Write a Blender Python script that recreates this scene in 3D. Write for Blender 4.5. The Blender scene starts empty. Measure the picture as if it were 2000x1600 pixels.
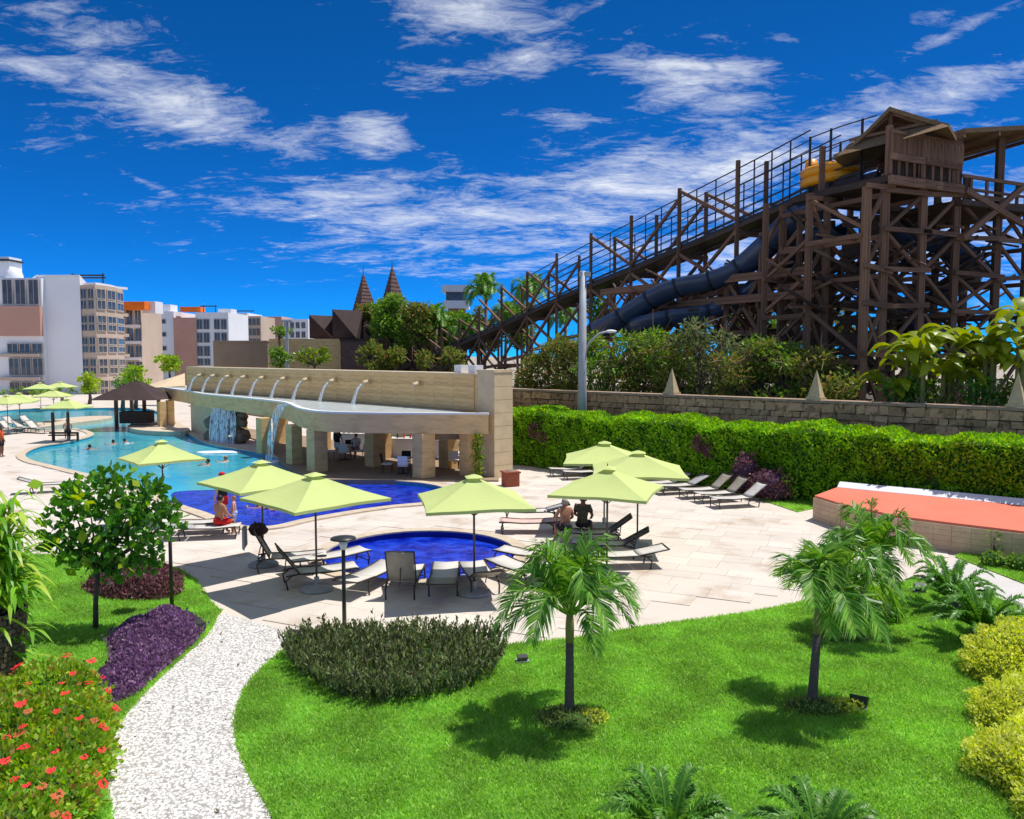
import bpy, bmesh, math, random
import numpy as np
from mathutils import Vector, Matrix, Quaternion
from mathutils.geometry import tessellate_polygon

random.seed(7)
rng = np.random.default_rng(7)
R = math.radians
scene = bpy.context.scene
COL = scene.collection

# ------------------------------------------------------------------ camera
EYE = 5.6
FPX = 1550.0                      # focal length in pixels of the 2000 px wide photograph
PITCH = math.atan(105.0 / FPX)    # looks slightly down
cam_d = bpy.data.cameras.new('camera')
cam_d.sensor_width = 36.0
cam_d.lens = FPX / 2000.0 * 36.0
cam_d.clip_end = 9000.0
cam_d.clip_start = 0.1
cam = bpy.data.objects.new('camera', cam_d)
cam.location = (0, 0, EYE)
cam.rotation_euler = (math.pi / 2 - PITCH, 0, 0)
COL.objects.link(cam)
scene.camera = cam

def ray(px, py):
    cp, sp = math.cos(PITCH), math.sin(PITCH)
    u, v = (px - 1000.0), (800.0 - py)
    return Vector((u, FPX * cp + v * sp, -FPX * sp + v * cp))
def G(px, py, z=0.0):
    """point of the photograph on the level plane z"""
    r = ray(px, py)
    t = (z - EYE) / r.z
    return Vector((r.x * t, r.y * t, z))
def D(px, py, d):
    """point of the photograph at distance d"""
    r = ray(px, py)
    t = d / r.y
    return Vector((r.x * t, d, EYE + r.z * t))

# ------------------------------------------------------------------ sky, sun, exposure
SUN_DIR = Vector((0.40, 0.13, 1.0)).normalized()
elev = math.asin(SUN_DIR.z)
world = bpy.data.worlds.new('World')
scene.world = world
world.use_nodes = True
nt = world.node_tree
nt.nodes.clear()
N = nt.nodes.new
L = nt.links.new
out = N('ShaderNodeOutputWorld'); bg = N('ShaderNodeBackground')
sky = N('ShaderNodeTexSky'); sky.sky_type = 'NISHITA'; sky.sun_disc = False
sky.sun_elevation = elev
sky.sun_rotation = math.atan2(SUN_DIR.x, SUN_DIR.y)
sky.altitude = 6000.0; sky.air_density = 0.8; sky.dust_density = 0.0; sky.ozone_density = 8.0
tint = N('ShaderNodeMix'); tint.data_type = 'RGBA'; tint.blend_type = 'MULTIPLY'; tint.inputs[0].default_value = 1.0
L(sky.outputs[0], tint.inputs[6]); tint.inputs[7].default_value = (0.045, 0.62, 1.0, 1)
hs = N('ShaderNodeHueSaturation'); hs.inputs['Saturation'].default_value = 1.0; hs.inputs['Value'].default_value = 0.50
L(tint.outputs[2], hs.inputs['Color'])
bg.inputs['Strength'].default_value = 0.15
world.cycles.sampling_method = 'MANUAL'; world.cycles.sample_map_resolution = 512
L(bg.outputs[0], out.inputs[0])
tc = N('ShaderNodeTexCoord')
sep = N('ShaderNodeSeparateXYZ'); L(tc.outputs['Generated'], sep.inputs[0])
def mth(op, a, b=None, c=None, clamp=False):
    n = N('ShaderNodeMath'); n.operation = op; n.use_clamp = clamp
    for i, v in enumerate((a, b, c)):
        if v is None: continue
        if isinstance(v, (int, float)): n.inputs[i].default_value = v
        else: L(v, n.inputs[i])
    return n.outputs[0]
zz = mth('MAXIMUM', sep.outputs[2], 0.0)
az = mth('ARCTAN2', sep.outputs[0], sep.outputs[1])
el = mth('ARCSINE', sep.outputs[2])
den = mth('ADD', zz, 0.16)
cx = mth('DIVIDE', sep.outputs[0], den); cy = mth('DIVIDE', sep.outputs[1], den)
comb = N('ShaderNodeCombineXYZ'); L(cx, comb.inputs[0]); L(cy, comb.inputs[1])
def noise(vec, scale, detail, rough, dist=0.0, rot=0.0, sc=(1, 1, 1)):
    mp = N('ShaderNodeMapping'); mp.inputs['Scale'].default_value = sc; mp.inputs['Rotation'].default_value = (0, 0, rot)
    L(vec, mp.inputs[0])
    n = N('ShaderNodeTexNoise'); n.inputs['Scale'].default_value = scale; n.inputs['Detail'].default_value = detail
    n.inputs['Roughness'].default_value = rough; n.inputs['Distortion'].default_value = dist
    L(mp.outputs[0], n.inputs['Vector']); return n.outputs[0]
n1 = noise(comb.outputs[0], 3.4, 10.0, 0.66, 0.7, R(24), (0.85, 1.4, 1))
n2 = noise(comb.outputs[0], 15.0, 8.0, 0.7, 0.9, R(-12), (0.8, 1.5, 1))
fb = mth('ADD', mth('MULTIPLY', n1, 0.64), mth('MULTIPLY', n2, 0.36))
blobs = [(930, 25, 150, 60, 0, 1.0), (1000, 118, 170, 28, 6, .8), (1330, 150, 170, 55, -8, 1.0), (1100, 222, 110, 26, -4, .75),
         (1420, 205, 90, 34, 8, .8), (300, 180, 300, 75, -14, .74), (380, 245, 140, 36, -6, .82), (560, 240, 200, 50, -16, .5), (735, 262, 62, 34, -10, 1.0),
         (560, 290, 130, 20, -10, .55), (640, 385, 200, 44, 6, .78), (640, 410, 110, 24, 6, .9), (880, 430, 360, 75, 4, .78), (420, 410, 200, 22, 2, .5), (1650, 420, 260, 60, 4, .6),
         (1260, 370, 300, 85, 4, 1.0), (1420, 330, 210, 70, 8, 1.0), (760, 475, 260, 22, 2, .7), (1620, 262, 150, 50, 0, .85),
         (1880, 170, 230, 44, 14, .68), (1930, 30, 190, 18, 18, .6), (110, 130, 260, 90, -10, .55), (270, 350, 90, 10, -22, .6),
         (90, 285, 120, 26, 10, .35), (1340, 80, 60, 12, 10, .5), (1200, 485, 340, 40, 2, .75), (1500, 500, 320, 80, 2, .9), (1830, 470, 280, 110, 4, .85), (1750, 330, 200, 60, 6, .6), (1000, 520, 260, 22, 2, .6), (1830, 30, 40, 16, 0, .5)]
azel = N('ShaderNodeCombineXYZ'); L(az, azel.inputs[0]); L(el, azel.inputs[1])
mask = None
for (bx, by, sa, sb, an, wt) in blobs:
    r0 = ray(bx, by).normalized()
    a0 = math.atan2(r0.x, r0.y); e0 = math.asin(r0.z)
    mp = N('ShaderNodeMapping'); mp.vector_type = 'TEXTURE'
    mp.inputs['Location'].default_value = (a0, e0, 0); mp.inputs['Rotation'].default_value = (0, 0, R(an))
    mp.inputs['Scale'].default_value = (sa / FPX * math.cos(a0) ** 1.5 * 1.9, sb / FPX * math.cos(a0) * 1.9, 1)
    L(azel.outputs[0], mp.inputs[0])
    ln = N('ShaderNodeVectorMath'); ln.operation = 'LENGTH'; L(mp.outputs[0], ln.inputs[0])
    g = mth('MULTIPLY_ADD', ln.outputs['Value'], -wt, wt)
    mask = g if mask is None else mth('SMOOTH_MAX', mask, g, 0.12)
mask = mth('MAXIMUM', mask, 0.0)
# scattered cirrus carried on out of view, cover raised there for white fill light
rest = mth('MAXIMUM', mth('MULTIPLY', mth('SUBTRACT', el, 0.50), 6.0, clamp=True), mth('MULTIPLY', mth('SUBTRACT', mth('ABSOLUTE', az), 0.66), 5.0, clamp=True))
mask = mth('MAXIMUM', mask, mth('MULTIPLY', rest, 0.62))
thr = mth('MULTIPLY_ADD', mask, -0.30, 0.605)
dens = mth('MULTIPLY', mth('SUBTRACT', fb, thr), 3.5, clamp=True)
dens = mth('POWER', dens, 1.15)
dens = mth('MULTIPLY', dens, 0.88)
dens = mth('MULTIPLY', dens, mth('MULTIPLY', zz, 14.0, clamp=True))
mixc = N('ShaderNodeMix'); mixc.data_type = 'RGBA'
L(dens, mixc.inputs[0]); L(hs.outputs[0], mixc.inputs[6]); mixc.inputs[7].default_value = (2.9, 3.0, 3.15, 1)
L(mixc.outputs[2], bg.inputs['Color'])

sun_d = bpy.data.lights.new('sun', 'SUN'); sun_d.energy = 2.35; sun_d.angle = R(0.53); sun_d.color = (1.0, 0.965, 0.91)
sun = bpy.data.objects.new('sun', sun_d); COL.objects.link(sun)
sun.rotation_euler = SUN_DIR.to_track_quat('Z', 'Y').to_euler()
sun.location = (10, 0, 40)
vs = scene.view_settings
vs.view_transform = 'Standard'; vs.look = 'None'; vs.gamma = 1.0; vs.use_curve_mapping = False
vs.exposure = 1.15
cy_ = scene.cycles; cy_.max_bounces = 6; cy_.diffuse_bounces = 3; cy_.glossy_bounces = 2; cy_.transmission_bounces = 4; cy_.transparent_max_bounces = 6; cy_.caustics_reflective = False; cy_.caustics_refractive = False

# ------------------------------------------------------------------ helpers
ORG = {}
def tag(o, label=None, cat=None, group=None, kind=None):
    if label: o['label'] = label
    if cat: o['category'] = cat
    if group: o['group'] = group
    if kind: o['kind'] = kind
    return o
def thing(name, loc, label, cat, group=None, rz=0.0):
    o = bpy.data.objects.new(name, None); COL.objects.link(o)
    o.empty_display_size = 0.2
    o.location = loc; o.rotation_euler = (0, 0, rz)
    ORG[o.name] = Vector(loc)
    return tag(o, label, cat, group)
def link(name, me, mat=None, parent=None):
    o = bpy.data.objects.new(name, me); COL.objects.link(o)
    if mat is not None and len(me.materials) == 0: me.materials.append(mat)
    if parent is not None:
        o.parent = parent
        ORG[o.name] = ORG.get(parent.name, Vector((0, 0, 0)))
    else:
        ORG[o.name] = Vector((0, 0, 0))
    return o
def copy_tree(o, parent=None):
    c = o.copy(); COL.objects.link(c); c.parent = parent
    ORG[c.name] = ORG.get(o.name, Vector((0, 0, 0)))
    for ch in list(o.children): copy_tree(ch, c)
    return c

class MB:
    def __init__(s): s.v = []; s.f = []
    def add(s, vs, fs):
        b = len(s.v); s.v += [tuple(p) for p in vs]; s.f += [tuple(i + b for i in f) for f in fs]; return s
    def box(s, c, size, rz=0.0):
        x, y, z = size[0] / 2, size[1] / 2, size[2] / 2
        ca, sa = math.cos(rz), math.sin(rz)
        vs = []
        for dz in (-z, z):
            for dx, dy in ((-x, -y), (x, -y), (x, y), (-x, y)):
                vs.append((c[0] + dx * ca - dy * sa, c[1] + dx * sa + dy * ca, c[2] + dz))
        return s.add(vs, [(3, 2, 1, 0), (4, 5, 6, 7), (0, 1, 5, 4), (1, 2, 6, 5), (2, 3, 7, 6), (3, 0, 4, 7)])
    def bar(s, p0, p1, w, h=None):
        h = h or w
        p0, p1 = Vector(p0), Vector(p1); d = (p1 - p0).normalized()
        a = d.cross(Vector((0, 0, 1)))
        if a.length < 1e-3: a = Vector((1, 0, 0))
        a.normalize(); b = a.cross(d).normalized()
        vs = [p + a * i * w / 2 + b * j * h / 2 for p in (p0, p1) for i, j in ((-1, -1), (1, -1), (1, 1), (-1, 1))]
        return s.add(vs, [(0, 1, 2, 3), (7, 6, 5, 4), (0, 4, 5, 1), (1, 5, 6, 2), (2, 6, 7, 3), (3, 7, 4, 0)])
    def tube(s, pts, rad, n=8, cap=True):
        pts = [Vector(p) for p in pts]
        if not hasattr(rad, '__len__'): rad = [rad] * len(pts)
        vs = []; fs = []; prev = None
        for i, p in enumerate(pts):
            t = (pts[min(i + 1, len(pts) - 1)] - pts[max(i - 1, 0)]).normalized()
            a = prev if prev is not None else (Vector((1, 0, 0)) if abs(t.x) < .9 else Vector((0, 1, 0)))
            a = (a - t * a.dot(t)).normalized(); prev = a; b = t.cross(a)
            for k in range(n):
                an = 2 * math.pi * k / n
                vs.append(p + (a * math.cos(an) + b * math.sin(an)) * rad[i])
        for i in range(len(pts) - 1):
            for k in range(n):
                fs.append((i * n + k, i * n + (k + 1) % n, (i + 1) * n + (k + 1) % n, (i + 1) * n + k))
        if cap:
            fs.append(tuple(range(n - 1, -1, -1))); fs.append(tuple((len(pts) - 1) * n + k for k in range(n)))
        return s.add(vs, fs)
    def lathe(s, c, prof, n=20, sx=1, sy=1):
        vs = []; fs = []
        for r, z in prof:
            for k in range(n):
                an = 2 * math.pi * k / n
                vs.append((c[0] + r * math.cos(an) * sx, c[1] + r * math.sin(an) * sy, c[2] + z))
        m = len(prof)
        for i in range(m - 1):
            for k in range(n):
                fs.append((i * n + k, i * n + (k + 1) % n, (i + 1) * n + (k + 1) % n, (i + 1) * n + k))
        fs.append(tuple(range(n - 1, -1, -1))); fs.append(tuple((m - 1) * n + k for k in range(n)))
        return s.add(vs, fs)
    def prism(s, poly, z0, z1):
        n = len(poly)
        a = sum(poly[i][0] * poly[(i + 1) % n][1] - poly[(i + 1) % n][0] * poly[i][1] for i in range(n))
        if a < 0: poly = poly[::-1]
        p3 = [Vector((p[0], p[1], 0)) for p in poly]
        tris = tessellate_polygon([p3])
        vs = [(p[0], p[1], z0) for p in poly] + [(p[0], p[1], z1) for p in poly]
        fs = [(i, (i + 1) % n, n + (i + 1) % n, n + i) for i in range(n)]
        for t in tris:
            u = [p3[i] for i in t]
            if (u[1] - u[0]).cross(u[2] - u[0]).z < 0: t = t[::-1]
            fs.append(tuple(i + n for i in t)); fs.append(tuple(t[::-1]))
        return s.add(vs, fs)
    def blob(s, c, r, amp=0.15, seed=0, n=12, m=8):
        rs = random.Random(seed); ph = [rs.uniform(0, 6.28) for _ in range(6)]
        vs = []; fs = []
        for i in range(m + 1):
            th = math.pi * i / m
            for k in range(n):
                a = 2 * math.pi * k / n
                q = 1 + amp * (math.sin(3 * a + ph[0]) * math.sin(2 * th + ph[1]) + .6 * math.sin(5 * a + ph[2]) * math.sin(3 * th + ph[3]) + .5 * math.sin(2 * a + ph[4]))
                vs.append((c[0] + r[0] * q * math.sin(th) * math.cos(a), c[1] + r[1] * q * math.sin(th) * math.sin(a), c[2] + r[2] * q * math.cos(th)))
        for i in range(m):
            for k in range(n):
                fs.append((i * n + k, (i + 1) * n + k, (i + 1) * n + (k + 1) % n, i * n + (k + 1) % n))
        return s.add(vs, fs)
    def mesh(s, name, org=None, smooth=False):
        me = bpy.data.meshes.new(name)
        vs = s.v if org is None else [(p[0] - org[0], p[1] - org[1], p[2] - org[2]) for p in s.v]
        me.from_pydata(vs, [], s.f); me.update()
        if smooth: me.polygons.foreach_set('use_smooth', [True] * len(me.polygons))
        return me
    def build(s, name, mat, parent=None, smooth=False, bevel=0.0):
        o = ORG.get(parent.name) if parent is not None else None
        ob = link(name, s.mesh(name, o, smooth), mat, parent)
        if bevel:
            m = ob.modifiers.new('bevel', 'BEVEL'); m.width = bevel; m.segments = 2; m.limit_method = 'ANGLE'
        return ob

def sheet(name, outer, holes, z, mat, skirt=0.0, kind='structure', parent=None):
    """flat polygon with holes; skirt = depth of the side walls"""
    rings = [[Vector((p[0], p[1], 0)) for p in outer]] + [[Vector((p[0], p[1], 0)) for p in h] for h in holes]
    flat = [p for r_ in rings for p in r_]
    mb = MB()
    fs = []
    for t in tessellate_polygon(rings):
        u = [flat[i] for i in t]
        if (u[1] - u[0]).cross(u[2] - u[0]).z < 0: t = t[::-1]
        fs.append(tuple(t))
    mb.add([(p.x, p.y, z) for p in flat], fs)
    if skirt:
        for r_ in rings:
            n = len(r_)
            mb.add([(p.x, p.y, z) for p in r_] + [(p.x, p.y, z - skirt) for p in r_], [(i, (i + 1) % n, n + (i + 1) % n, n + i) for i in range(n)])
    o = mb.build(name, mat, parent)
    if kind: o['kind'] = kind
    return o
def smooth_poly(pts, n=5, closed=True):
    """Catmull-Rom through 2-D points"""
    P = [Vector((p[0], p[1])) for p in pts]; m = len(P); res = []
    rngi = range(m) if closed else range(m - 1)
    for i in rngi:
        if closed: a, b, c, d = P[i - 1], P[i], P[(i + 1) % m], P[(i + 2) % m]
        else: a, b, c, d = P[max(i - 1, 0)], P[i], P[i + 1], P[min(i + 2, m - 1)]
        for k in range(n):
            t = k / n
            res.append(0.5 * ((2 * b) + (c - a) * t + (2 * a - 5 * b + 4 * c - d) * t * t + (3 * b - a - 3 * c + d) * t ** 3))
    if not closed: res.append(P[-1])
    return [(p.x, p.y) for p in res]
def gp(lst, z=0.0): return [tuple(G(x, y, z)[:2]) for x, y in lst]
def inside(p, poly):
    x, y = p[0], p[1]; c = False; j = len(poly) - 1
    for i in range(len(poly)):
        xi, yi = poly[i][0], poly[i][1]; xj, yj = poly[j][0], poly[j][1]
        if (yi > y) != (yj > y) and x < (xj - xi) * (y - yi) / (yj - yi) + xi: c = not c
        j = i
    return c
def inside_np(P, poly):
    x, y = P[:, 0], P[:, 1]; c = np.zeros(len(P), bool); j = len(poly) - 1
    for i in range(len(poly)):
        xi, yi = poly[i][0], poly[i][1]; xj, yj = poly[j][0], poly[j][1]
        if yi != yj:
            c ^= ((yi > y) != (yj > y)) & (x < (xj - xi) * (y - yi) / (yj - yi) + xi)
        j = i
    return c
def sample_poly(poly, n):
    A = np.array(poly); lo, hi = A.min(0), A.max(0); out_ = []
    tot = 0
    while tot < n:
        P = lo + rng.random((n * 2, 2)) * (hi - lo); P = P[inside_np(P, poly)]
        out_.append(P); tot += len(P)
    return np.concatenate(out_)[:n]

def quads_object(name, V, mat, parent=None, tris=False, smooth=False):
    """V: (n*k,3) array, k = 4 (quads) or 3 (triangles)"""
    k = 3 if tris else 4
    if parent is not None: V = V - np.array(ORG.get(parent.name, Vector((0, 0, 0))))
    n = len(V) // k
    me = bpy.data.meshes.new(name)
    me.vertices.add(n * k); me.loops.add(n * k); me.polygons.add(n)
    me.vertices.foreach_set('co', V.astype(np.float32).ravel())
    me.loops.foreach_set('vertex_index', np.arange(n * k, dtype=np.int32))
    me.polygons.foreach_set('loop_start', np.arange(0, n * k, k, dtype=np.int32))
    me.update(calc_edges=True)
    return link(name, me, mat, parent)
def unit(a): return a / np.maximum(np.linalg.norm(a, axis=1, keepdims=True), 1e-6)
def leaf_verts(P, nrm, length, width, spread=0.9, up=0.25, fold=0.18, var=0.35):
    n = len(P)
    d = unit(nrm * 1.0 + rng.normal(size=(n, 3)) * spread * 0.6 + np.array([0, 0, up]))
    r_ = rng.normal(size=(n, 3))
    sd = unit(np.cross(d, r_)); nn = np.cross(d, sd)
    s = (1 + (rng.random((n, 1)) * 2 - 1) * var)
    Ln, Wn = length * s, width * s
    base = P - d * Ln * 0.35
    mid = base + d * Ln * 0.5 - nn * Ln * fold * 0.5
    tip = base + d * Ln
    V = np.empty((n, 4, 3))
    V[:, 0] = base; V[:, 1] = mid + sd * Wn * 0.5 + nn * Ln * fold * .5; V[:, 2] = tip; V[:, 3] = mid - sd * Wn * 0.5 + nn * Ln * fold * .5
    return V.reshape(-1, 3)
def clump_points(lumps, dens, jitter=0.25, zmin=0.03, cull=True):
    """points on the outer shells of a set of ellipsoids ((x,y,z),(rx,ry,rz))"""
    PP = []; NN = []
    for (c, r) in lumps:
        area = 4 * math.pi * ((r[0] * r[1]) ** 1.6 / 3 + (r[0] * r[2]) ** 1.6 / 3 + (r[1] * r[2]) ** 1.6 / 3) ** (1 / 1.6)
        n = max(8, int(area * dens))
        u = unit(rng.normal(size=(n, 3)))
        bump = 1 + 0.10 * np.sin(u[:, :1] * 7 + c[0] * 3) * np.sin(u[:, 1:2] * 6 + c[1] * 5) + 0.08 * np.sin(u[:, 2:3] * 11 + u[:, :1] * 9)
        q = bump * (1 - np.abs(rng.normal(size=(n, 1))) * jitter)
        P = np.array(c) + u * q * np.array(r)
        Nn = unit(u / np.array(r))
        keep = P[:, 2] > zmin
        if cull:
            for (c2, r2) in lumps:
                if c2 is c: continue
                keep &= (((P - np.array(c2)) / (np.array(r2) * 0.8)) ** 2).sum(1) > 1
        PP.append(P[keep]); NN.append(Nn[keep])
    return np.concatenate(PP), np.concatenate(NN)

# ------------------------------------------------------------------ materials
MATS = {}
def base_mat(name):
    m = bpy.data.materials.new(name); m.use_nodes = True
    return m, m.node_tree, m.node_tree.nodes['Principled BSDF']
def setspec(b, v):
    b.inputs['Specular IOR Level'].default_value = v
def surf(name, c1, c2=None, scale=4.0, rough=0.75, bump=0.0, spec=0.3, metal=0.0, c3=None, detail=8, stretch=(1, 1, 1), rnd=0.0, island=0.0, bscale=None, lo=0.35, hi=0.65, world=False):
    m, t, b = base_mat(name); MATS[name] = m
    b.inputs['Roughness'].default_value = rough; b.inputs['Metallic'].default_value = metal; setspec(b, spec)
    if c2 is None: c2 = tuple(x * 0.82 for x in c1)
    co = t.nodes.new('ShaderNodeTexCoord'); mp = t.nodes.new('ShaderNodeMapping'); mp.inputs['Scale'].default_value = stretch
    if world:
        gw = t.nodes.new('ShaderNodeNewGeometry'); t.links.new(gw.outputs['Position'], mp.inputs[0])
    else: t.links.new(co.outputs['Object'], mp.inputs[0])
    nz = t.nodes.new('ShaderNodeTexNoise'); nz.inputs['Scale'].default_value = scale; nz.inputs['Detail'].default_value = detail; nz.inputs['Roughness'].default_value = .62
    t.links.new(mp.outputs[0], nz.inputs['Vector'])
    cr = t.nodes.new('ShaderNodeValToRGB'); e = cr.color_ramp.elements
    e[0].position = lo; e[0].color = (*c1, 1); e[1].position = hi; e[1].color = (*c2, 1)
    if c3 is not None:
        x = e.new((lo + hi) / 2); x.color = (*c3, 1)
    t.links.new(nz.outputs[0], cr.inputs[0])
    colr = cr.outputs[0]
    if rnd or island:
        hsv = t.nodes.new('ShaderNodeHueSaturation'); t.links.new(colr, hsv.inputs['Color'])
        src = []
        if rnd:
            oi = t.nodes.new('ShaderNodeObjectInfo'); src.append((oi.outputs['Random'], rnd))
        if island:
            ge = t.nodes.new('ShaderNodeNewGeometry'); src.append((ge.outputs['Random Per Island'], island))
        val = None
        for s_, a_ in src:
            mm = t.nodes.new('ShaderNodeMath'); mm.operation = 'MULTIPLY_ADD'; t.links.new(s_, mm.inputs[0]); mm.inputs[1].default_value = a_
            if val is None: mm.inputs[2].default_value = 1 - sum(q[1] for q in src) / 2
            else: t.links.new(val, mm.inputs[2])
            val = mm.outputs[0]
        t.links.new(val, hsv.inputs['Value']); colr = hsv.outputs[0]
    t.links.new(colr, b.inputs['Base Color'])
    if bump:
        nb = t.nodes.new('ShaderNodeTexNoise'); nb.inputs['Scale'].default_value = bscale or scale * 6; nb.inputs['Detail'].default_value = 6
        t.links.new(mp.outputs[0], nb.inputs['Vector'])
        bp = t.nodes.new('ShaderNodeBump'); bp.inputs['Strength'].default_value = bump; bp.inputs['Distance'].default_value = 0.03
        t.links.new(nb.outputs[0], bp.inputs['Height']); t.links.new(bp.outputs[0], b.inputs['Normal'])
    return m
def leaf(name, cols, trans=0.3, rough=0.5, spec=0.35, nscale=1.3, namp=0.9):
    m, t, b = base_mat(name); MATS[name] = m
    b.inputs['Roughness'].default_value = rough; setspec(b, spec)
    ge = t.nodes.new('ShaderNodeNewGeometry'); cr = t.nodes.new('ShaderNodeValToRGB'); e = cr.color_ramp.elements
    n = len(cols)
    e[0].position = 0; e[0].color = (*cols[0], 1); e[1].position = 1; e[1].color = (*cols[-1], 1)
    for i in range(1, n - 1):
        x = e.new(i / (n - 1)); x.color = (*cols[i], 1)
    t.links.new(ge.outputs['Random Per Island'], cr.inputs[0])
    nz = t.nodes.new('ShaderNodeTexNoise'); nz.inputs['Scale'].default_value = nscale; nz.inputs['Detail'].default_value = 4; co = t.nodes.new('ShaderNodeTexCoord')
    t.links.new(co.outputs['Object'], nz.inputs['Vector'])
    hv = t.nodes.new('ShaderNodeHueSaturation'); t.links.new(cr.outputs[0], hv.inputs['Color'])
    mm = t.nodes.new('ShaderNodeMath'); mm.operation = 'MULTIPLY_ADD'; mm.inputs[1].default_value = namp; mm.inputs[2].default_value = 1 - namp / 2
    t.links.new(nz.outputs[0], mm.inputs[0]); t.links.new(mm.outputs[0], hv.inputs['Value'])
    t.links.new(hv.outputs[0], b.inputs['Base Color'])
    tr = t.nodes.new('ShaderNodeBsdfTranslucent'); mx = t.nodes.new('ShaderNodeMixShader'); mx.inputs[0].default_value = trans
    hv2 = t.nodes.new('ShaderNodeHueSaturation'); hv2.inputs['Value'].default_value = 1.3; hv2.inputs['Saturation'].default_value = 1.1; hv2.inputs['Hue'].default_value = 0.485
    t.links.new(hv.outputs[0], hv2.inputs['Color'])
    t.links.new(hv2.outputs[0], tr.inputs['Color'])
    t.links.new(b.outputs[0], mx.inputs[1]); t.links.new(tr.outputs[0], mx.inputs[2])
    t.links.new(mx.outputs[0], t.nodes['Material Output'].inputs['Surface'])
    return m
def water_mat(name, c1, c2, scale, bump, spec=0.5, wscale=2.2):
    m, t, b = base_mat(name); MATS[name] = m
    b.inputs['Roughness'].default_value = 0.06; setspec(b, spec); b.inputs['IOR'].default_value = 1.33
    co = t.nodes.new('ShaderNodeTexCoord')
    nz = t.nodes.new('ShaderNodeTexNoise'); nz.inputs['Scale'].default_value = scale; nz.inputs['Detail'].default_value = 5
    t.links.new(co.outputs['Object'], nz.inputs['Vector'])
    cr = t.nodes.new('ShaderNodeValToRGB'); e = cr.color_ramp.elements
    e[0].position = .35; e[0].color = (*c1, 1); e[1].position = .66; e[1].color = (*c2, 1)
    t.links.new(nz.outputs[0], cr.inputs[0]); t.links.new(cr.outputs[0], b.inputs['Base Color'])
    nb = t.nodes.new('ShaderNodeTexNoise'); nb.inputs['Scale'].default_value = wscale; nb.inputs['Detail'].default_value = 4; nb.inputs['Distortion'].default_value = .8
    t.links.new(co.outputs['Object'], nb.inputs['Vector'])
    bp = t.nodes.new('ShaderNodeBump'); bp.inputs['Strength'].default_value = bump; bp.inputs['Distance'].default_value = 0.1
    t.links.new(nb.outputs[0], bp.inputs['Height']); t.links.new(bp.outputs[0], b.inputs['Normal'])
    return m

m_terrain = surf('terrain_mat', (.30, .26, .2), (.42, .37, .3), 0.3, .9)
m_deck = surf('deck_stone', (.60, .53, .455), (.49, .405, .325), .55, .8, .15, .2, c3=(.585, .515, .445), bscale=18, lo=.38, hi=.68, world=True)
m_slab = surf('paving_slab_stone', (.62, .55, .475), (.46, .365, .28), .7, .78, .12, .25, c3=(.59, .525, .455), island=.10, rnd=.12, bscale=16, lo=.40, hi=.68, world=True)
m_coping = surf('coping_stone', (.60, .50, .37), (.50, .40, .29), 2, .7)
m_grass_base = surf('lawn_soil', (.20, .41, .045), (.29, .50, .07), 1.2, .9, .4, .1, bscale=60)
m_grass = leaf('grass_blades', [(.185, .42, .055), (.31, .575, .09), (.24, .50, .07), (.48, .67, .20)], .5, .6, .10, 1.1, 1.3)
m_walk = surf('smooth_concrete', (.56, .53, .50), (.50, .47, .44), 2, .8)
m_blue_tile = surf('pool_tile_blue', (.005, .02, .33), (.004, .012, .2), 9, .3)
m_cyan_tile = surf('pool_tile_turquoise', (.05, .35, .5), (.03, .25, .4), 9, .3)
m_water_t = water_mat('lagoon_water_mat', (.02, .30, .44), (.10, .50, .56), .12, .25, .35, 1.2)
m_water_b = water_mat('blue_water_mat', (.001, .008, .28), (.015, .06, .60), 2.2, .4, .45, 2.6)  # lighter blue streaks imitate light playing on the water, put into the colour
m_foam = surf('white_water', (.82, .86, .9), (.68, .76, .82), 6, .4, .3)
m_film = surf('trough_water', (.52, .57, .57), (.42, .47, .46), 1.2, .25, .1, .5)
m_stone_p = surf('pavilion_travertine', (.76, .50, .225), (.57, .37, .165), 1.2, .8, .25, .2, c3=(.70, .465, .215), stretch=(1, 1, 3.5), rnd=.1, bscale=14)
m_stone_cap = surf('pavilion_cap', (.68, .53, .33), (.57, .44, .27), 2, .8)
m_fall, t_, b_ = base_mat('falling_water'); MATS['fall'] = m_fall
b_.inputs['Base Color'].default_value = (.80, .85, .90, 1); b_.inputs['Roughness'].default_value = .35
co_ = t_.nodes.new('ShaderNodeTexCoord'); mp_ = t_.nodes.new('ShaderNodeMapping'); mp_.inputs['Scale'].default_value = (9, 9, .9)
t_.links.new(co_.outputs['Object'], mp_.inputs[0]); nz_ = t_.nodes.new('ShaderNodeTexNoise'); nz_.inputs['Scale'].default_value = 1.4; nz_.inputs['Detail'].default_value = 6
t_.links.new(mp_.outputs[0], nz_.inputs['Vector']); cr_ = t_.nodes.new('ShaderNodeValToRGB'); cr_.color_ramp.elements[0].position = .40; cr_.color_ramp.elements[1].position = .60
cr_.color_ramp.elements[0].color = (.12, .12, .12, 1); cr_.color_ramp.elements[1].color = (.95, .95, .95, 1)
tp_ = t_.nodes.new('ShaderNodeBsdfTransparent'); mx_ = t_.nodes.new('ShaderNodeMixShader'); t_.links.new(nz_.outputs[0], cr_.inputs[0]); t_.links.new(cr_.outputs[0], mx_.inputs[0])
t_.links.new(tp_.outputs[0], mx_.inputs[1]); t_.links.new(b_.outputs[0], mx_.inputs[2]); t_.links.new(mx_.outputs[0], t_.nodes['Material Output'].inputs['Surface'])
m_soil = surf('planting_soil', (.06, .05, .03), (.09, .08, .04), 1.5, .95, .4)
m_rim = surf('pale_rim', (.74, .73, .69), (.66, .64, .60), 2, .7)
m_twig = surf('dry_twig', (.26, .18, .11), (.16, .11, .07), 8, .9)
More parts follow.
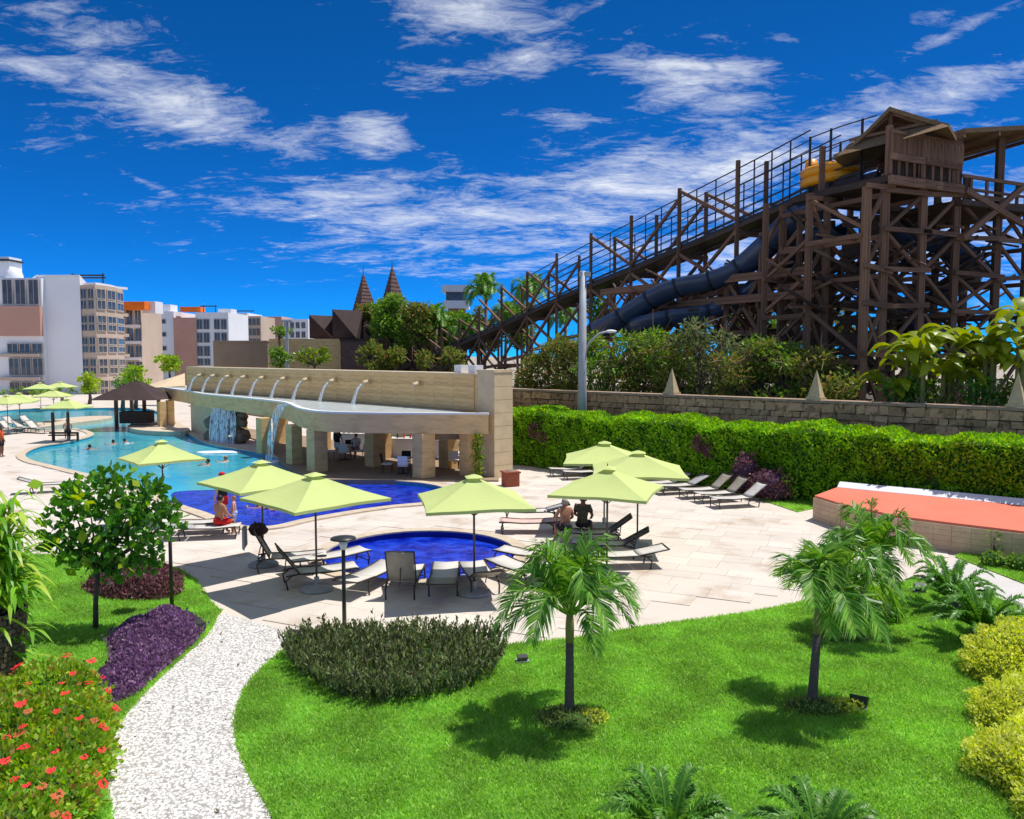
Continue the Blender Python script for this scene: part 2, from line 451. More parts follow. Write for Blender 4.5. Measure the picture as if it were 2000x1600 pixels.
m_under = surf('pavilion_soffit', (.34, .28, .2), (.26, .21, .15), 2, .9)
m_rock = surf('rock', (.27, .21, .15), (.13, .10, .07), 2.5, .85, .7)
m_wallblk = surf('coral_stone', (.47, .265, .15), (.22, .12, .068), 3.4, .95, 1.0, .1, c3=(.56, .34, .20), rnd=.6, bscale=9, world=True)
m_wallcap = surf('wall_coping', (.40, .28, .2), (.28, .20, .14), 3, .9, .3)
m_mortar = surf('wall_mortar', (.30, .18, .105), (.40, .25, .155), 3, .95)
m_obelisk = surf('obelisk_plaster', (.55, .44, .26), (.42, .33, .19), 3, .85)
m_coral = surf('coral_paint', (.72, .19, .12), (.66, .165, .10), .8, .75)
m_brick = surf('brick_tan', (.62, .44, .29), (.50, .34, .22), 1.6, .85, .3, rnd=.12, world=True)
m_white = surf('white_paint', (.78, .79, .80), (.70, .71, .73), .4, .6)
m_whitew = surf('white_render', (.80, .81, .82), (.74, .75, .77), .15, .8)
m_beigew = surf('beige_render', (.58, .45, .35), (.50, .39, .30), .2, .8)
m_pink = surf('pink_render', (.56, .32, .24), (.50, .28, .21), .3, .85)
m_glass = surf('dark_glass', (.035, .04, .05), (.10, .10, .11), .7, .12, 0, .6, rnd=.6)
m_frame = surf('window_frame', (.50, .43, .36), (.42, .36, .3), 1, .6)
m_darkmetal = surf('dark_metal', (.018, .017, .016), (.03, .028, .025), 8, .4, 0, .5)
m_greymetal = surf('grey_metal', (.40, .42, .44), (.32, .34, .36), 2, .5, 0, .4)
m_orange = surf('orange_awning', (.85, .20, .02), (.75, .16, .015), 2, .7)
m_tanwall = surf('tan_wall', (.33, .24, .16), (.26, .19, .125), .4, .9, .2)
m_darkroof = surf('dark_brown_roof', (.060, .036, .032), (.04, .024, .022), 1, .8)
m_spire = surf('spire_shingle', (.17, .10, .085), (.10, .06, .052), 3, .9, .4)
m_wood = surf('weathered_timber', (.17, .092, .056), (.09, .048, .031), 1.6, .85, .4, .15, stretch=(3, 3, 1), c3=(.235, .132, .084), rnd=.5)
m_wood_d = surf('dark_timber', (.06, .042, .034), (.09, .06, .047), 2, .85, .3, .15, rnd=.4)
m_track = surf('slide_track', (.022, .022, .026), (.035, .033, .036), 2, .55)
m_flume = surf('navy_flume', (.028, .05, .10), (.045, .07, .13), .6, .3, 0, .5)
m_thatch = surf('thatch', (.27, .18, .10), (.15, .10, .06), 4, .95, .6, .1, stretch=(2, 2, 6))
m_yellow = surf('raft_yellow', (.85, .36, .005), (.78, .30, .004), 1.5, .4, 0, .5)

m_pole = surf('umbrella_pole', (.10, .08, .06), (.07, .055, .04), 5, .4, 0, .4)
m_basegrey = surf('base_concrete', (.36, .36, .36), (.28, .28, .28), 5, .8)
m_lframe = surf('lounger_frame', (.045, .032, .024), (.07, .05, .036), 6, .45)
m_sling_w = surf('sling_white', (.60, .57, .52), (.54, .5, .46), 3, .8)
m_sling_shade = surf('sling_shade_tan', (.37, .33, .26), (.30, .265, .2), 3, .8)  # shaded backrests of the pale sling, shade put into the colour
m_sling_g = surf('sling_grey', (.42, .41, .4), (.35, .34, .33), 3, .8)
m_towel_g = surf('towel_grey', (.36, .37, .40), (.28, .29, .32), 4, .95)
m_towel_p = surf('towel_pink', (.68, .46, .40), (.58, .38, .33), 4, .95)
m_bag = surf('bag_maroon', (.045, .018, .022), (.03, .012, .015), 4, .7)
m_terra = surf('terracotta', (.36, .10, .05), (.28, .075, .04), 4, .8)
m_wicker = surf('wicker', (.22, .145, .11), (.12, .08, .06), 7, .8, .5, stretch=(1, 1, 4), rnd=.4)
m_bark = surf('bark', (.13, .105, .085), (.075, .06, .05), 6, .9, .5, stretch=(1, 1, 3))
m_ptrunk = surf('palm_trunk', (.15, .115, .11), (.10, .075, .075), 5, .85, .4, stretch=(.4, .4, 6))
m_pshaft = surf('palm_crownshaft', (.16, .19, .05), (.24, .22, .08), 3, .5)
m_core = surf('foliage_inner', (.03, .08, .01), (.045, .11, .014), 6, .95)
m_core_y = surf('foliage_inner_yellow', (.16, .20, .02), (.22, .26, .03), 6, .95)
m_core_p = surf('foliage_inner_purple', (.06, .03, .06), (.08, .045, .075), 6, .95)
lf_hedge = leaf('hedge_leaves', [(.12, .34, .016), (.23, .52, .02), (.37, .63, .03), (.16, .42, .018), (.50, .70, .05)], .45)
lf_tree = leaf('tree_leaves', [(.03, .11, .012), (.07, .24, .02), (.11, .34, .025), (.04, .16, .016), (.22, .46, .04)], .36, .4, .4)
lf_treey = leaf('tree_leaves_fresh', [(.18, .38, .02), (.30, .46, .02), (.40, .50, .015)], .42)
lf_palm = leaf('palm_leaflets', [(.045, .15, .018), (.09, .27, .024), (.14, .37, .03), (.30, .48, .08), (.06, .20, .02)], .34, .4, .3)
lf_cycad = leaf('cycad_leaflets', [(.06, .19, .025), (.11, .29, .03), (.18, .38, .05)], .32, .4, .35)
lf_yellow = leaf('yellow_leaves', [(.56, .66, .05), (.76, .80, .12), (.40, .55, .03), (.88, .88, .28), (.66, .74, .08)], .45)
lf_purple = leaf('purple_leaves', [(.15, .06, .16), (.25, .11, .26), (.32, .16, .32), (.15, .09, .13), (.40, .25, .38)], .3)
lf_purple_d = leaf('dull_purple_leaves', [(.14, .05, .06), (.22, .085, .10), (.28, .12, .13), (.10, .085, .05)], .25)
lf_shrub = leaf('grey_green_leaves', [(.07, .11, .03), (.12, .18, .05), (.17, .23, .075), (.26, .29, .13), (.08, .09, .04)], .3, .6, .2)
lf_flower = leaf('shrub_leaves_mixed', [(.12, .34, .02), (.26, .50, .03), (.50, .64, .06), (.17, .38, .025), (.44, .46, .06), (.22, .50, .03), (.45, .20, .08)], .42)
lf_olive = leaf('olive_ground_cover', [(.20, .25, .06), (.30, .34, .09), (.40, .42, .14), (.16, .22, .05)], .3, .6, .2)
lf_dry = leaf('dry_shrub_leaves', [(.08, .15, .02), (.17, .25, .035), (.29, .27, .07), (.11, .22, .025), (.36, .18, .08)], .34, .7, .12)
lf_far = leaf('far_leaves', [(.07, .18, .022), (.13, .28, .03), (.21, .37, .04), (.30, .42, .055)], .36)
lf_banana = leaf('banana_leaves', [(.06, .16, .01), (.16, .28, .012), (.30, .36, .015), (.10, .22, .012)], .4, .4, .4)
lf_cane = leaf('strap_leaves', [(.12, .32, .025), (.22, .48, .035), (.36, .60, .05), (.48, .60, .08), (.16, .39, .03)], .42, .4, .3)
m_canopy = leaf('canopy_lime', [(.60, .68, .27), (.60, .68, .27)], .22, .85, .1, 1.2, .10)
m_red = surf('red_petals', (.80, .018, .035), (.68, .03, .03), 9, .6)
m_orangeflower = surf('orange_petals', (.55, .10, .03), (.45, .14, .05), 9, .6)
skin_t = surf('skin_tan', (.46, .21, .12), (.40, .18, .10), 6, .55)
skin_f = surf('skin_fair', (.60, .33, .23), (.54, .29, .2), 6, .55)
skin_d = surf('skin_dark', (.22, .10, .06), (.18, .08, .05), 6, .55)
m_hair_d = surf('hair_dark', (.015, .011, .009), (.025, .018, .014), 12, .6)
m_hair_g = surf('hair_grey', (.42, .38, .34), (.34, .3, .27), 12, .7)
m_hair_o = surf('hair_ginger', (.38, .14, .03), (.3, .11, .025), 12, .6)
c_red = surf('cloth_red', (.60, .012, .015), (.5, .01, .012), 8, .8)
c_black = surf('cloth_black', (.012, .012, .016), (.02, .02, .025), 8, .8)
c_olive = surf('cloth_olive', (.05, .05, .03), (.10, .09, .05), 14, .8)
c_white = surf('cloth_white', (.7, .7, .72), (.6, .6, .63), 8, .8)
c_blue = surf('cloth_blue', (.03, .12, .5), (.6, .6, .65), 9, .8)
c_orange = surf('cloth_orange', (.65, .10, .02), (.55, .08, .015), 8, .8)
m_eye = surf('eye', (.02, .015, .012), None, 4, .2)

# path gravel
m_gravel, t_, b_ = base_mat('white_gravel'); MATS['gravel'] = m_gravel
b_.inputs['Roughness'].default_value = .9; setspec(b_, .15)
co_ = t_.nodes.new('ShaderNodeTexCoord')
vo = t_.nodes.new('ShaderNodeTexVoronoi'); vo.inputs['Scale'].default_value = 21
t_.links.new(co_.outputs['Object'], vo.inputs['Vector'])
cr_ = t_.nodes.new('ShaderNodeValToRGB'); e_ = cr_.color_ramp.elements
e_[0].position = .30; e_[0].color = (.74, .71, .67, 1); e_[1].position = .66; e_[1].color = (.34, .32, .29, 1)
x_ = e_.new(.48); x_.color = (.67, .64, .60, 1)
t_.links.new(vo.outputs['Distance'], cr_.inputs[0])
hv_ = t_.nodes.new('ShaderNodeHueSaturation'); t_.links.new(cr_.outputs[0], hv_.inputs['Color'])
sp_ = t_.nodes.new('ShaderNodeSeparateColor'); t_.links.new(vo.outputs['Color'], sp_.inputs[0])
mm_ = t_.nodes.new('ShaderNodeMath'); mm_.operation = 'MULTIPLY_ADD'; mm_.inputs[1].default_value = .35; mm_.inputs[2].default_value = .82
t_.links.new(sp_.outputs[0], mm_.inputs[0]); t_.links.new(mm_.outputs[0], hv_.inputs['Value'])
t_.links.new(hv_.outputs[0], b_.inputs['Base Color'])
bp_ = t_.nodes.new('ShaderNodeBump'); bp_.inputs['Strength'].default_value = .8; bp_.inputs['Distance'].default_value = .02; bp_.invert = True
t_.links.new(vo.outputs['Distance'], bp_.inputs['Height']); t_.links.new(bp_.outputs[0], b_.inputs['Normal'])
m_pebble = surf('pebble', (.72, .69, .65), (.52, .49, .46), 3, .85, island=.5)

# ================================================================== THE SETTING
LAGOON = smooth_poly(gp([(40, 800), (160, 798), (285, 799), (325, 818), (372, 850), (410, 868), (500, 884), (560, 902), (606, 926), (668, 934),
                         (760, 940), (830, 946), (872, 958), (846, 980), (770, 989), (700, 998), (600, 1015), (530, 1030), (470, 1028), (400, 1003),
                         (345, 985), (250, 948), (115, 914), (60, 900), (50, 887), (80, 873), (130, 865), (178, 853), (178, 845), (145, 838), (80, 842),
                         (20, 836), (-40, 830), (-60, 812)]), 5)
PC = G(822, 1081); PRAD = 2.72
ROUND = [(PC.x + PRAD * math.cos(a) * 1.0, PC.y + PRAD * math.sin(a) * 1.02) for a in np.linspace(0, 2 * math.pi, 56, endpoint=False)]
DECK = [(-140, 2), (90, 2), (90, 150), (-140, 150)]
LAWN = smooth_poly(gp([(560, 1720), (528, 1590), (488, 1520), (460, 1440), (466, 1375), (500, 1320), (548, 1276)]), 4, False) + gp([(576, 1254), (700, 1268), (985, 1263), (1110, 1251),
        (1240, 1229), (1380, 1210), (1474, 1197), (1590, 1172), (1700, 1150), (1792, 1133), (1850, 1142), (1935, 1163), (2000, 1195), (2250, 1310), (2700, 1720)])
LAWN_L = gp([(222, 1720)]) + smooth_poly(gp([(222, 1610), (203, 1500), (226, 1428), (272, 1368), (330, 1310), (382, 1264), (412, 1232), (424, 1206)]), 4, False) + gp([(432, 1196), (412, 1178), (398, 1158), (380, 1132), (352, 1114), (300, 1100), (220, 1088), (60, 1085), (-300, 1080), (-600, 1300), (-700, 1720)])
PATH = smooth_poly(gp([(215, 1730), (214, 1610), (196, 1500), (218, 1428), (264, 1368), (322, 1310), (374, 1264), (405, 1232), (420, 1202)]), 4, False) + gp([(440, 1200), (520, 1222), (596, 1246)]) + smooth_poly(gp([(588, 1256), (552, 1280), (506, 1322), (474, 1375), (468, 1440), (496, 1520), (538, 1590), (575, 1730)]), 4, False)
WALK = gp([(1786, 1130), (1828, 1119), (1868, 1092), (2000, 1143), (2250, 1240), (2250, 1312), (2000, 1196), (1935, 1164), (1850, 1143)])
LAWN_H = gp([(1446, 962), (1500, 982), (1558, 1001), (1594, 993), (1640, 958), (1560, 935), (1480, 930)])
LAWN_W = gp([(1866, 1089), (2000, 1141), (2300, 1262), (2400, 1150), (2000, 1095), (1900, 1070)])

tr = MB(); tr.add([(-4000, -60, -1.6), (4000, -60, -1.6), (4000, 6000, -1.6), (-4000, 6000, -1.6)], [(0, 1, 2, 3)])
terrain = tr.build('terrain', m_terrain); tag(terrain, 'sandy ground around the resort', 'ground', kind='structure')
deck = sheet('pool_deck', DECK, [LAGOON, ROUND], 0.0, m_deck, 0.0)
tag(deck, 'pale stone paved pool deck', 'pavement')

# pools: water sheets and tiled side walls
def pool_walls(name, ring, mat, depth, parent):
    mb = MB(); n = len(ring)
    mb.add([(p[0], p[1], 0.0) for p in ring] + [(p[0], p[1], -depth) for p in ring], [(i, (i + 1) % n, n + (i + 1) % n, n + i) for i in range(n)])
    return mb.build(name, mat, parent)
lag = sheet('lagoon_water', LAGOON, [], -0.13, m_water_t); tag(lag, 'turquoise water of the winding lagoon pool', 'water')
pool_walls('pool_wall', LAGOON, m_cyan_tile, 1.2, lag)
BLUE = gp([(338, 962), (420, 957), (500, 955), (600, 944), (690, 934), (760, 939), (830, 945), (868, 958), (846, 978), (770, 987), (700, 996), (600, 1013), (530, 1028), (470, 1026), (400, 1001), (350, 984)], -.126)
BLUE = [p for p in smooth_poly(BLUE, 4)]
shelf = sheet('shallow_pool_water', [p for p in BLUE], [], -0.122, m_water_b); tag(shelf, 'deep blue tiled shallow end of the lagoon', 'water')
rp = sheet('round_pool_water', ROUND, [], -0.16, m_water_b); tag(rp, 'deep blue water of the small round pool', 'water')
pool_walls('pool_wall', ROUND, m_blue_tile, .9, rp)
def coping(ring, w, h, mat, parent, closed=True):
    """stone edging pieces just outside the ring"""
    n = len(ring); cxm = sum(p[0] for p in ring) / n; cym = sum(p[1] for p in ring) / n
    area = sum(ring[i][0] * ring[(i + 1) % n][1] - ring[(i + 1) % n][0] * ring[i][1] for i in range(n))
    sg = 1 if area > 0 else -1
    nor = []
    for i in range(n):
        a, b = Vector(ring[i - 1]), Vector(ring[(i + 1) % n]); t = (b - a).normalized(); nor.append(Vector((t.y, -t.x)) * sg)
    k = 0
    for i in range(n):
        j = (i + 1) % n
        a, b = Vector(ring[i]), Vector(ring[j])
        if (b - a).length < 1e-4: continue
        e = (b - a) * 0.008
        pts = [a + e - nor[i] * .03, b - e - nor[j] * .03, b - e + nor[j] * w, a + e + nor[i] * w]
        mb = MB(); mb.add([(p.x, p.y, .004) for p in pts] + [(p.x, p.y, h) for p in pts], [(4, 5, 6, 7), (0, 1, 5, 4), (1, 2, 6, 5), (2, 3, 7, 6), (3, 0, 4, 7), (3, 2, 1, 0)])
        mb.build('coping_stone', mat, parent); k += 1
coping(LAGOON, .42, .055, m_coping, lag)
coping(ROUND, .38, .05, m_coping, rp)

# islands in the lagoon
def island(pts, h, label):
    p = smooth_poly(gp(pts), 4); mb = MB(); mb.prism(p, -.5, h)
    o = mb.build('pool_island', m_coping); tag(o, label, 'island', kind='structure'); return o
island([(62, 832), (100, 824), (160, 817), (214, 816), (212, 821), (150, 829), (100, 836), (70, 838)], .16, 'narrow pale stone island crossing the lagoon')
island([(250, 836), (285, 829), (330, 830), (368, 841), (362, 848), (310, 848), (265, 844)], .2, 'pale stone island under the thatched swim-up hut')

# paving slabs: 300 in plain view are pieces, the rest one mesh
blockers = [LAGOON, ROUND, LAWN, LAWN_L, PATH, WALK, LAWN_H, LAWN_W]
bb = [(min(p[0] for p in q), max(p[0] for p in q), min(p[1] for p in q), max(p[1] for p in q)) for q in blockers]
PAV_FLOOR = [(-.6, 34.9), (-9, 35.2), (-11.5, 40), (-17, 48), (-25, 59), (-22, 62), (-.6, 41)]
def free(x, y):
    for q, b in zip(blockers, bb):
        if b[0] <= x <= b[1] and b[2] <= y <= b[3] and inside((x, y), q): return False
    return True
slab_me = MB().box((0, 0, 0), (1, 1, 1)).mesh('paving_slab'); slab_me.materials.append(m_slab)
cands = []
SA = R(-24); ca, sa = math.cos(SA), math.sin(SA)
rs = random.Random(3)
v = -10.0
while v < 62:
    h = rs.uniform(.55, .85); u = -40 + rs.uniform(0, .8)
    while u < 34:
        w = rs.uniform(.7, 1.5)
        uc, vc = u + w / 2, v + h / 2
        x, y = uc * ca - vc * sa, uc * sa + vc * ca
        if 13 < y < 46 and abs(x) < y * .68 + 1:
            ok = all(free(x + du * ca - dv * sa, y + du * sa + dv * ca) for du in (-w / 2 - .1, w / 2 + .1) for dv in (-h / 2 - .1, h / 2 + .1)) and free(x, y)
            if ok: cands.append((x, y, w, h))
        u += w
    v += h
cands.sort(key=lambda c: c[1] + abs(c[0] - 3) * .25)
for c in cands[:300]:
    o = bpy.data.objects.new('paving_slab', slab_me); COL.objects.link(o); o.parent = deck
    o.location = (c[0], c[1], .004 + rs.uniform(0, .004)); o.rotation_euler = (0, 0, SA); o.scale = (c[2] - .008, c[3] - .008, .02)
mb = MB()
for c in cands[300:]: mb.box((c[0], c[1], .004 + rs.uniform(0, .004)), (c[2] - .008, c[3] - .008, .02), SA)
mb.build('far_paving', m_slab, deck)['kind'] = 'stuff'

# lawns with blades, gravel path
def lawn(name, poly, label, nblades, blade=.05):
    mb = MB(); mb.prism(poly, -.02, .03); o = mb.build(name, m_grass_base); tag(o, label, 'lawn', kind='structure')
    if nblades:
        P = sample_poly(poly, nblades * 3)
        d = P[:, 1]
        vis = (np.abs(P[:, 0]) < d * .70 + .5) & (d > 7.5)
        keep = vis & (rng.random(len(P)) < np.clip((13.0 / np.maximum(d, 8)) ** 1.3, 0, 1))
        P = P[keep][:nblades]; P = P + rng.normal(size=P.shape) * .025; n = len(P); a = rng.random(n) * 6.283; s = (.6 + .8 * rng.random(n)) * blade
        lean = rng.normal(size=(n, 2)) * .55
        V = np.empty((n, 3, 3)); w = .011 + .006 * rng.random(n)
        V[:, 0, :2] = P + np.c_[np.cos(a), np.sin(a)] * w[:, None]; V[:, 0, 2] = .028
        V[:, 1, :2] = P - np.c_[np.cos(a), np.sin(a)] * w[:, None]; V[:, 1, 2] = .028
        V[:, 2, :2] = P + lean * s[:, None]; V[:, 2, 2] = .03 + s
        g = quads_object('grass', V.reshape(-1, 3), m_grass, None, tris=True)
        tag(g, 'short mown grass of the ' + label, 'grass', kind='stuff')
    return o
lawn('lawn', LAWN, 'bright green lawn around the young palms', 330000)
lawn('lawn', LAWN_L, 'green lawn left of the gravel path', 150000)
lawn('lawn', LAWN_H, 'small grass wedge between hedge and right loungers', 16000, .06)
lawn('lawn', LAWN_W, 'narrow grass strip beside the coral topped wall', 16000, .06)
path = sheet('gravel_path', PATH, [], .012, m_gravel); tag(path, 'curving white gravel path', 'path')
walk = sheet('walkway', WALK, [], .012, m_walk); tag(walk, 'smooth pale concrete walkway behind the cycads', 'path')
Pp = sample_poly(PATH, 6000); Pp = Pp[(np.abs(Pp[:, 0]) < Pp[:, 1] * .68) & (Pp[:, 1] > 8.5)]
oct_v = np.array([(1, 0, 0), (0, 1, 0), (-1, 0, 0), (0, -1, 0), (0, 0, 1)], float); oct_f = [(0, 1, 4), (1, 2, 4), (2, 3, 4), (3, 0, 4)]
nP = len(Pp); sc_ = (.010 + .014 * rng.random((nP, 1))); an = rng.random(nP) * 6.28
vv = np.einsum('nij,kj->nki', np.stack([np.stack([np.cos(an), -np.sin(an), 0 * an], 1), np.stack([np.sin(an), np.cos(an), 0 * an], 1), np.stack([0 * an, 0 * an, 1 + 0 * an], 1)], 1), oct_v * np.array([1, .7, .7]))
vv = vv * sc_[:, None, :]; vv[:, :, :2] += Pp[:, None, :]; vv[:, :, 2] += .013
T = vv[:, np.array(oct_f)].reshape(-1, 3)
me = bpy.data.meshes.new('pebbles'); nn = len(vv)
me.from_pydata(vv.reshape(-1, 3).tolist(), [], [tuple(k * 5 + i for i in f) for k in range(nn) for f in oct_f])
tag(link('pebbles', me, m_pebble), 'loose white pebbles lying on the gravel path', 'gravel', kind='stuff')

PL = sample_poly(PATH, 36); PL = PL[(PL[:, 1] > 9)]
PLn = np.c_[PL + rng.normal(size=PL.shape) * .02, np.full(len(PL), .035)]
lt = quads_object('leaf_litter', leaf_verts(PLn, np.tile(np.array([[1.0, 0, .05]]), (len(PLn), 1)) * rng.choice([-1, 1], (len(PLn), 1)), .07, .03, 1.2, 0.0), surf('dry_leaf', (.10, .07, .03), (.16, .11, .05), 9, .8))
tag(lt, 'few dry fallen leaves lying on the gravel path', 'leaves', kind='stuff')

# ================================================================== stone boundary wall behind the hedge
WD = Vector((.740, -.672)); WN = Vector((-.672, -.740))       # along (towards the right, nearer) and outwards to the camera
W0 = Vector((-3.2, 47.3))
WLEN = 39.0
bw = thing('boundary_wall', (W0.x + WD.x * 18, W0.y + WD.y * 18, 0), 'long brown rough stone boundary wall behind the clipped hedge', 'wall')
ang = math.atan2(WD.y, WD.x)
def wp(t, off, z): return Vector((W0.x + WD.x * t + WN.x * off, W0.y + WD.y * t + WN.y * off, z))
c_ = wp(WLEN / 2, -.3, 1.8); MB().box(c_, (WLEN, .5, 3.6), ang).build('wall_core', m_mortar, bw)
blks = []
for k in range(5):
    b = MB().box((0, 0, 0), (1, 1, 1)); me = b.mesh('stone_block'); 
    bm = bmesh.new(); bm.from_mesh(me); bmesh.ops.bevel(bm, geom=bm.edges[:], offset=.05, segments=1, affect='EDGES')
    for vtx in bm.verts: vtx.co += Vector((random.uniform(-.05, .05), random.uniform(-.2, .2), random.uniform(-.07, .07)))
    bm.to_mesh(me); bm.free(); me.materials.append(m_wallblk); blks.append(me)
rs = random.Random(11); z = 2.25; row = 0
while z < 3.6:
    h = min(rs.uniform(.26, .42), 3.64 - z)
    if 3.64 - (z + h) < .2: h = 3.64 - z
    t = 2.2 + rs.uniform(0, .5)
    while t < WLEN - .4:
        w = rs.uniform(.34, .78)
        if t + w / 2 > 3.0:
            o = bpy.data.objects.new('stone_block', rs.choice(blks)); COL.objects.link(o); o.parent = bw
            o.location = wp(t + w / 2, .0, z + h / 2) - ORG[bw.name]; o.rotation_euler = (0, 0, ang); o.scale = (w - .01 - rs.uniform(0, .03), .2 + rs.uniform(0, .16), h - rs.uniform(.0, .04)); o.rotation_euler = (rs.uniform(-.05, .05), rs.uniform(-.04, .04), ang + rs.uniform(-.05, .05))
        t += w
    z += h; row += 1
t = 2.0
while t < WLEN:
    MB().box(wp(t + .98, -.2, 3.71), (1.94, .74, .13), ang).build('coping_stone', m_wallcap, bw, bevel=.02); t += 1.97
so = MB().prism([tuple(wp(3.0, -.6, 0)[:2]), tuple(wp(60, -.6, 0)[:2]), (120, 60), (120, 148), (-36, 148), (-36, 88)], -.02, .05).build('planting_bed', m_soil); tag(so, 'dark planted soil behind the boundary wall', 'soil', kind='structure')
# plaster obelisks on the wall
for px, lab in ((1308, 'small tan obelisk on boundary wall nearest the street lamp'), (1591, 'small tan obelisk on boundary wall below the slide tower'), (1986, 'small tan obelisk on boundary wall at the right edge')):
    q = (px - 1000) / FPX
    t = (q * W0.y - W0.x) / (WD.x - q * WD.y)
    p = wp(t, -.2, 3.775)
    o = thing('obelisk', p, lab, 'obelisk', 'obelisks along the boundary wall')
    mb = MB(); hw = .26
    mb.add([(p.x + dx * hw * math.cos(ang) - dy * hw * math.sin(ang), p.y + dx * hw * math.sin(ang) + dy * hw * math.cos(ang), p.z + .1) for dx, dy in ((-1, -1), (1, -1), (1, 1), (-1, 1))] + [(p.x, p.y, p.z + 1.25)], [(3, 2, 1, 0), (0, 1, 4), (1, 2, 4), (2, 3, 4), (3, 0, 4)])
    mb.build('shaft', m_obelisk, o)
    MB().box((p.x, p.y, p.z + .05), (.62, .62, .1), ang).build('plinth', m_obelisk, o)

# ================================================================== pavilion (swim-up bar with spouts)
PA = Vector((-1.0, 36.0)); PW = Vector((-.7071, .7071)); PN = Vector((-.7071, -.7071))
pang = math.atan2(PW.y, PW.x)
def pp(t, off, z): return Vector((PA.x + PW.x * t + PN.x * off, PA.y + PW.y * t + PN.y * off, z))
pav = thing('pool_pavilion', (-9, 42, 0), 'tan stone pool pavilion with curved trough roof and water spouts', 'pavilion')
uw = MB().box(pp(16.8, -.5, 3.45), (32.0, .9, 2.5), pang).build('upper_wall', m_stone_p, pav)
MB().box(pp(16.8, -.48, 4.745), (32.2, 1.06, .09), pang).build('wall_cap', m_stone_cap, pav)
pm = MB().box((0, 0, 0), (1, 1, 1)).mesh('cladding_panel'); pm.materials.append(m_stone_p)
for r_ in range(3):
    for c in range(22):
        w = 1.44; o = bpy.data.objects.new('cladding_panel', pm); COL.objects.link(o); o.parent = uw
        o.location = pp(1.1 + w / 2 + c * (w + .012), -.04, 3.06 + .28 + r_ * .552) - ORG[pav.name]; o.rotation_euler = (0, 0, pang); o.scale = (w, .06, .543)
pier = MB().box(pp(.25, -.55, 2.42), (1.1, 1.15, 4.84), pang).build('pier', m_stone_cap, pav)
for k in range(8):
    MB().box(pp(-.31, -.55, .3 + k * .6), (.03, 1.17, .585), pang).build('cladding_panel', m_stone_cap, pier)
MB().box(pp(.25, -.55, 4.90), (1.2, 1.25, .12), pang).build('pier_cap', m_stone_cap, pav)
for t in (1.5, 2.5):
    MB().box(pp(t, -.5, 4.98), (.5, .5, .36), pang).build('vent_block', m_white, pav)
# trough slab
front = [(-1.05, 35.35), (-3.5, 35.5), (-5.9, 35.7), (-8.6, 36.5), (-10.3, 38.7), (-11.4, 41.2), (-12.9, 44.4), (-16.5, 48.8), (-20.6, 53.4), (-24.3, 59), (-28.4, 64.6)]
fr = smooth_poly(front, 5, False)
back = [tuple(pp(34, -.2, 0)[:2]), tuple(pp(.6, -.2, 0)[:2])]
poly = fr + [(-27.2, 66.2)] + back
slab = MB().prism(poly, 2.10, 2.96).build('trough_slab', m_stone_p, pav)
def offset_line(line, d):
    res = []
    for i, p in enumerate(line):
        a = Vector(line[max(i - 1, 0)]); b = Vector(line[min(i + 1, len(line) - 1)]); t = (b - a).normalized(); n = Vector((t.y, -t.x)) * -1
        res.append((p[0] + n.x * d, p[1] + n.y * d))
    return res
inn = offset_line(fr, -.22); outl = offset_line(fr, .05)
# rim along the front edge, the water film behind it
for i in range(0, len(fr) - 1):
    q = [outl[i], outl[i + 1], inn[i + 1], inn[i]]
    MB().prism(q, 2.964, 3.05).build('rim_stone', m_rim, slab)
MB().prism(inn[2:] + [(-26.6, 65.2), tuple(pp(33.2, .05, 0)[:2]), tuple(pp(2.2, .05, 0)[:2])], 2.963, 3.02).build('trough_water', m_film, pav)
# floor and pillars
tagf = MB().prism(PAV_FLOOR[:3] + [(-13.2, 44), (-15.5, 50), (-22, 60)] + PAV_FLOOR[5:], -.6, .09).build('floor_plinth', m_tanwall, pav)
def pillar(x, y, w, z0=.09, z1=2.1, mat=None):
    return MB().box((x, y, (z0 + z1) / 2), (w, w, z1 - z0), R(45)).build('pillar', mat or m_stone_p, pav, bevel=.015)
for px, py, w in ((620, 924, .72), (575, 909, .6), (516, 888, .62), (733, 914, .74), (828, 936, .74), (333, 834, .5), (317, 838, .5)):
    p = G(px, py); pillar(p.x, p.y, w)
for t in (3.5, 9, 15, 20, 25.5): pillar(*pp(t, -.5, 0)[:2], .7, .09, 2.2)
pillar(-2.0, 36.4, .62); 
MB().box((-3.0, 36.9, 1.9), (2.6, .25, .4), R(20)).build('lintel', m_under, pav)
p0 = G(346, 846); p1 = G(402, 862); mid = (p0 + p1) / 2
MB().box((mid.x + .8, mid.y + 1.2, 1.05), ((p1 - p0).length, .5, 2.1), math.atan2(p1.y - p0.y, p1.x - p0.x)).build('end_wall', m_stone_cap, pav)
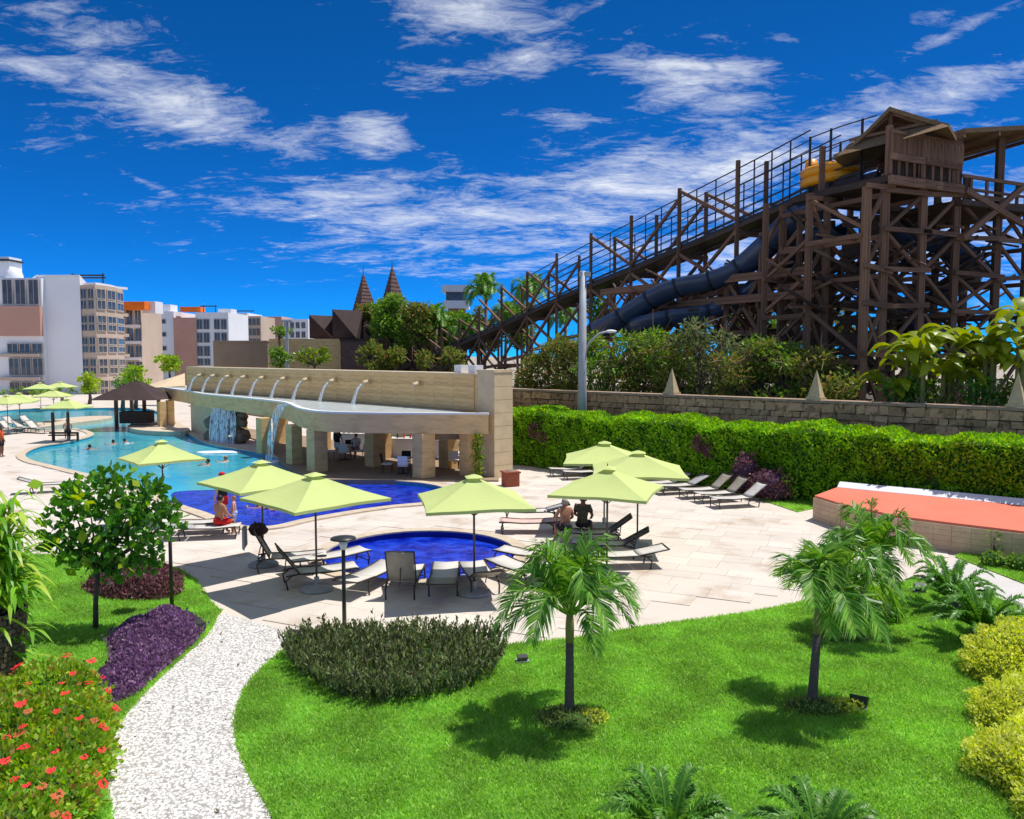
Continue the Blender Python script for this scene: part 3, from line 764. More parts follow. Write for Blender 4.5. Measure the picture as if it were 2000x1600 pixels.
# rock waterfall
rw = thing('rock_waterfall', G(432, 868), 'small waterfall over brown boulders under the pavilion trough', 'waterfall')
b0 = G(432, 866)
rs = random.Random(5)
for k in range(26):
    hgt = rs.uniform(0, 1.9); a = rs.uniform(-2.0, 2.0)
    c = Vector((b0.x + a * .75 - .1, b0.y + .9 + hgt * .25 - a * .55 + rs.uniform(-.2, .2), hgt))
    s = rs.uniform(.3, .55)
    MB().blob(c, (s, s * .8, s * .75), .22, k, 10, 7).build('boulder', m_rock, rw, smooth=True)
for k in range(15):
    a = -1.15 + k * .165 + rs.uniform(-.05, .05); x = b0.x + a * .8; y = b0.y + .3 - a * .5
    w = rs.uniform(.05, .12); pts = [(x, y + .35, 2.2), (x, y + .1, 1.9), (x + rs.uniform(-.06, .06), y, 1.3 + rs.uniform(0, .3)), (x + rs.uniform(-.06, .06), y - .2, .7), (x + rs.uniform(-.05, .05), y - .28, -.1)]
    vsx = []
    for (X, Y, Z) in pts:
        w2 = w * rs.uniform(.6, 1.3); vsx += [(X - w2, Y + w2 * .5, Z), (X, Y - .06, Z), (X + w2, Y - w2 * .5, Z)]
    MB().add(vsx, [(i * 3 + j, i * 3 + j + 1, i * 3 + j + 4, i * 3 + j + 3) for i in range(4) for j in range(2)]).build('water_strand', m_fall, rw, smooth=True)
f0 = G(428, 880)
MB().blob((f0.x, f0.y, -.12), (1.5, .5, .10), .12, 3, 20, 6).build('foam', m_foam, rw, smooth=True)
# chute sheet
ch = thing('water_chute', G(525, 905), 'tall sheet of water pouring off the pavilion corner', 'waterfall')
top = Vector((-11.75, 41.6, 3.06)); bot = G(525, 898); pts = []
for k in range(11):
    s = k / 10; q = top.lerp(bot, s ** .62); pts.append(Vector((q.x, q.y - .15 * math.sin(s * 3.1), top.z + .04 - (top.z + .14) * s ** 1.7)))
mb = MB(); vsx = []
for i, q in enumerate(pts):
    w = .46 - .16 * i / 10
    for j in range(7):
        u = (j / 6 - .5) * 2
        vsx.append((q.x + u * w * .72, q.y - u * w * .55 + .05 * math.cos(j * 2.1 + i * .3), q.z - .03 * abs(u)))
mb.add(vsx, [(i * 7 + j, i * 7 + j + 1, (i + 1) * 7 + j + 1, (i + 1) * 7 + j) for i in range(10) for j in range(6)])
mb.build('water_sheet', m_fall, ch, smooth=True)
MB().blob((bot.x, bot.y, -.13), (.75, .6, .10), .2, 4, 16, 6).build('foam', m_foam, ch, smooth=True)
# spouts and jets
for i, (t, run) in enumerate(((5.0, 0), (9.3, 1), (12.6, 1), (15.5, 1), (18.1, 1), (20.8, 1), (23.3, 1), (25.6, 1), (27.8, 1), (30.0, 1))):
    rp_ = pp(t, .0, 4.17)
    lab = ['dry stone spout nearest the pier on pavilion wall', 'water spout second from the pier on pavilion wall'][i] if i < 2 else '%s water spout from the pier on pavilion wall' % ['third', 'fourth', 'fifth', 'sixth', 'seventh', 'eighth', 'ninth', 'tenth'][i - 2]
    s = thing('water_spout', rp_, lab, 'spout', 'spouts along the pavilion wall')
    mb = MB(); o_ = pp(t, .42, 4.16); mb.tube([pp(t, -.02, 4.22), pp(t, .2, 4.22), o_, pp(t, .5, 4.1)], [.10, .11, .12, .10], 10); mb.build('spout_lip', m_stone_cap, s, smooth=True)
    MB().box(pp(t, .0, 4.2), (.3, .05, .3), pang).build('wall_plate', m_stone_p, s)
    if run:
        pts = [pp(t + .02 * k, .5 + .55 * (k / 8) ** .9, 4.08 - 1.05 * (k / 8) ** 1.9) for k in range(9)]
        MB().tube(pts, [.055, .06, .062, .064, .068, .072, .08, .09, .12], 8).build('water_jet', m_fall, s, smooth=True)

# terracotta planter with the climbing vine beside the pier
pl = thing('planter', G(997, 952), 'square terracotta planter at the foot of the pavilion pier', 'planter')
q = G(997, 952); mb = MB(); mb.box((q.x, q.y + .3, .3), (.62, .62, .58), R(20)); mb.build('box', m_terra, pl, bevel=.02)
MB().box((q.x, q.y + .3, .62), (.7, .7, .07), R(20)).build('rim', m_terra, pl)
MB().blob((q.x, q.y + .3, .62), (.3, .3, .1), .1, 2, 10, 6).build('soil', m_rock, pl)

# ================================================================== coral topped terrace on the right
near = gp([(1591, 968), (1606, 972), (1645, 984), (1700, 996), (1756, 1008), (1860, 1021), (1978, 1035), (2200, 1062)], .86)
far = gp([(2200, 1004), (2000, 985), (1850, 970), (1700, 956), (1640, 950)], .86)
ct = thing('raised_terrace', (near[3][0], near[3][1], 0), 'raised terrace with coral red top, white kerb and tan brick side', 'terrace')
MB().prism(near + far, 0, .80).build('terrace_body', m_brick, ct)
MB().prism(near + far, .804, .86).build('coral_top', m_coral, ct)
ol = offset_line(far, .30)
for i in range(len(far) - 1):
    a_, b_2, c_2, d_2 = far[i], far[i + 1], ol[i + 1], ol[i]
    MB().add([(*a_, .865), (*b_2, .865), (*c_2, .865), (*d_2, .865), (*a_, 1.04), (*b_2, 1.04), (*c_2, .872), (*d_2, .872)], [(3, 2, 1, 0), (4, 5, 6, 7), (0, 1, 5, 4), (1, 2, 6, 5), (2, 3, 7, 6), (3, 0, 4, 7)]).build('white_kerb', m_white, ct)
bm_me = MB().box((0, 0, 0), (1, 1, 1)).mesh('brick'); bm_me.materials.append(m_brick)
for i in range(len(near) - 1):
    a, b = Vector(near[i]), Vector(near[i + 1]); t = (b - a); Ln = t.length; t.normalize(); nrm = Vector((t.y, -t.x))
    if nrm.y > 0: nrm = -nrm
    an = math.atan2(t.y, t.x); n_ = max(1, round(Ln / .5))
    for r_ in range(5):
        for k in range(n_):
            w = Ln / n_; o = bpy.data.objects.new('brick', bm_me); COL.objects.link(o); o.parent = ct
            c = a + t * (k + .5) * w + nrm * .02
            o.location = Vector((c.x, c.y, .08 + r_ * .158)) - ORG[ct.name]; o.rotation_euler = (0, 0, an); o.scale = (w - .006, .07, .153)

# ================================================================== hotel blocks
UNITG = {}
def cube_me(mat, nm):
    k = mat.name + nm
    if k not in UNITG:
        me = MB().box((0, 0, 0), (1, 1, 1)).mesh(nm); me.materials.append(mat); UNITG[k] = me
    return UNITG[k]
def put(nm, mat, parent, loc, scale, rz):
    o = bpy.data.objects.new(nm, cube_me(mat, nm)); COL.objects.link(o); o.parent = parent
    o.location = Vector(loc) - ORG[parent.name]; o.rotation_euler = (0, 0, rz); o.scale = scale
    ORG[o.name] = ORG[parent.name]; return o
def window_row(parent, a, b, z0, z1, n, gap=.16, frame=m_frame, mull=1, depth=.12, rail=False):
    """n windows between plan points a and b on a facade (b to the right seen from outside)"""
    a, b = Vector(a), Vector(b); t = b - a; Ln = t.length; t.normalize(); nrm = Vector((t.y, -t.x)); an = math.atan2(t.y, t.x)
    w = Ln / n
    for k in range(n):
        c = a + t * (k + .5) * w; ww = w * (1 - gap)
        mb = MB(); bx = lambda cx_, cz, sx, sz: mb.box((cx_, 0, cz), (sx, .16, sz))
        f = .045 * ww + .02
        me_k = 'win%.2f_%.2f_%d_%s' % (ww, z1 - z0, mull, frame.name)
        if me_k not in UNITG:
            H = z1 - z0
            bx(0, H / 2 - f / 2, ww, f); bx(0, -H / 2 + f / 2, ww, f); bx(-ww / 2 + f / 2, 0, f, H - 2 * f); bx(ww / 2 - f / 2, 0, f, H - 2 * f)
            for m_ in range(mull): bx(-ww / 2 + (m_ + 1) * ww / (mull + 1), 0, f * .7, H - 2 * f)
            me = mb.mesh('window'); me.materials.append(frame); UNITG[me_k] = me
        o = bpy.data.objects.new('window', UNITG[me_k]); COL.objects.link(o); o.parent = parent
        o.location = Vector((c.x + nrm.x * .06, c.y + nrm.y * .06, (z0 + z1) / 2)) - ORG[parent.name]; o.rotation_euler = (0, 0, an)
        pk = 'pane%.2f_%.2f' % (ww, z1 - z0)
        if pk not in UNITG:
            me = MB().box((0, 0, 0), (ww - 2 * f + .02, .05, z1 - z0 - 2 * f + .02)).mesh('pane'); me.materials.append(m_glass); UNITG[pk] = me
        g = bpy.data.objects.new('pane', UNITG[pk]); COL.objects.link(g); g.parent = o
        g.location = (0, .0, 0)
def P2(px, d): return Vector(((px - 1000) * d / FPX, d))
def zat(py, d): return EYE - (py - 695) * d / FPX
# --- nearest block (left edge)
dA = 116.0
bA = thing('hotel_block', (-66, 118, -1), 'tall white hotel block at left edge with blank white gable and curved window bays', 'building')
a0, a1 = P2(84, dA), P2(163, dA)
MB().prism([a0, a1, a1 + Vector((-5.4, 12)), a0 + Vector((-9, 12))], -1.5, zat(543, dA)).build('gable_wall', m_whitew, bA)
MB().prism([a0 + Vector((-.2, -.2)), a1 + Vector((.1, -.2)), a1 + Vector((-5.2, 11.5)), a0 + Vector((-8.9, 11.5))], zat(543, dA) + .004, zat(543, dA) + .3).build('parapet', m_white, bA)
l0, l1 = P2(-30, dA - 1.2), P2(88, dA - .9)
MB().prism([l0, l1, l1 + Vector((0, 8)), l0 + Vector((0, 8))], -1.5, zat(546, dA)).build('left_wing', m_whitew, bA)
put('pink_panel', m_pink, bA, ((l0.x + l1.x) / 2, dA - 1.25, (zat(600, dA) + zat(657, dA)) / 2), (l1.x - l0.x + .1, .7, zat(600, dA) - zat(657, dA)), 0)
q0, q1 = P2(10, dA - 1.35), P2(86, dA - 1.05)
window_row(bA, q0, q1, zat(597, dA), zat(549, dA), 3, .2, m_frame, 1)
window_row(bA, P2(16, dA - 1.3), P2(88, dA - 1.05), zat(690, dA), zat(671, dA), 3, .12, m_frame, 1)
window_row(bA, P2(18, dA - 1.3), P2(88, dA - 1.05), zat(733, dA), zat(699, dA), 3, .12, m_frame, 1)
window_row(bA, P2(18, dA - 1.3), P2(88, dA - 1.05), zat(768, dA), zat(745, dA), 3, .12, m_frame, 1)
for y in (694, 739): put('balcony_band', m_beigew, bA, (P2(52, dA).x, dA - 1.5, zat(y, dA)), (6.0, .8, .42), 0)
pent = MB().blob((P2(28, dA).x, dA + 1, zat(543, dA)), (1.2, 1.2, 1.5), .05, 1, 14, 8).build('roof_dome', m_white, bA, smooth=True)
put('roof_house', m_whitew, bA, (P2(2, dA).x, dA + 2, zat(530, dA)), (3.2, 3, 4.0), 0)
put('roof_slab', m_darkmetal, bA, (P2(2, dA).x, dA + 1.8, zat(510, dA)), (3.8, 3.4, .25), 0)
# curved bay facade to the right, floor by floor
fac = [tuple(P2(163, dA + .2)), tuple(P2(192, dA - .6)), tuple(P2(212, dA + 1.2)), tuple(P2(231, dA + 4)), tuple(P2(246, dA + 8))]
tops = [zat(y, dA) for y in (558, 610, 652, 694, 736, 778)]
mbw = MB(); mbw.prism(fac + [(fac[-1][0] - 5.5, fac[-1][1] + 8), (fac[0][0] - 5, fac[0][1] + 11)], -1.5, tops[0]).build('bay_wall', m_beigew, bA)
for fl in range(5):
    zt = tops[fl] - (.5 if fl else .55); zb = tops[fl + 1] + .35
    for i in range(4):
        window_row(bA, fac[i], fac[i + 1], zb, zb + (zt - zb) * .46, 1 if i else 2, .14, m_frame, 1)
        window_row(bA, fac[i], fac[i + 1], zb + (zt - zb) * .5, zt, 1 if i else 2, .14, m_frame, 1)
    band = offset_line(fac, .42)
    if fl: MB().prism(band + [(fac[-1][0] + .5, fac[-1][1] + .5), (fac[0][0], fac[0][1] + 2)], tops[fl] - .28, tops[fl] + .2).build('balcony_band', m_beigew, bA)
MB().prism(offset_line(fac, .6) + [(fac[-1][0] + .5, fac[-1][1] + .5), (fac[0][0], fac[0][1] + 2)], tops[0] + .004, tops[0] + .35).build('roof_edge', m_whitew, bA)
for px in (150, 208): put('pergola_post', m_darkmetal, bA, (P2(px, dA + 2).x, dA + 2, zat(546, dA)), (.15, .15, 1.9), 0)
put('pergola_beam', m_darkmetal, bA, (P2(179, dA + 2).x, dA + 2, zat(537, dA)), (4.9, .2, .22), 0)
put('pergola_beam', m_darkmetal, bA, (P2(182, dA + 5).x, dA + 5, zat(538, dA)), (4.9, .2, .22), 0)
# --- stepped part behind it
dA2 = 134.0
bA2 = thing('hotel_block', (P2(262, dA2).x, dA2, -1), 'narrow balconied hotel wing with orange awning behind the left block', 'building')
e0, e1 = P2(232, dA2), P2(280, dA2 + 4)
MB().prism([e0, e1, e1 + Vector((0, 8)), e0 + Vector((-2, 8))], -1.5, zat(596, dA2)).build('wall', m_beigew, bA2)
for y0, y1 in ((604, 634), (640, 666), (674, 698), (706, 730)):
    window_row(bA2, e0, e1, zat(y1, dA2), zat(y0, dA2), 3, .16, m_frame, 1)
    put('balcony_band', m_whitew, bA2, ((e0.x + e1.x) / 2 - .3, dA2 + 1.3, zat(y1 + 3, dA2)), (4.4, .7, .45), .5)
put('awning', m_orange, bA2, (P2(265, dA2).x, dA2 + 1, zat(598, dA2)), (4.2, 3, 1.3), 0)
put('roof_house', m_white, bA2, (P2(287, dA2).x, dA2 + 3, zat(600, dA2)), (2.2, 3, 2.0), 0)
# --- second block
dB = 187.0
bB = thing('hotel_block', (P2(330, dB).x, dB, -1), 'distant white hotel block with small square windows and pink side panel', 'building')
def blk(px0, px1, ytop, d, mat, nm, par, dep=14, ybot=None):
    p, q = P2(px0, d), P2(px1, d)
    return MB().prism([p, q, q + Vector((0, dep)), p + Vector((0, dep))], -1.5 if ybot is None else zat(ybot, d), zat(ytop, d)).build(nm, mat, par)
blk(274, 343, 609, dB, m_whitew, 'wall', bB); blk(342, 386, 621, dB - .6, m_pink, 'pink_panel', bB)
blk(385, 449, 611, dB - .3, m_whitew, 'wall', bB)
for y in (628, 653, 680, 707):
    for px in (288, 313): window_row(bB, P2(px, dB), P2(px + 15, dB), zat(y + 5, dB), zat(y - 4, dB), 1, .05, m_frame, 0)
for y0, y1 in ((624, 644), (650, 670), (676, 696), (700, 714)):
    window_row(bB, P2(386, dB - .35), P2(413, dB - .35), zat(y1, dB), zat(y0, dB), 2, .12, m_frame, 1)
    window_row(bB, P2(420, dB - .35), P2(447, dB - .35), zat(y1, dB), zat(y0, dB), 2, .14, m_frame, 1)
put('awning', m_orange, bB, (P2(370, dB).x, dB + 3, zat(604, dB)), (4.8, 3, 1.1), 0)
put('roof_house', m_white, bB, (P2(305, dB).x, dB + 4, zat(603, dB)), (6, 4, 2.0), 0)
put('roof_house', m_white, bB, (P2(436, dB).x, dB + 4, zat(609, dB)), (3, 4, 1.4), 0)
for px in (395, 418): put('pergola_post', m_darkmetal, bB, (P2(px, dB).x, dB + 2, zat(604, dB)), (.15, .15, 1.9), 0)
put('pergola_beam', m_darkmetal, bB, (P2(405, dB).x, dB + 2, zat(598, dB)), (4, .2, .25), 0)
# --- third and far blocks
dC = 235.0
bC = thing('hotel_block', (P2(470, dC).x, dC, -1), 'far white hotel block with grey railing on its roof, right of the pink panel', 'building')
blk(446, 486, 612, dC, m_whitew, 'wall', bC); blk(485, 512, 618, dC + .4, m_beigew, 'wall', bC)
for y0, y1 in ((622, 636), (642, 656), (662, 676)):
    window_row(bC, P2(487, dC + .35), P2(511, dC + .35), zat(y1, dC), zat(y0, dC), 3, .14, m_frame, 1)
put('roof_rail', m_darkmetal, bC, (P2(474, dC).x, dC + 1, zat(608, dC)), (7, .2, .3), 0)
dE = 280.0
bE = thing('hotel_block', (P2(560, dE).x, dE, -1), 'low far block with terracotta roof band behind the slim tree', 'building')
blk(508, 604, 624, dE, m_whitew, 'wall', bE); blk(524, 552, 619, dE - .5, m_pink, 'roof_house', bE)
for y0, y1 in ((630, 642), (648, 660)): window_row(bE, P2(512, dE), P2(600, dE), zat(y1, dE), zat(y0, dE), 8, .3, m_frame, 1)
bF = thing('white_kiosk', (P2(890, 150).x, 150, 5), 'white flat-roofed lookout box on a stilted base among far palms', 'building')
blk(864, 917, 558, 150, m_white, 'roof_slab', bF, 6, 571); blk(872, 912, 571, 151, m_glass, 'glazing', bF, 4, 588); blk(866, 915, 588, 150.2, m_whitew, 'parapet', bF, 5.6, 603); blk(876, 908, 603, 151, m_tanwall, 'base', bF, 4)
# tan theatre walls, spires and angular dark roofs
th1 = thing('tan_wall', (P2(470, 104).x, 104, 0), 'windowless brown rendered wall left of the slim lamp mast', 'wall')
blk(418, 524, 668, 104, m_tanwall, 'wall', th1, 6); blk(418, 524, 665.5, 103.8, m_wallcap, 'cap', th1, 6.2, 668)
th2 = thing('tan_wall', (P2(610, 98).x, 98, 0), 'grey tan hall wall below the dark angular roofs', 'wall')
blk(527, 668, 662, 98, m_stone_p, 'wall', th2, 5); blk(666, 716, 666, 97.5, m_spire, 'side_wall', th2, 5); blk(664, 720, 662, 97.3, m_darkroof, 'side_cap', th2, 5, 666)
th3 = thing('brown_building', (P2(760, 112).x, 112, 0), 'long low brown timber building behind the trees at the ramp foot', 'building')
blk(690, 905, 640, 112, m_spire, 'wall', th3, 6)
for k in range(12): put('post', m_wood, th3, (P2(700 + k * 18, 111.7).x, 111.7, 3.5), (.35, .3, 9), 0)
for (x0, x1, y0, lab) in ((606, 652, 616, 'smaller dark angular prism roof on the hall, left of its neighbour'), (651, 697, 605, 'larger dark angular prism roof on the hall, next to the spires')):
    d = 100; o = thing('prism_roof', (P2(x0, d).x, d, zat(661, d)), lab, 'roof', 'angular dark roofs on the hall')
    A_, B_, C_, E_ = P2(x0, d), P2(x1, d), P2(x1, d + 3.2), P2(x0, d + 4)
    zt, zb = zat(y0, d), zat(661, d)
    MB().add([(A_.x, d, zb), (B_.x, d, zb), (A_.x, d, zt), (B_.x + .3, d + 3, zt), (A_.x, d + 5, zb), (B_.x, d + 5, zb), (A_.x, d + 5, zt)], [(0, 1, 2), (1, 3, 2), (0, 2, 6, 4), (2, 3, 6), (1, 5, 3), (4, 6, 3, 5)]).build('roof_facets', m_darkroof, o)
    MB().bar((A_.x, d - .02, zt), (B_.x, d - .02, zb), .12).build('ridge_trim', m_spire, o)
for (px, ya, yb, hw, lab) in ((712, 537, 640, 31, 'left and lower of the two brown pointed spires'), (768, 523, 640, 34, 'right and taller of the two brown pointed spires')):
    d = 125; o = thing('spire', (P2(px, d).x, d, zat(yb, d)), lab, 'spire', 'pair of brown spires')
    w = hw * d / FPX; c = P2(px, d); zt, zb = zat(ya, d), zat(yb, d)
    mb = MB(); n = 5
    for i in range(n * 3):
        s0, s1 = i / (n * 3), (i + 1) / (n * 3); w0, w1 = w * (1 - s0) + .12, w * (1 - s1) + .02
        z0, z1 = zb + (zt - zb) * s0, zb + (zt - zb) * s1
        vs_ = [(c.x + x_ * w0, d + y_ * w0, z0) for x_, y_ in ((0, -1.3), (1.15, .3), (0, 1.3), (-1.0, .0))] + [(c.x + x_ * w1, d + y_ * w1, z1) for x_, y_ in ((0, -1.3), (1.15, .3), (0, 1.3), (-1.0, 0.0))]
        mb.add(vs_, [(0, 1, 5, 4), (1, 2, 6, 5), (2, 3, 7, 6), (3, 0, 4, 7)])
    mb.build('shingled_cone', m_spire, o)
    MB().tube([(c.x, d, zt - .3), (c.x, d, zt + 1.3)], [.08, .02], 6).build('finial', m_darkmetal, o)
# thatched hut on the island
hp = G(256, 836); hut = thing('swim_up_hut', (hp.x, hp.y, .2), 'dark roofed open hut standing in the lagoon', 'hut')
z0, z1 = zat(776, hp.y), zat(746, hp.y)
mb = MB(); hw = 2.55
prof = [(1.0, z0 - .15), (.72, z0 + .28), (.4, z0 + .75), (.12, z1)]
vs_ = []
for s, z in prof: vs_ += [(hp.x + .2 + x_ * hw * s, hp.y + .6 + y_ * 2.2 * s, z) for x_, y_ in ((-1, -1), (0, -1.05), (1, -1), (1.05, 0), (1, 1), (0, 1.05), (-1, 1), (-1.05, 0))]
fs = [(i * 8 + k, i * 8 + (k + 1) % 8, (i + 1) * 8 + (k + 1) % 8, (i + 1) * 8 + k) for i in range(3) for k in range(8)] + [tuple(range(24, 32)), tuple(range(7, -1, -1))]
mb.add(vs_, fs).build('roof', m_darkroof, hut)
for px, py in ((228, 833), (283, 831)):
    c = G(px, py); MB().tube([(c.x, c.y, -.3), (c.x, c.y, z0)], .16, 8).build('post', m_wood, hut)
    MB().tube([(c.x, c.y + 2.6, -.3), (c.x, c.y + 2.6, z0)], .16, 8).build('post', m_wood, hut)
MB().box((hp.x + .2, hp.y + .6, .8), (2.2, 1.2, .9)).build('bar_counter', m_wood_d, hut)
q = D(325, 742, 72); o = thing('canvas_awning', (q.x, q.y, q.z - .6), 'cream angled roof piece above the hut, left of the pavilion wall', 'awning')
pts = [D(290, 752, 70), D(361, 729, 72), D(362, 754, 66), D(305, 757, 66)]
MB().add([tuple(p) for p in pts] + [(p.x, p.y, p.z - .25) for p in pts], [(0, 1, 2, 3)[::-1], (4, 5, 6, 7), (0, 3, 7, 4), (3, 2, 6, 7), (2, 1, 5, 6), (1, 0, 4, 5)]).build('roof_slab', m_stone_cap, o)

# ================================================================== timber water-slide structure behind the wall
def beam(parent, name, p0, p1, w, h=None, mat=m_wood):
    p0, p1 = Vector(p0), Vector(p1); d = p1 - p0; h = h or w
    o = bpy.data.objects.new(name, cube_me(mat, name)); COL.objects.link(o); o.parent = parent
    o.location = (p0 + p1) / 2 - ORG[parent.name]
    o.rotation_mode = 'QUATERNION'; o.rotation_quaternion = d.to_track_quat('Z', 'Y')
    o.scale = (w, h, d.length); return o
RA = Vector((-.433, .901)); RB = Vector((.901, .433))    # away along the ramp / across it
def rk(k, b=0.0): return Vector((13.7 - 2.4 * k + RB.x * b, 48 + 5.0 * k + RB.y * b))
KZ = [(-1.75, 14.45), (-1.3, 14.5), (-1, 14.4), (-.5, 13.95), (0, 13.55), (1, 12.8), (2, 12.05), (3, 11.35), (4, 10.55), (5, 9.65), (6, 8.7), (8, 7.1), (10, 5.4), (12, 3.8), (13, 2.9)]
def tz(k): return float(np.interp(k, [a for a, _ in KZ], [b for _, b in KZ]))
def r3(k, b, dz): p = rk(k, b); return Vector((p.x, p.y, tz(k) + dz))
rs = random.Random(21)
ramp = thing('slide_ramp', (rk(3).x, rk(3).y, 0), 'long timber trestle ramp with dark track rising to the slide tower', 'ramp')
BW = 1.5
# track bed and its edge boards
ks = [-1.75, -1.3, -1, -.5, 0, .5, 1, 1.5, 2, 3, 4, 5, 6, 7, 8, 9, 10, 11, 12, 13]
for a, b in zip(ks[:-1], ks[1:]):
    vs_ = []
    for k in (a, b):
        for bb_ in (-.25, BW + .25):
            for dz in (-.16, .06): vs_.append(r3(k, bb_, dz))
    MB().add(vs_, [(0, 1, 5, 4), (2, 6, 7, 3), (0, 4, 6, 2), (1, 3, 7, 5), (0, 2, 3, 1), (4, 5, 7, 6)]).build('track_bed', m_track, ramp)
    beam(ramp, 'edge_beam', r3(a, -.3, -.28), r3(b, -.3, -.28), .14, .22, m_wood_d)
    beam(ramp, 'edge_beam', r3(a, BW + .3, -.28), r3(b, BW + .3, -.28), .14, .22, m_wood_d)
    beam(ramp, 'kerb_board', r3(a, -.3, .22), r3(b, -.3, .12), .06, .14, m_track)
for k in range(0, 13):
    top = 3.75 if k < 7 else 2.6
    for bb_ in (-.35, BW + .35):
        p = rk(k, bb_); beam(ramp, 'post', (p.x, p.y, 0), (p.x, p.y, tz(k) + top * rs.uniform(.94, 1.03)), .23, .23)
        if k < 12:
            up = r3(k, bb_, top * .82); lo = r3(k + 1, bb_, .05)
            if k % 2 == 0 or k > 3: beam(ramp, 'brace', r3(k, bb_, .1), r3(k + 1, bb_, top * .95), .15, .2)
            if k % 3 == 1: beam(ramp, 'brace', up, r3(k + 1, bb_, .1), .15, .2)
            # bracing below
            z_lo = max(0.5, tz(k + 1) - 5.0)
            if bb_ < 0 or k % 2:
                beam(ramp, 'brace', r3(k, bb_, -.5), (*rk(k + 1, bb_), max(.3, tz(k + 1) - 3.6)), .16, .2)
                beam(ramp, 'brace', r3(k + 1, bb_, -.5), (*rk(k, bb_), max(.3, tz(k) - 4.0)), .16, .2)
            if tz(k) > 6: beam(ramp, 'stringer', (*rk(k, bb_), tz(k) - 4.0), (*rk(k + 1, bb_), tz(k + 1) - 3.6), .2, .28)
    beam(ramp, 'cross_beam', r3(k, -.5, -.66), r3(k, BW + .5, -.66), .25, .3)
    if tz(k) > 6: beam(ramp, 'cross_beam', r3(k, -.4, -4.0), r3(k, BW + .4, -4.0), .2, .25)
# handrails
for bb_ in (-.36, BW + .36):
    for j, hgt in enumerate((.6, 1.1, 1.6, 2.1, 2.6, 3.1)):
        pts = [r3(k, bb_, hgt) for k in (-1.0, -.5, 0, 1, 2, 3, 4, 5)]
        MB().tube(pts, .028 if j < 5 else .04, 5).build('rail_cable', m_darkmetal, ramp)
    for k in (-.75, -.5, -.25, .35, .68, 1.35, 1.68, 2.5):
        beam(ramp, 'rail_post', r3(k, bb_, 0), r3(k, bb_, 3.1), .07, .07, m_darkmetal)
    pts = [r3(k, bb_, 2.7) for k in (-1.75, -1.4, -1.0)]
    for hgt in (.6, 1.2, 1.9, 2.7):
        MB().tube([r3(k, bb_, hgt) for k in (-1.75, -1.4, -1.0)], .035, 5).build('rail_cable', m_darkmetal, ramp)
    for k in (-1.0, -1.25, -1.6): beam(ramp, 'rail_post', r3(k, bb_, -.2), r3(k, bb_, 2.75), .1, .1, m_darkmetal)

# ---- the tower
T0 = rk(-1.8, 0)
def tp(a, b, z): return Vector((T0.x + RA.x * a + RB.x * b, T0.y + RA.y * a + RB.y * b, z))
tow = thing('slide_tower', tp(0, 3, 0), 'tall dark timber water slide tower with braced legs and a thatched lookout', 'tower')
bs = [-2.6, -1.4, 1.2, 3.6, 6.8, 9.2]
as_ = [-1.2, 2.2, 5.2]
for b in bs:
    for a in as_:
        zt = {-2.6: 13.3, -1.4: 14.0, 1.2: 14.0, 3.6: 16.3, 6.8: 16.5, 9.2: 16.8}[b] if a < 0 else (13.6 if b < 3 else 15.6)
        beam(tow, 'post', tp(a, b, 0), tp(a, b, zt), rs.uniform(.25, .34), .3)
levels = [3.2, 5.6, 7.9, 9.6, 11.4, 13.3]
for i, z in enumerate(levels):
    for a in as_:
        for j in range(len(bs) - 1):
            if rs.random() < (.8 if a < 0 else .5): beam(tow, 'beam', tp(a - .25, bs[j] - .3, z + rs.uniform(-.15, .15)), tp(a - .25, bs[j + 1] + .3, z + rs.uniform(-.15, .15)), .13, .22)
    for b in bs:
        for j in range(len(as_) - 1):
            if rs.random() < .6: beam(tow, 'beam', tp(as_[j], b - .2, z - .3), tp(as_[j + 1], b - .2, z - .3), .13, .22)
for a in as_:
    for j in range(len(bs) - 1):
        for i in range(len(levels) - 1):
            r_ = rs.random()
            if a > 4 and r_ > .5: continue
            if r_ < .5: beam(tow, 'brace', tp(a, bs[j], levels[i]), tp(a, bs[j + 1], levels[i + 1]), .12, .17)
            if r_ > .4: beam(tow, 'brace', tp(a, bs[j + 1], levels[i]), tp(a, bs[j], levels[i + 1]), .12, .17)
for b in bs:
    for i in range(0, len(levels) - 1, 1):
        if rs.random() < .45: beam(tow, 'brace', tp(as_[0], b, levels[i]), tp(as_[1], b, levels[i + 1]), .12, .17)
        if rs.random() < .45: beam(tow, 'brace', tp(as_[2], b, levels[i]), tp(as_[1], b, levels[i + 1]), .12, .17)
# plank stair core between the legs
for i in range(34):
    z = 1.0 + i * .37
    if rs.random() < .55: beam(tow, 'plank', tp(1.3, -1.3, z), tp(1.3, 1.1, z), .06, .34, m_wood_d)
for i in range(26):
    z = 4.2 + i * .37
    if rs.random() < .4: beam(tow, 'plank', tp(2.0, 1.3, z), tp(2.0, 3.5, z), .06, .34, m_wood_d)
for i in range(18):
    if rs.random() < .4: beam(tow, 'plank', tp(2.6, 3.8, 6.4 + i * .37), tp(2.6, 6.7, 6.4 + i * .37), .06, .33, m_wood_d)
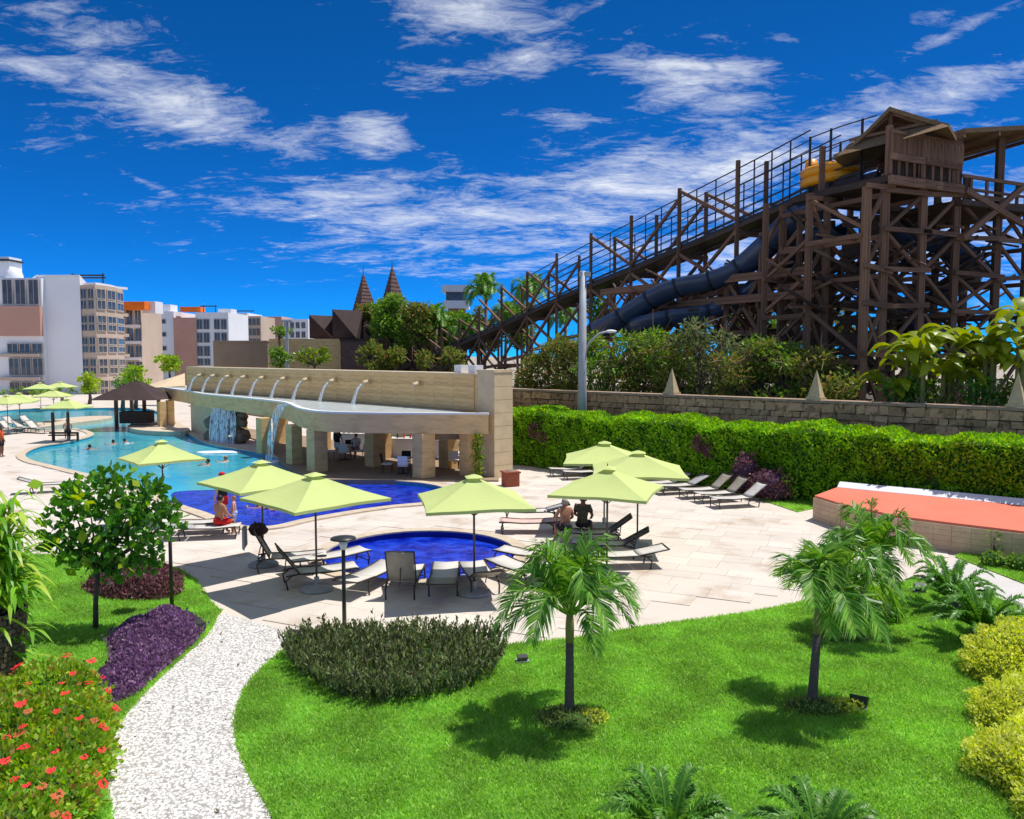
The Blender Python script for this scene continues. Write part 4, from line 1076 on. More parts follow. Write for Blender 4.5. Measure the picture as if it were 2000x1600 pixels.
# platforms
MB().add([tuple(tp(a, b, z)) for z in (13.55, 13.85) for a, b in ((-1.7, -1.7), (-1.7, 3.3), (4.4, 3.3), (4.4, -1.7))], [(3, 2, 1, 0), (4, 5, 6, 7), (0, 1, 5, 4), (1, 2, 6, 5), (2, 3, 7, 6), (3, 0, 4, 7)]).build('platform', m_wood_d, tow)
MB().add([tuple(tp(a, b, z)) for z in (12.9, 13.15) for a, b in ((-1.7, 3.35), (-1.7, 9.4), (5.4, 9.4), (5.4, 3.35))], [(3, 2, 1, 0), (4, 5, 6, 7), (0, 1, 5, 4), (1, 2, 6, 5), (2, 3, 7, 6), (3, 0, 4, 7)]).build('platform', m_wood_d, tow)
# slatted balustrade of the lookout
for (a0_, b0_, a1_, b1_, n_) in ((-1.6, -1.55, -1.6, .55, 15), (-1.6, .7, -1.6, 3.1, 5)):
    for i in range(n_ + 1):
        s = i / n_; a_, b_2 = a0_ + (a1_ - a0_) * s, b0_ + (b1_ - b0_) * s
        beam(tow, 'slat', tp(a_, b_2, 14.7), tp(a_, b_2, 15.75), .09 if n_ > 6 else .42, .05, m_wood)
    beam(tow, 'rail', tp(a0_ - .02, b0_ - .1, 15.78), tp(a1_ - .02, b1_ + .1, 15.78), .1, .14); beam(tow, 'rail', tp(a0_ - .02, b0_ - .1, 14.68), tp(a1_ - .02, b1_ + .1, 14.68), .12, .3)
    for i in range(5):
        s = i / 4; beam(tow, 'stud', tp(a0_ + .05, b0_ + (b1_ - b0_) * s, 13.85), tp(a0_ + .05, b0_ + (b1_ - b0_) * s, 14.6), .12, .12)
    beam(tow, 'joist', tp(a0_ - .1, b0_ - .2, 13.6), tp(a0_ - .1, b1_ + .2, 13.6), .2, .4)
MB().add([tuple(tp(a, b, z)) for z in (13.86, 15.6) for a, b in ((-1.3, -1.4), (-1.3, 3.0), (-1.2, 3.0), (-1.2, -1.4))], [(3, 2, 1, 0), (4, 5, 6, 7), (0, 1, 5, 4), (1, 2, 6, 5), (2, 3, 7, 6), (3, 0, 4, 7)]).build('back_panel', m_wood_d, tow)
for a, b in ((-1.4, -1.5), (-1.4, .6), (-1.4, 3.0), (2.6, -1.4), (2.6, 3.0)): beam(tow, 'roof_post', tp(a, b, 13.8), tp(a, b, 16.1), .24, .24)
# thatched gable roof with flared eaves, ridge running away to the right
RO = Vector((17.9, 38.3)); RAL = Vector((.58, .815)); RAC = Vector((.815, -.58))
def rp3(s, along):   # s: signed distance across from the ridge, along: away
    if s < 0: z = float(np.interp(-s, [0, .9, 1.6, 2.1, 2.6], [17.2, 16.35, 15.75, 15.45, 15.3]))
    else: z = float(np.interp(s, [0, .9, 1.8, 2.5], [17.2, 16.75, 16.3, 16.0]))
    p = RO + RAC * s + RAL * along
    return Vector((p.x, p.y, z))
ss = [-2.45, -2.1, -1.6, -.9, 0, .8, 1.6, 2.5]
vs_ = [tuple(rp3(s, al)) for al in (-.5, 4.4) for s in ss] + [tuple(rp3(s, al) - Vector((0, 0, .2))) for al in (-.5, 4.4) for s in ss]
n = len(ss); fs = []
for j in range(n - 1):
    fs += [(j, j + 1, n + j + 1, n + j)[::-1], (2 * n + j, 2 * n + j + 1, 3 * n + j + 1, 3 * n + j), (j, 2 * n + j, 2 * n + j + 1, j + 1)[::-1], (n + j, n + j + 1, 3 * n + j + 1, 3 * n + j)]
fs += [(0, n, 3 * n, 2 * n), (n - 1, 3 * n - 1, 4 * n - 1, 2 * n - 1)]
rf = MB().add(vs_, fs).build('thatched_roof', m_thatch, tow)
def rq(s, al, z): p = RO + RAC * s + RAL * al; return Vector((p.x, p.y, z))
MB().add([tuple(rq(-1.75, -.05, 15.95)), tuple(rq(1.9, -.05, 16.3)), tuple(rq(2.6, -1.1, 15.75)), tuple(rq(.4, -1.0, 15.45)), tuple(rq(-2.2, -.8, 15.2))], [(0, 4, 3), (0, 3, 1), (1, 3, 2)]).build('front_skirt', m_thatch, rf)
beam(rf, 'truss', rq(0, -.2, 16.0), rq(0, -.2, 17.05), .13, .13); beam(rf, 'truss', rq(-1.8, -.2, 16.0), rq(2.0, -.2, 16.3), .13, .13)
beam(rf, 'truss', rq(.1, -.2, 16.9), rq(1.3, -.2, 16.3), .11, .11); beam(rf, 'truss', rq(-.1, -.2, 16.8), rq(-1.0, -.2, 16.1), .11, .11)
MB().add([tuple(rq(-1.75, 1.4, 15.9)), tuple(rq(1.9, 1.4, 16.3)), tuple(rq(0, 1.4, 17.1))], [(0, 1, 2)]).build('gable_panel', m_thatch, rf)
# shed canopy on the right
pts = [tp(-2.0, 2.9, 16.15), tp(-2.6, 9.8, 17.1), tp(4.8, 9.8, 16.7), tp(4.8, 2.9, 15.9)]
cn = MB().add([tuple(p) for p in pts] + [(p.x, p.y, p.z + .22) for p in pts], [(0, 1, 2, 3)[::-1], (4, 5, 6, 7), (0, 1, 5, 4), (1, 2, 6, 5), (2, 3, 7, 6), (3, 0, 4, 7)]).build('shed_canopy', m_thatch, tow)
for s in (.0, .33, .66, 1.0):
    beam(cn, 'rafter', pts[0].lerp(pts[1], s) - Vector((0, 0, .12)), pts[3].lerp(pts[2], s) - Vector((0, 0, .12)), .12, .18)
for b in (4.2, 5.4, 6.6, 7.8, 9.0):
    beam(tow, 'rail_post', tp(-1.5, b, 13.1), tp(-1.5, b, 14.3), .12, .12)
beam(tow, 'rail', tp(-1.55, 3.5, 14.3), tp(-1.55, 9.2, 14.3), .12, .16); beam(tow, 'rail', tp(-1.55, 3.5, 13.7), tp(-1.55, 9.2, 13.7), .1, .12)
beam(tow, 'brace', tp(-1.6, 3.6, 11.3), tp(-1.6, 8.0, 14.1), .2, .28); beam(tow, 'brace', tp(-1.65, 3.6, 13.6), tp(-1.65, 9.2, 12.0), .2, .28)

# slim irregular struts between the legs
for i in range(220):
    a_, b_2, z_ = rs.uniform(-1.2, 5.2), rs.uniform(-2.6, 9.2), rs.uniform(3.5, 12.2)
    if rs.random() < .5: q_ = tp(a_ + rs.uniform(-.4, .4), b_2 + rs.choice((-1, 1)) * rs.uniform(1.4, 3.0), z_ + rs.uniform(-1.6, 1.6))
    else: q_ = tp(a_ + rs.choice((-1, 1)) * rs.uniform(1.2, 2.6), b_2 + rs.uniform(-.5, .5), z_ + rs.uniform(-1.4, 1.4))
    beam(tow, 'strut', tp(a_, b_2, z_), q_, rs.uniform(.07, .12), rs.uniform(.08, .14), rs.choice((m_wood, m_wood_d)))

# ---- lower trestle carrying the flumes
tre = thing('flume_trestle', (11, 50, 0), 'tangled lower timber trestle carrying the navy slide tubes', 'trestle')
F0 = Vector((7.5, 55.5)); F1 = Vector((17.2, 41.6)); FD = (F1 - F0); FL = FD.length; FD.normalize(); FN = Vector((FD.y, -FD.x)) * -1
def fp(t, o, z): return Vector((F0.x + FD.x * t + FN.x * o, F0.y + FD.y * t + FN.y * o, z))
ts = [0.0, 2.7, 5.4, 8.0, 10.4, 12.8, 15.2]
for o_ in (-1.3, 1.6, 4.4):
    for t in ts:
        zt = np.interp(t, [0, 4, 8, 12, 16], [9.2, 9.8, 10.6, 12.0, 13.6]) + rs.uniform(-.6, .4)
        beam(tre, 'post', fp(t, o_, 0), fp(t, o_, zt), .24, .24)
    for z in (3.4, 5.0, 6.8, 8.7, 9.9):
        for a, b in zip(ts[:-1], ts[1:]):
            if rs.random() < .72: beam(tre, 'beam', fp(a - .3, o_ + .2, z + rs.uniform(-.15, .15)), fp(b + .3, o_ + .2, z + rs.uniform(-.15, .15)), .18, .32)
    for a, b in zip(ts[:-1], ts[1:]):
        for z in (3.4, 6.8):
            if rs.random() < .8: beam(tre, 'brace', fp(a, o_, z), fp(b, o_, z + 3.2), .16, .22)
            if rs.random() < .8: beam(tre, 'brace', fp(b, o_, z), fp(a, o_, z + 3.2), .16, .22)
        if a > 8:
            beam(tre, 'brace', fp(a, o_, 9.9), fp(b, o_, 12.2), .16, .22)
            if rs.random() < .7: beam(tre, 'brace', fp(b, o_, 9.9), fp(a, o_, 12.0), .16, .22)
for t in ts:
    for z in (5.0, 8.7): beam(tre, 'cross_beam', fp(t, -1.6, z - .3), fp(t, 4.8, z - .3), .18, .3)
    if rs.random() < .8: beam(tre, 'brace', fp(t, -1.3, 5), fp(t, 1.6, 8.4), .14, .2)
for i in range(190):
    t_2, o_2, z_ = rs.uniform(0, 15.2), rs.uniform(-1.4, 4.4), rs.uniform(4.5, 10.4)
    if rs.random() < .6: q_ = fp(t_2 + rs.choice((-1, 1)) * rs.uniform(1.2, 2.8), o_2 + rs.uniform(-.3, .3), z_ + rs.uniform(-1.7, 1.7))
    else: q_ = fp(t_2 + rs.uniform(-.4, .4), o_2 + rs.choice((-1, 1)) * rs.uniform(1, 2.4), z_ + rs.uniform(-1.3, 1.3))
    beam(tre, 'strut', fp(t_2, o_2, z_), q_, rs.uniform(.07, .12), rs.uniform(.08, .14), rs.choice((m_wood, m_wood, m_wood_d)))
# long walkway beams seen level
for t0, t1, z in ((0, 16, 9.9), (4, 16.5, 8.7), (1, 10, 7.6)):
    beam(tre, 'walkway_beam', fp(t0, -1.7, z), fp(t1, -1.7, z + .1), .22, .42)
# flumes
def flume(pts, rad, name_label, parent_label):
    P = [Vector(p) for p in pts]
    dense = []
    for i in range(len(P) - 1):
        a, b, c, d = P[max(i - 1, 0)], P[i], P[i + 1], P[min(i + 2, len(P) - 1)]
        for k in range(6):
            t = k / 6; dense.append(.5 * ((2 * b) + (c - a) * t + (2 * a - 5 * b + 4 * c - d) * t * t + (3 * b - a - 3 * c + d) * t ** 3))
    dense.append(P[-1])
    fl = thing('slide_flume', dense[len(dense) // 2], name_label, 'water slide', 'navy slide tubes')
    nseg = 9; seg = 6
    ring = []
    for i, p in enumerate(dense):
        t = (dense[min(i + 1, len(dense) - 1)] - dense[max(i - 1, 0)]).normalized(); sd = t.cross(Vector((0, 0, 1))).normalized(); up = sd.cross(t)
        ring.append([p + sd * math.cos(a) * rad + up * (math.sin(a) * rad * .9) for a in np.linspace(R(165), R(375), nseg)])
    for i0 in range(0, len(dense) - 1, seg):
        i1 = min(i0 + seg, len(dense) - 1); mb = MB(); vs_ = [q for i in range(i0, i1 + 1) for q in ring[i]]
        mb.add(vs_, [(i * nseg + j, i * nseg + j + 1, (i + 1) * nseg + j + 1, (i + 1) * nseg + j) for i in range(i1 - i0) for j in range(nseg - 1)])
        o = mb.build('flume_section', m_flume, fl, smooth=True)
        m = o.modifiers.new('wall', 'SOLIDIFY'); m.thickness = .06
        MB().tube([ring[i1][j] + (dense[i1] - ring[i1][j]) * -.05 for j in range(nseg)], .06, 5).build('flange', m_track, o)
    return fl
flume([(16.4, 41.8, 13.6), (15.4, 43.2, 13.2), (14.3, 44.6, 12.0), (13.0, 45.8, 10.8), (11.6, 46.6, 10.2), (9.9, 47.6, 9.9), (8.4, 48.6, 9.2), (7.0, 49.6, 8.2), (5.6, 51.2, 7.4)], .85, 'navy slide tube sweeping down left from under the tower platform', '')
flume([(17.2, 42.5, 12.6), (15.9, 44.2, 11.6), (14.6, 45.6, 10.2), (13.4, 46.6, 9.2), (11.6, 47.2, 8.4), (9.5, 47.8, 8.1), (7.8, 49.5, 7.6), (8.2, 51.8, 7.0), (10.5, 52.5, 6.4)], .8, 'navy slide tube curling through the middle of the lower trestle', '')
flume([tuple(tp(3.0, 4.0, 12.4)), tuple(tp(.9, 4.4, 11.8)), tuple(tp(.2, 6.0, 11.0)), tuple(tp(1.2, 8.0, 10.0)), tuple(tp(3.2, 7.6, 9.0)), tuple(tp(3.4, 5.4, 8.2)), tuple(tp(1.2, 4.6, 7.3)), tuple(tp(.4, 6.4, 6.5)), tuple(tp(1.5, 8.2, 5.8))], .75, 'dark spiral slide tube inside the right side of the tower', '')
# yellow rafts
def raft(loc, rz, label, upright=True, sc=1.0):
    o = thing('raft', loc, label, 'raft', 'yellow slide rafts')
    base = Vector(loc); ca, sa = math.cos(rz), math.sin(rz)
    tr_ = lambda x, y, z: (base.x + (x * ca - y * sa) * sc, base.y + (x * sa + y * ca) * sc, base.z + z * sc)
    for z, r_ in ((.22, .23), (.62, .23)):
        pts = [tr_(x, y, z) for x, y in ((-1.0, -.5), (-.5, -.72), (.5, -.72), (1.0, -.5), (1.15, 0), (1.0, .5), (.5, .72), (-.5, .72), (-1.0, .5), (-1.15, 0), (-1.0, -.5))]
        MB().tube(pts, r_ * sc, 10).build('tube', m_yellow, o, smooth=True)
    MB().blob(tr_(0, 0, .15), (1.05 * sc, .8 * sc, .12 * sc), .02, 1, 16, 6).build('floor', m_yellow, o, smooth=True)
    if upright: MB().tube([tr_(-1.05, 0, .4), tr_(-1.12, 0, .9), tr_(-1.1, 0, 1.35)], [.26 * sc, .3 * sc, .24 * sc], 10).build('headrest', m_yellow, o, smooth=True)
    return o
q = r3(-1.12, BW * .3, .12); raft(q, math.atan2(-RA.y, -RA.x), 'yellow inflatable raft on the track beside the lookout', True, 1.2)
raft(Vector(fp(11.8, -2.6, 4.6)), .4, 'yellow inflatable raft low behind the boundary wall shrubs', True, .9)
# decking under that low raft
pfm = thing('low_platform', fp(13, -2.2, 4.4), 'low timber boarding platform with brown plank edge behind the wall', 'platform')
for i in range(8): beam(pfm, 'plank', fp(9.6 + 0.02, -1.6 - i * .26, 4.5), fp(17.2, -1.6 - i * .26, 4.5), .24, .08)
beam(pfm, 'fascia', fp(9.5, -3.75, 4.36), fp(17.3, -3.75, 4.36), .08, .36)
for t in (9.8, 12.2, 14.6, 17): beam(pfm, 'post', fp(t, -3.6, 0), fp(t, -3.6, 4.4), .2, .2)

# ================================================================== street lamp, garden lamps, floodlights
lp = D(1137, 800, 40.0); sl = thing('street_lamp', (lp.x, lp.y, 0), 'tall grey concrete lamp post with curved arm behind the hedge', 'street lamp')
zt = zat(532, 40)
MB().tube([(lp.x, lp.y, 0), (lp.x, lp.y, 4), (lp.x, lp.y, zt)], [.25, .22, .16], 12).build('post', m_greymetal, sl, smooth=True)
MB().box((lp.x + .1, lp.y, zt - .15), (.55, .3, .22)).build('post_head', m_greymetal, sl)
zA, zB = zat(688, 40), zat(648, 40)
arm = MB().tube([(lp.x + .1, lp.y, zA), (lp.x + .4, lp.y, zA + .55), (lp.x + .85, lp.y - .1, zB - .1), (lp.x + 1.25, lp.y - .15, zB)], .055, 8).build('arm', m_greymetal, sl, smooth=True)
MB().blob((lp.x + 1.4, lp.y - .15, zB), (.3, .14, .09), .02, 1, 10, 6).build('lamp_head', m_white, arm, smooth=True)
for (px, top, base, lab) in ((673, 1056, 1242, 'slim garden lamp post rising from the grey-green shrub bed'), (336, 985, 1190, 'slim garden lamp post behind the purple ground cover')):
    p = G(px, base); o = thing('garden_lamp', (p.x, p.y, 0), lab, 'lamp', 'slim garden lamps'); zt = zat(top, p.y)
    MB().tube([(p.x, p.y, 0), (p.x, p.y, zt - .12)], [.045, .038], 8).build('post', m_darkmetal, o, smooth=True)
    MB().lathe((p.x, p.y, zt - .12), [(.05, -.1), (.085, 0), (.09, .06), (.06, .1)], 12).build('lamp_globe', m_white, o, smooth=True)
    MB().lathe((p.x, p.y, zt), [(.05, -.015), (.26, -.01), (.24, .02), (.06, .06)], 18).build('lamp_cap', m_darkmetal, o, smooth=True)
ms = G(561, 700, 0)
pm_ = D(561, 690, 90); o = thing('lamp_mast', (pm_.x, pm_.y, 0), 'thin pale lamp mast standing before the hall wall', 'lamp'); MB().tube([(pm_.x, pm_.y, 0), (pm_.x, pm_.y, zat(630, 90))], [.25, .16], 8).build('post', m_greymetal, o)
MB().box((pm_.x, pm_.y, zat(628, 90)), (1.2, .3, .2)).build('lamp_head', m_greymetal, o)
def flood(px, py, rz, label, sc=.8):
    p = G(px, py); o = thing('floodlight', (p.x, p.y, .03), label, 'floodlight', 'garden floodlights')
    MB().box((p.x, p.y, .05), (.24, .18, .05), rz).build('base', m_basegrey, o)
    mb = MB(); ca, sa = math.cos(rz), math.sin(rz)
    vs_ = [(-.16, -.06, .10), (.16, -.06, .10), (.16, .07, .16), (-.16, .07, .16), (-.19, -.13, .26), (.19, -.13, .26), (.17, .05, .33), (-.17, .05, .33)]
    mb.add([(p.x + x * ca - y * sa, p.y + x * sa + y * ca, z) for x, y, z in [(a * sc, b * sc, c * sc) for a, b, c in vs_]], [(3, 2, 1, 0), (4, 5, 6, 7), (0, 1, 5, 4), (1, 2, 6, 5), (2, 3, 7, 6), (3, 0, 4, 7)]).build('housing', m_darkmetal, o, bevel=.01)
    mb = MB(); vs_ = [(-.15, -.10, .14), (.15, -.10, .14), (.16, -.138, .25), (-.16, -.138, .25)]
    mb.add([(p.x + x * ca - y * sa, p.y + x * sa + y * ca, z) for x, y, z in [(a * sc, b * sc, c * sc) for a, b, c in vs_]], [(0, 1, 2, 3)]).build('lens', m_glass, o)
    return o
flood(1677, 1388, R(150), 'black floodlight on the lawn right of the windblown palm')
flood(382, 1236, R(60), 'small dark floodlight at the tip of the purple ground cover')
flood(1020, 1297, R(10), 'small floodlight on the lawn between shrub bed and front palm', .55)
flood(1796, 1160, R(0), 'dark floodlight beside the far cycad')
flood(574, 1256, R(-30), 'small floodlight on the path corner of the shrub bed')

# ================================================================== VEGETATION
def bush(name, label, cat, lumps, lmat, dens, length, width, core=m_core, up=.25, spread=.9, group=None, jit=.25, coresc=.8, loc=None):
    c = np.mean([l[0] for l in lumps], axis=0)
    o = thing(name, loc or (c[0], c[1], 0), label, cat, group)
    P, Nn = clump_points(lumps, dens, jit)
    quads_object('foliage', leaf_verts(P, Nn, length, width, spread, up), lmat, o)
    if core is not None:
        mb = MB()
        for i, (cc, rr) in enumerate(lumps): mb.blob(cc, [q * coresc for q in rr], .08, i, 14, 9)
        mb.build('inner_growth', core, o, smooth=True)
    return o

# ---- clipped hedge in front of the wall
HW0 = W0 + WN * 1.0
hl = thing('hedge', (HW0.x + WD.x * 18, HW0.y + WD.y * 18, 0), 'long clipped bright green hedge in front of the stone boundary wall', 'hedge')
n = 62000
t = 1.5 + rng.random(n) * 36.5
def hedge_top(t): return 2.82 + .12 * np.sin(t * .9) + .08 * np.sin(t * 2.3 + 1) + .05 * np.sin(t * 5.1)
dep = 1.9
kind_ = rng.random(n)
ht = hedge_top(t)
topm = kind_ < .36; endm = kind_ > .985
fo = rng.random(n); zz_ = rng.random(n)
lump = .16 * np.sin(t * 2.1 + zz_ * 5) * np.sin(zz_ * 7 + t) + .10 * np.sin(t * 5.3 + 2) * np.sin(zz_ * 11 + t * 2)
off = np.where(topm, fo * dep, dep + lump - np.abs(rng.normal(size=n)) * .10 - .25 * np.clip(zz_ - .8, 0, 1))
zc = np.where(topm, ht + .08 * np.sin(t * 4 + off * 5) * np.sin(off * 4) - np.abs(rng.normal(size=n)) * .07 - .5 * np.clip(off - dep + .35, 0, 1) ** 1.5, .05 + zz_ * (ht - .08))
P = np.c_[HW0.x + WD.x * t + WN.x * off, HW0.y + WD.y * t + WN.y * off, zc]
Nn = np.where(topm[:, None], np.array([0, 0, 1.0]), np.array([WN.x, WN.y, .35]))
quads_object('foliage', leaf_verts(P, unit(Nn), .15, .085, 1.0, .3), lf_hedge, hl)
cp = HW0 + WD * 19.8 + WN * .9
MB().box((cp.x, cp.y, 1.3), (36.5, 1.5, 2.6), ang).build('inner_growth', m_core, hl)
# purple shrubs against the hedge
for px, py, rr, rz_, lab in ((1458, 970, .55, 1.7, 'dark red-purple shrub against the hedge, taller of two'), (1505, 978, .8, 1.15, 'dull purple shrub against the hedge right of the taller one'), (1045, 905, .5, .0, None), (1373, 905, .4, 0, None)):
    if lab is None: continue
    p = G(px, py)
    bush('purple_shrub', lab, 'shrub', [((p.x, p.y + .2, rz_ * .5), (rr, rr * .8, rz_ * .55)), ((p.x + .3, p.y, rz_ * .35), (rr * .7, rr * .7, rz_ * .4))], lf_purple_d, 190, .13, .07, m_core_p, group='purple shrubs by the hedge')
for px, zc_, lab in ((1372, 1.9, 'small reddish patch of shrub showing in the hedge face above the loungers'), (1046, 1.9, 'small reddish patch of shrub showing in the hedge face near the pier')):
    q = (px - 1000) / FPX; HF = HW0 + WN * 1.95; t2_ = (q * HF.y - HF.x) / (WD.x - q * WD.y); hx, hy = HF.x + WD.x * t2_, HF.y + WD.y * t2_
    bush('hedge_patch', lab, 'shrub', [((hx, hy, zc_), (.42, .22, .4)), ((hx + .3, hy - .25, zc_ - .3), (.3, .2, .3))], lf_purple_d, 260, .12, .065, None, group='reddish patches in the hedge', loc=(hx, hy, 0))
p = G(1545, 980); o = thing('young_plant', (p.x, p.y, .03), 'spindly young plant with pale stem on the grass wedge', 'plant')
MB().tube([(p.x, p.y, 0), (p.x, p.y, .5), (p.x - .05, p.y, 1.0)], [.06, .045, .02], 6).build('stem', m_bark, o)
P, Nn = clump_points([((p.x - .1, p.y, .75), (.35, .3, .3)), ((p.x, p.y, .35), (.3, .3, .2))], 60); quads_object('foliage', leaf_verts(P, Nn, .16, .07), lf_flower, o)

# ---- palms
def frond_mesh(name, Lr, rise, reach, droop, nl, leafl, wind=0.0, mat=lf_palm, seedv=0, lw=.044, stem=.16, vfold=.35):
    rr = random.Random(seedv)
    mb = MB(); pts = []
    for i in range(13):
        s = i / 12
        pts.append(Vector((reach * (s ** .85) , wind * s * s, rise * math.sin(min(s * 1.9, 1.57)) * (1) - droop * max(0, s - .25) ** 1.8)))
    mb.tube(pts, [.022 * (1 - .8 * i / 12) + .003 for i in range(13)], 5)
    def at(s):
        f = s * 12; i = min(int(f), 11); return pts[i].lerp(pts[i + 1], f - i), (pts[i + 1] - pts[i]).normalized()
    for k in range(nl):
        s = stem + (1 - stem) * k / (nl - 1)
        p, t = at(min(s, .999))
        side = t.cross(Vector((0, 0, 1))).normalized(); upv = side.cross(t)
        ln = leafl * (math.sin(math.pi * (.18 + .80 * (s - stem) / (1 - stem))) ** .7 + .12) * rr.uniform(.8, 1.1)
        for sg in (-1, 1):
            d = (side * sg * .85 + t * (.55 + .5 * s) + upv * rr.uniform(vfold - .25, vfold + .15) + Vector((0, wind * .6, 0))).normalized()
            w = lw * rr.uniform(.8, 1.15)
            a = t.cross(d).normalized().cross(d).normalized() if False else t
            m1 = p + d * ln * .5 + Vector((0, 0, -.04 * ln)); tipp = p + d * ln * .9 + Vector((0, 0, -rr.uniform(.12, .5) * ln))
            b = len(mb.v)
            mb.v += [tuple(p - t * w * .3), tuple(p + t * w * .3), tuple(m1 + t * w * .5), tuple(m1 - t * w * .5), tuple(tipp)]
            mb.f += [(b, b + 1, b + 2, b + 3), (b + 3, b + 2, b + 4)]
    me = mb.mesh(name); me.materials.append(mat); return me
fr_up = [frond_mesh('frond', 1.7, 1.25, .66, .75, 46, .50, 0, seedv=1), frond_mesh('frond', 1.7, 1.15, .88, 1.0, 46, .52, .05, seedv=2)]
fr_mid = [frond_mesh('frond', 1.7, .88, 1.12, 1.2, 48, .50, .08, seedv=3), frond_mesh('frond', 1.7, .75, 1.2, 1.3, 48, .48, -.05, seedv=4)]
fr_low = [frond_mesh('frond', 1.7, .52, 1.18, 1.25, 46, .46, .06, seedv=5), frond_mesh('frond', 1.7, .40, 1.1, 1.25, 44, .44, -.06, seedv=6)]
spear = frond_mesh('spear_leaf', 1.3, 1.3, .07, .0, 22, .30, 0, seedv=8, stem=.35, lw=.03)
def palm(name, label, base, htrunk, shaft, sc, seedv, lean=(0, 0), wind=None, rt=.07, nf=(5, 7, 6), group=None, spear_on=True, trunk_mat=m_ptrunk):
    rr = random.Random(seedv)
    o = thing(name, base, label, 'palm tree', group); b = Vector(base)
    top = b + Vector((lean[0], lean[1], htrunk)); tt = top + Vector((lean[0] * .3, lean[1] * .3, shaft))
    mid = b.lerp(top, .5) + Vector((lean[0] * -.08, 0, 0))
    tk = MB().tube([b - Vector((0, 0, .05)), b + Vector((0, 0, .12)), mid, top], [rt * 1.35, rt * 1.15, rt, rt * .88], 10).build('trunk', trunk_mat, o, smooth=True)
    MB().tube([top, top.lerp(tt, .4), tt], [rt * .95, rt * 1.0, rt * .6], 10).build('crownshaft', m_pshaft, o, smooth=True)
    org = tt - Vector((0, 0, shaft * .3))
    def add(me, az_, extra=0.0, s=1.0):
        f = bpy.data.objects.new('frond', me); COL.objects.link(f); f.parent = o
        f.location = org - ORG[o.name]; f.rotation_euler = (rr.uniform(-.12, .12), extra, az_); k = sc * s * rr.uniform(.9, 1.08); f.scale = (k, k, k)
    for grp, n_, ms_ in ((0, nf[0], fr_up), (1, nf[1], fr_mid), (2, nf[2], fr_low)):
        a0 = rr.uniform(0, 6.28)
        for i in range(n_):
            az_ = a0 + 6.283 * i / n_ + rr.uniform(-.25, .25)
            ex = 0.0
            if wind is not None:
                dlt = math.atan2(math.sin(wind - az_), math.cos(wind - az_)); az_ += dlt * .28
                ex = -.35 * math.cos(dlt) * -1 * .6
            add(rr.choice(ms_), az_, ex)
    if spear_on: add(spear, rr.uniform(0, 6.28), 0, 1.0)
    return o
b1 = G(1112, 1405); palm('young_palm', 'upright young palm on the lawn in front of the round pool', b1, 1.22, .60, .95, 3, (.0, .0), None, .068, (6, 8, 4))
b2 = G(1586, 1382); palm('young_palm', 'leaning windblown palm on the lawn with spotlight beside it', b2, 1.2, .58, .98, 12, (.06, .02), R(-10), .07, (6, 8, 4), spear_on=False)
b3 = G(1652, 1246); palm('young_palm', 'third palm farther back on the lawn before the coral terrace', b3, 1.15, .55, .92, 22, (.42, .1), None, .075, (5, 7, 4))
# ground cover mounds under the palms
def mound(base, rx, ry, h, lab, mats, yellow=None):
    P, Nn = clump_points([((base.x, base.y, 0), (rx, ry, h))], 900, .12)
    o = thing('mound_plant', (base.x, base.y, .03), lab, 'ground cover', 'ground cover round the palms')
    quads_object('foliage', leaf_verts(P, Nn, .06, .03), mats, o)
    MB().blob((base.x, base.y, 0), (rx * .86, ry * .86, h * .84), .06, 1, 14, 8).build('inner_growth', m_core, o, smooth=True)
    if yellow:
        P, Nn = clump_points([((base.x + yellow[0], base.y + yellow[1], .02), (.32, .24, .18))], 1500, .1)
        quads_object('yellow_foliage', leaf_verts(P, Nn, .05, .028), lf_yellow, o)
mound(b1 + Vector((-.03, -.12, 0)), .56, .42, .22, 'round ground cover mound at the foot of the front palm, partly yellow', lf_olive, (.34, .02))
mound(b2 + Vector((.05, -.1, 0)), .6, .36, .18, 'ragged ground cover mound at the foot of the leaning palm', lf_olive, (.42, -.02))
mound(b3 + Vector((-.1, -.1, 0)), .6, .4, .16, 'ground cover mound at the foot of the farther palm', lf_shrub)
p = G(1700, 1215); bush('low_shrub', 'dark low shrub behind the leaning palm crown', 'shrub', [((p.x, p.y, .25), (.55, .45, .45)), ((p.x + .4, p.y + .1, .2), (.4, .4, .35))], lf_tree, 350, .09, .05)

# ---- cycads
cyc = [frond_mesh('frond', .95, .46, .82, .30, 62, .155, 0, lf_cycad, 31, .024, .12, .45), frond_mesh('frond', .95, .66, .66, .28, 62, .155, 0, lf_cycad, 32, .024, .12, .45), frond_mesh('frond', .95, .26, .90, .26, 62, .15, 0, lf_cycad, 33, .024, .12, .45)]
def cycad(base, sc, hz, lab, seedv, nfr=30):
    rr = random.Random(seedv); o = thing('cycad', base, lab, 'cycad', 'cycads on the lawn'); b = Vector(base)
    MB().lathe(b, [(.16 * sc, -.02), (.18 * sc, hz * .4), (.17 * sc, hz * .8), (.10 * sc, hz)], 12).build('trunk', m_wicker, o, smooth=True)
    for i in range(nfr):
        f = bpy.data.objects.new('frond', cyc[(0, 1, 2)[i % 3]]); COL.objects.link(f); f.parent = o
        f.location = (0, 0, hz * .92); f.rotation_euler = (rr.uniform(-.08, .08), rr.uniform(-.12, .1), i * 2.39996 + rr.uniform(-.12, .12)); k = sc * rr.uniform(.92, 1.08); f.scale = (k, k, k)
cycad(G(1858, 1190), 1.16, .28, 'cycad beside the concrete walkway, farther of the right pair', 1)
cycad(G(1916, 1258), 1.18, .32, 'cycad with dark stubby trunk behind the yellow bushes', 2)
cycad(G(1305, 1690), 1.0, .26, 'large cycad rosette at the bottom edge of the lawn', 3, 36)
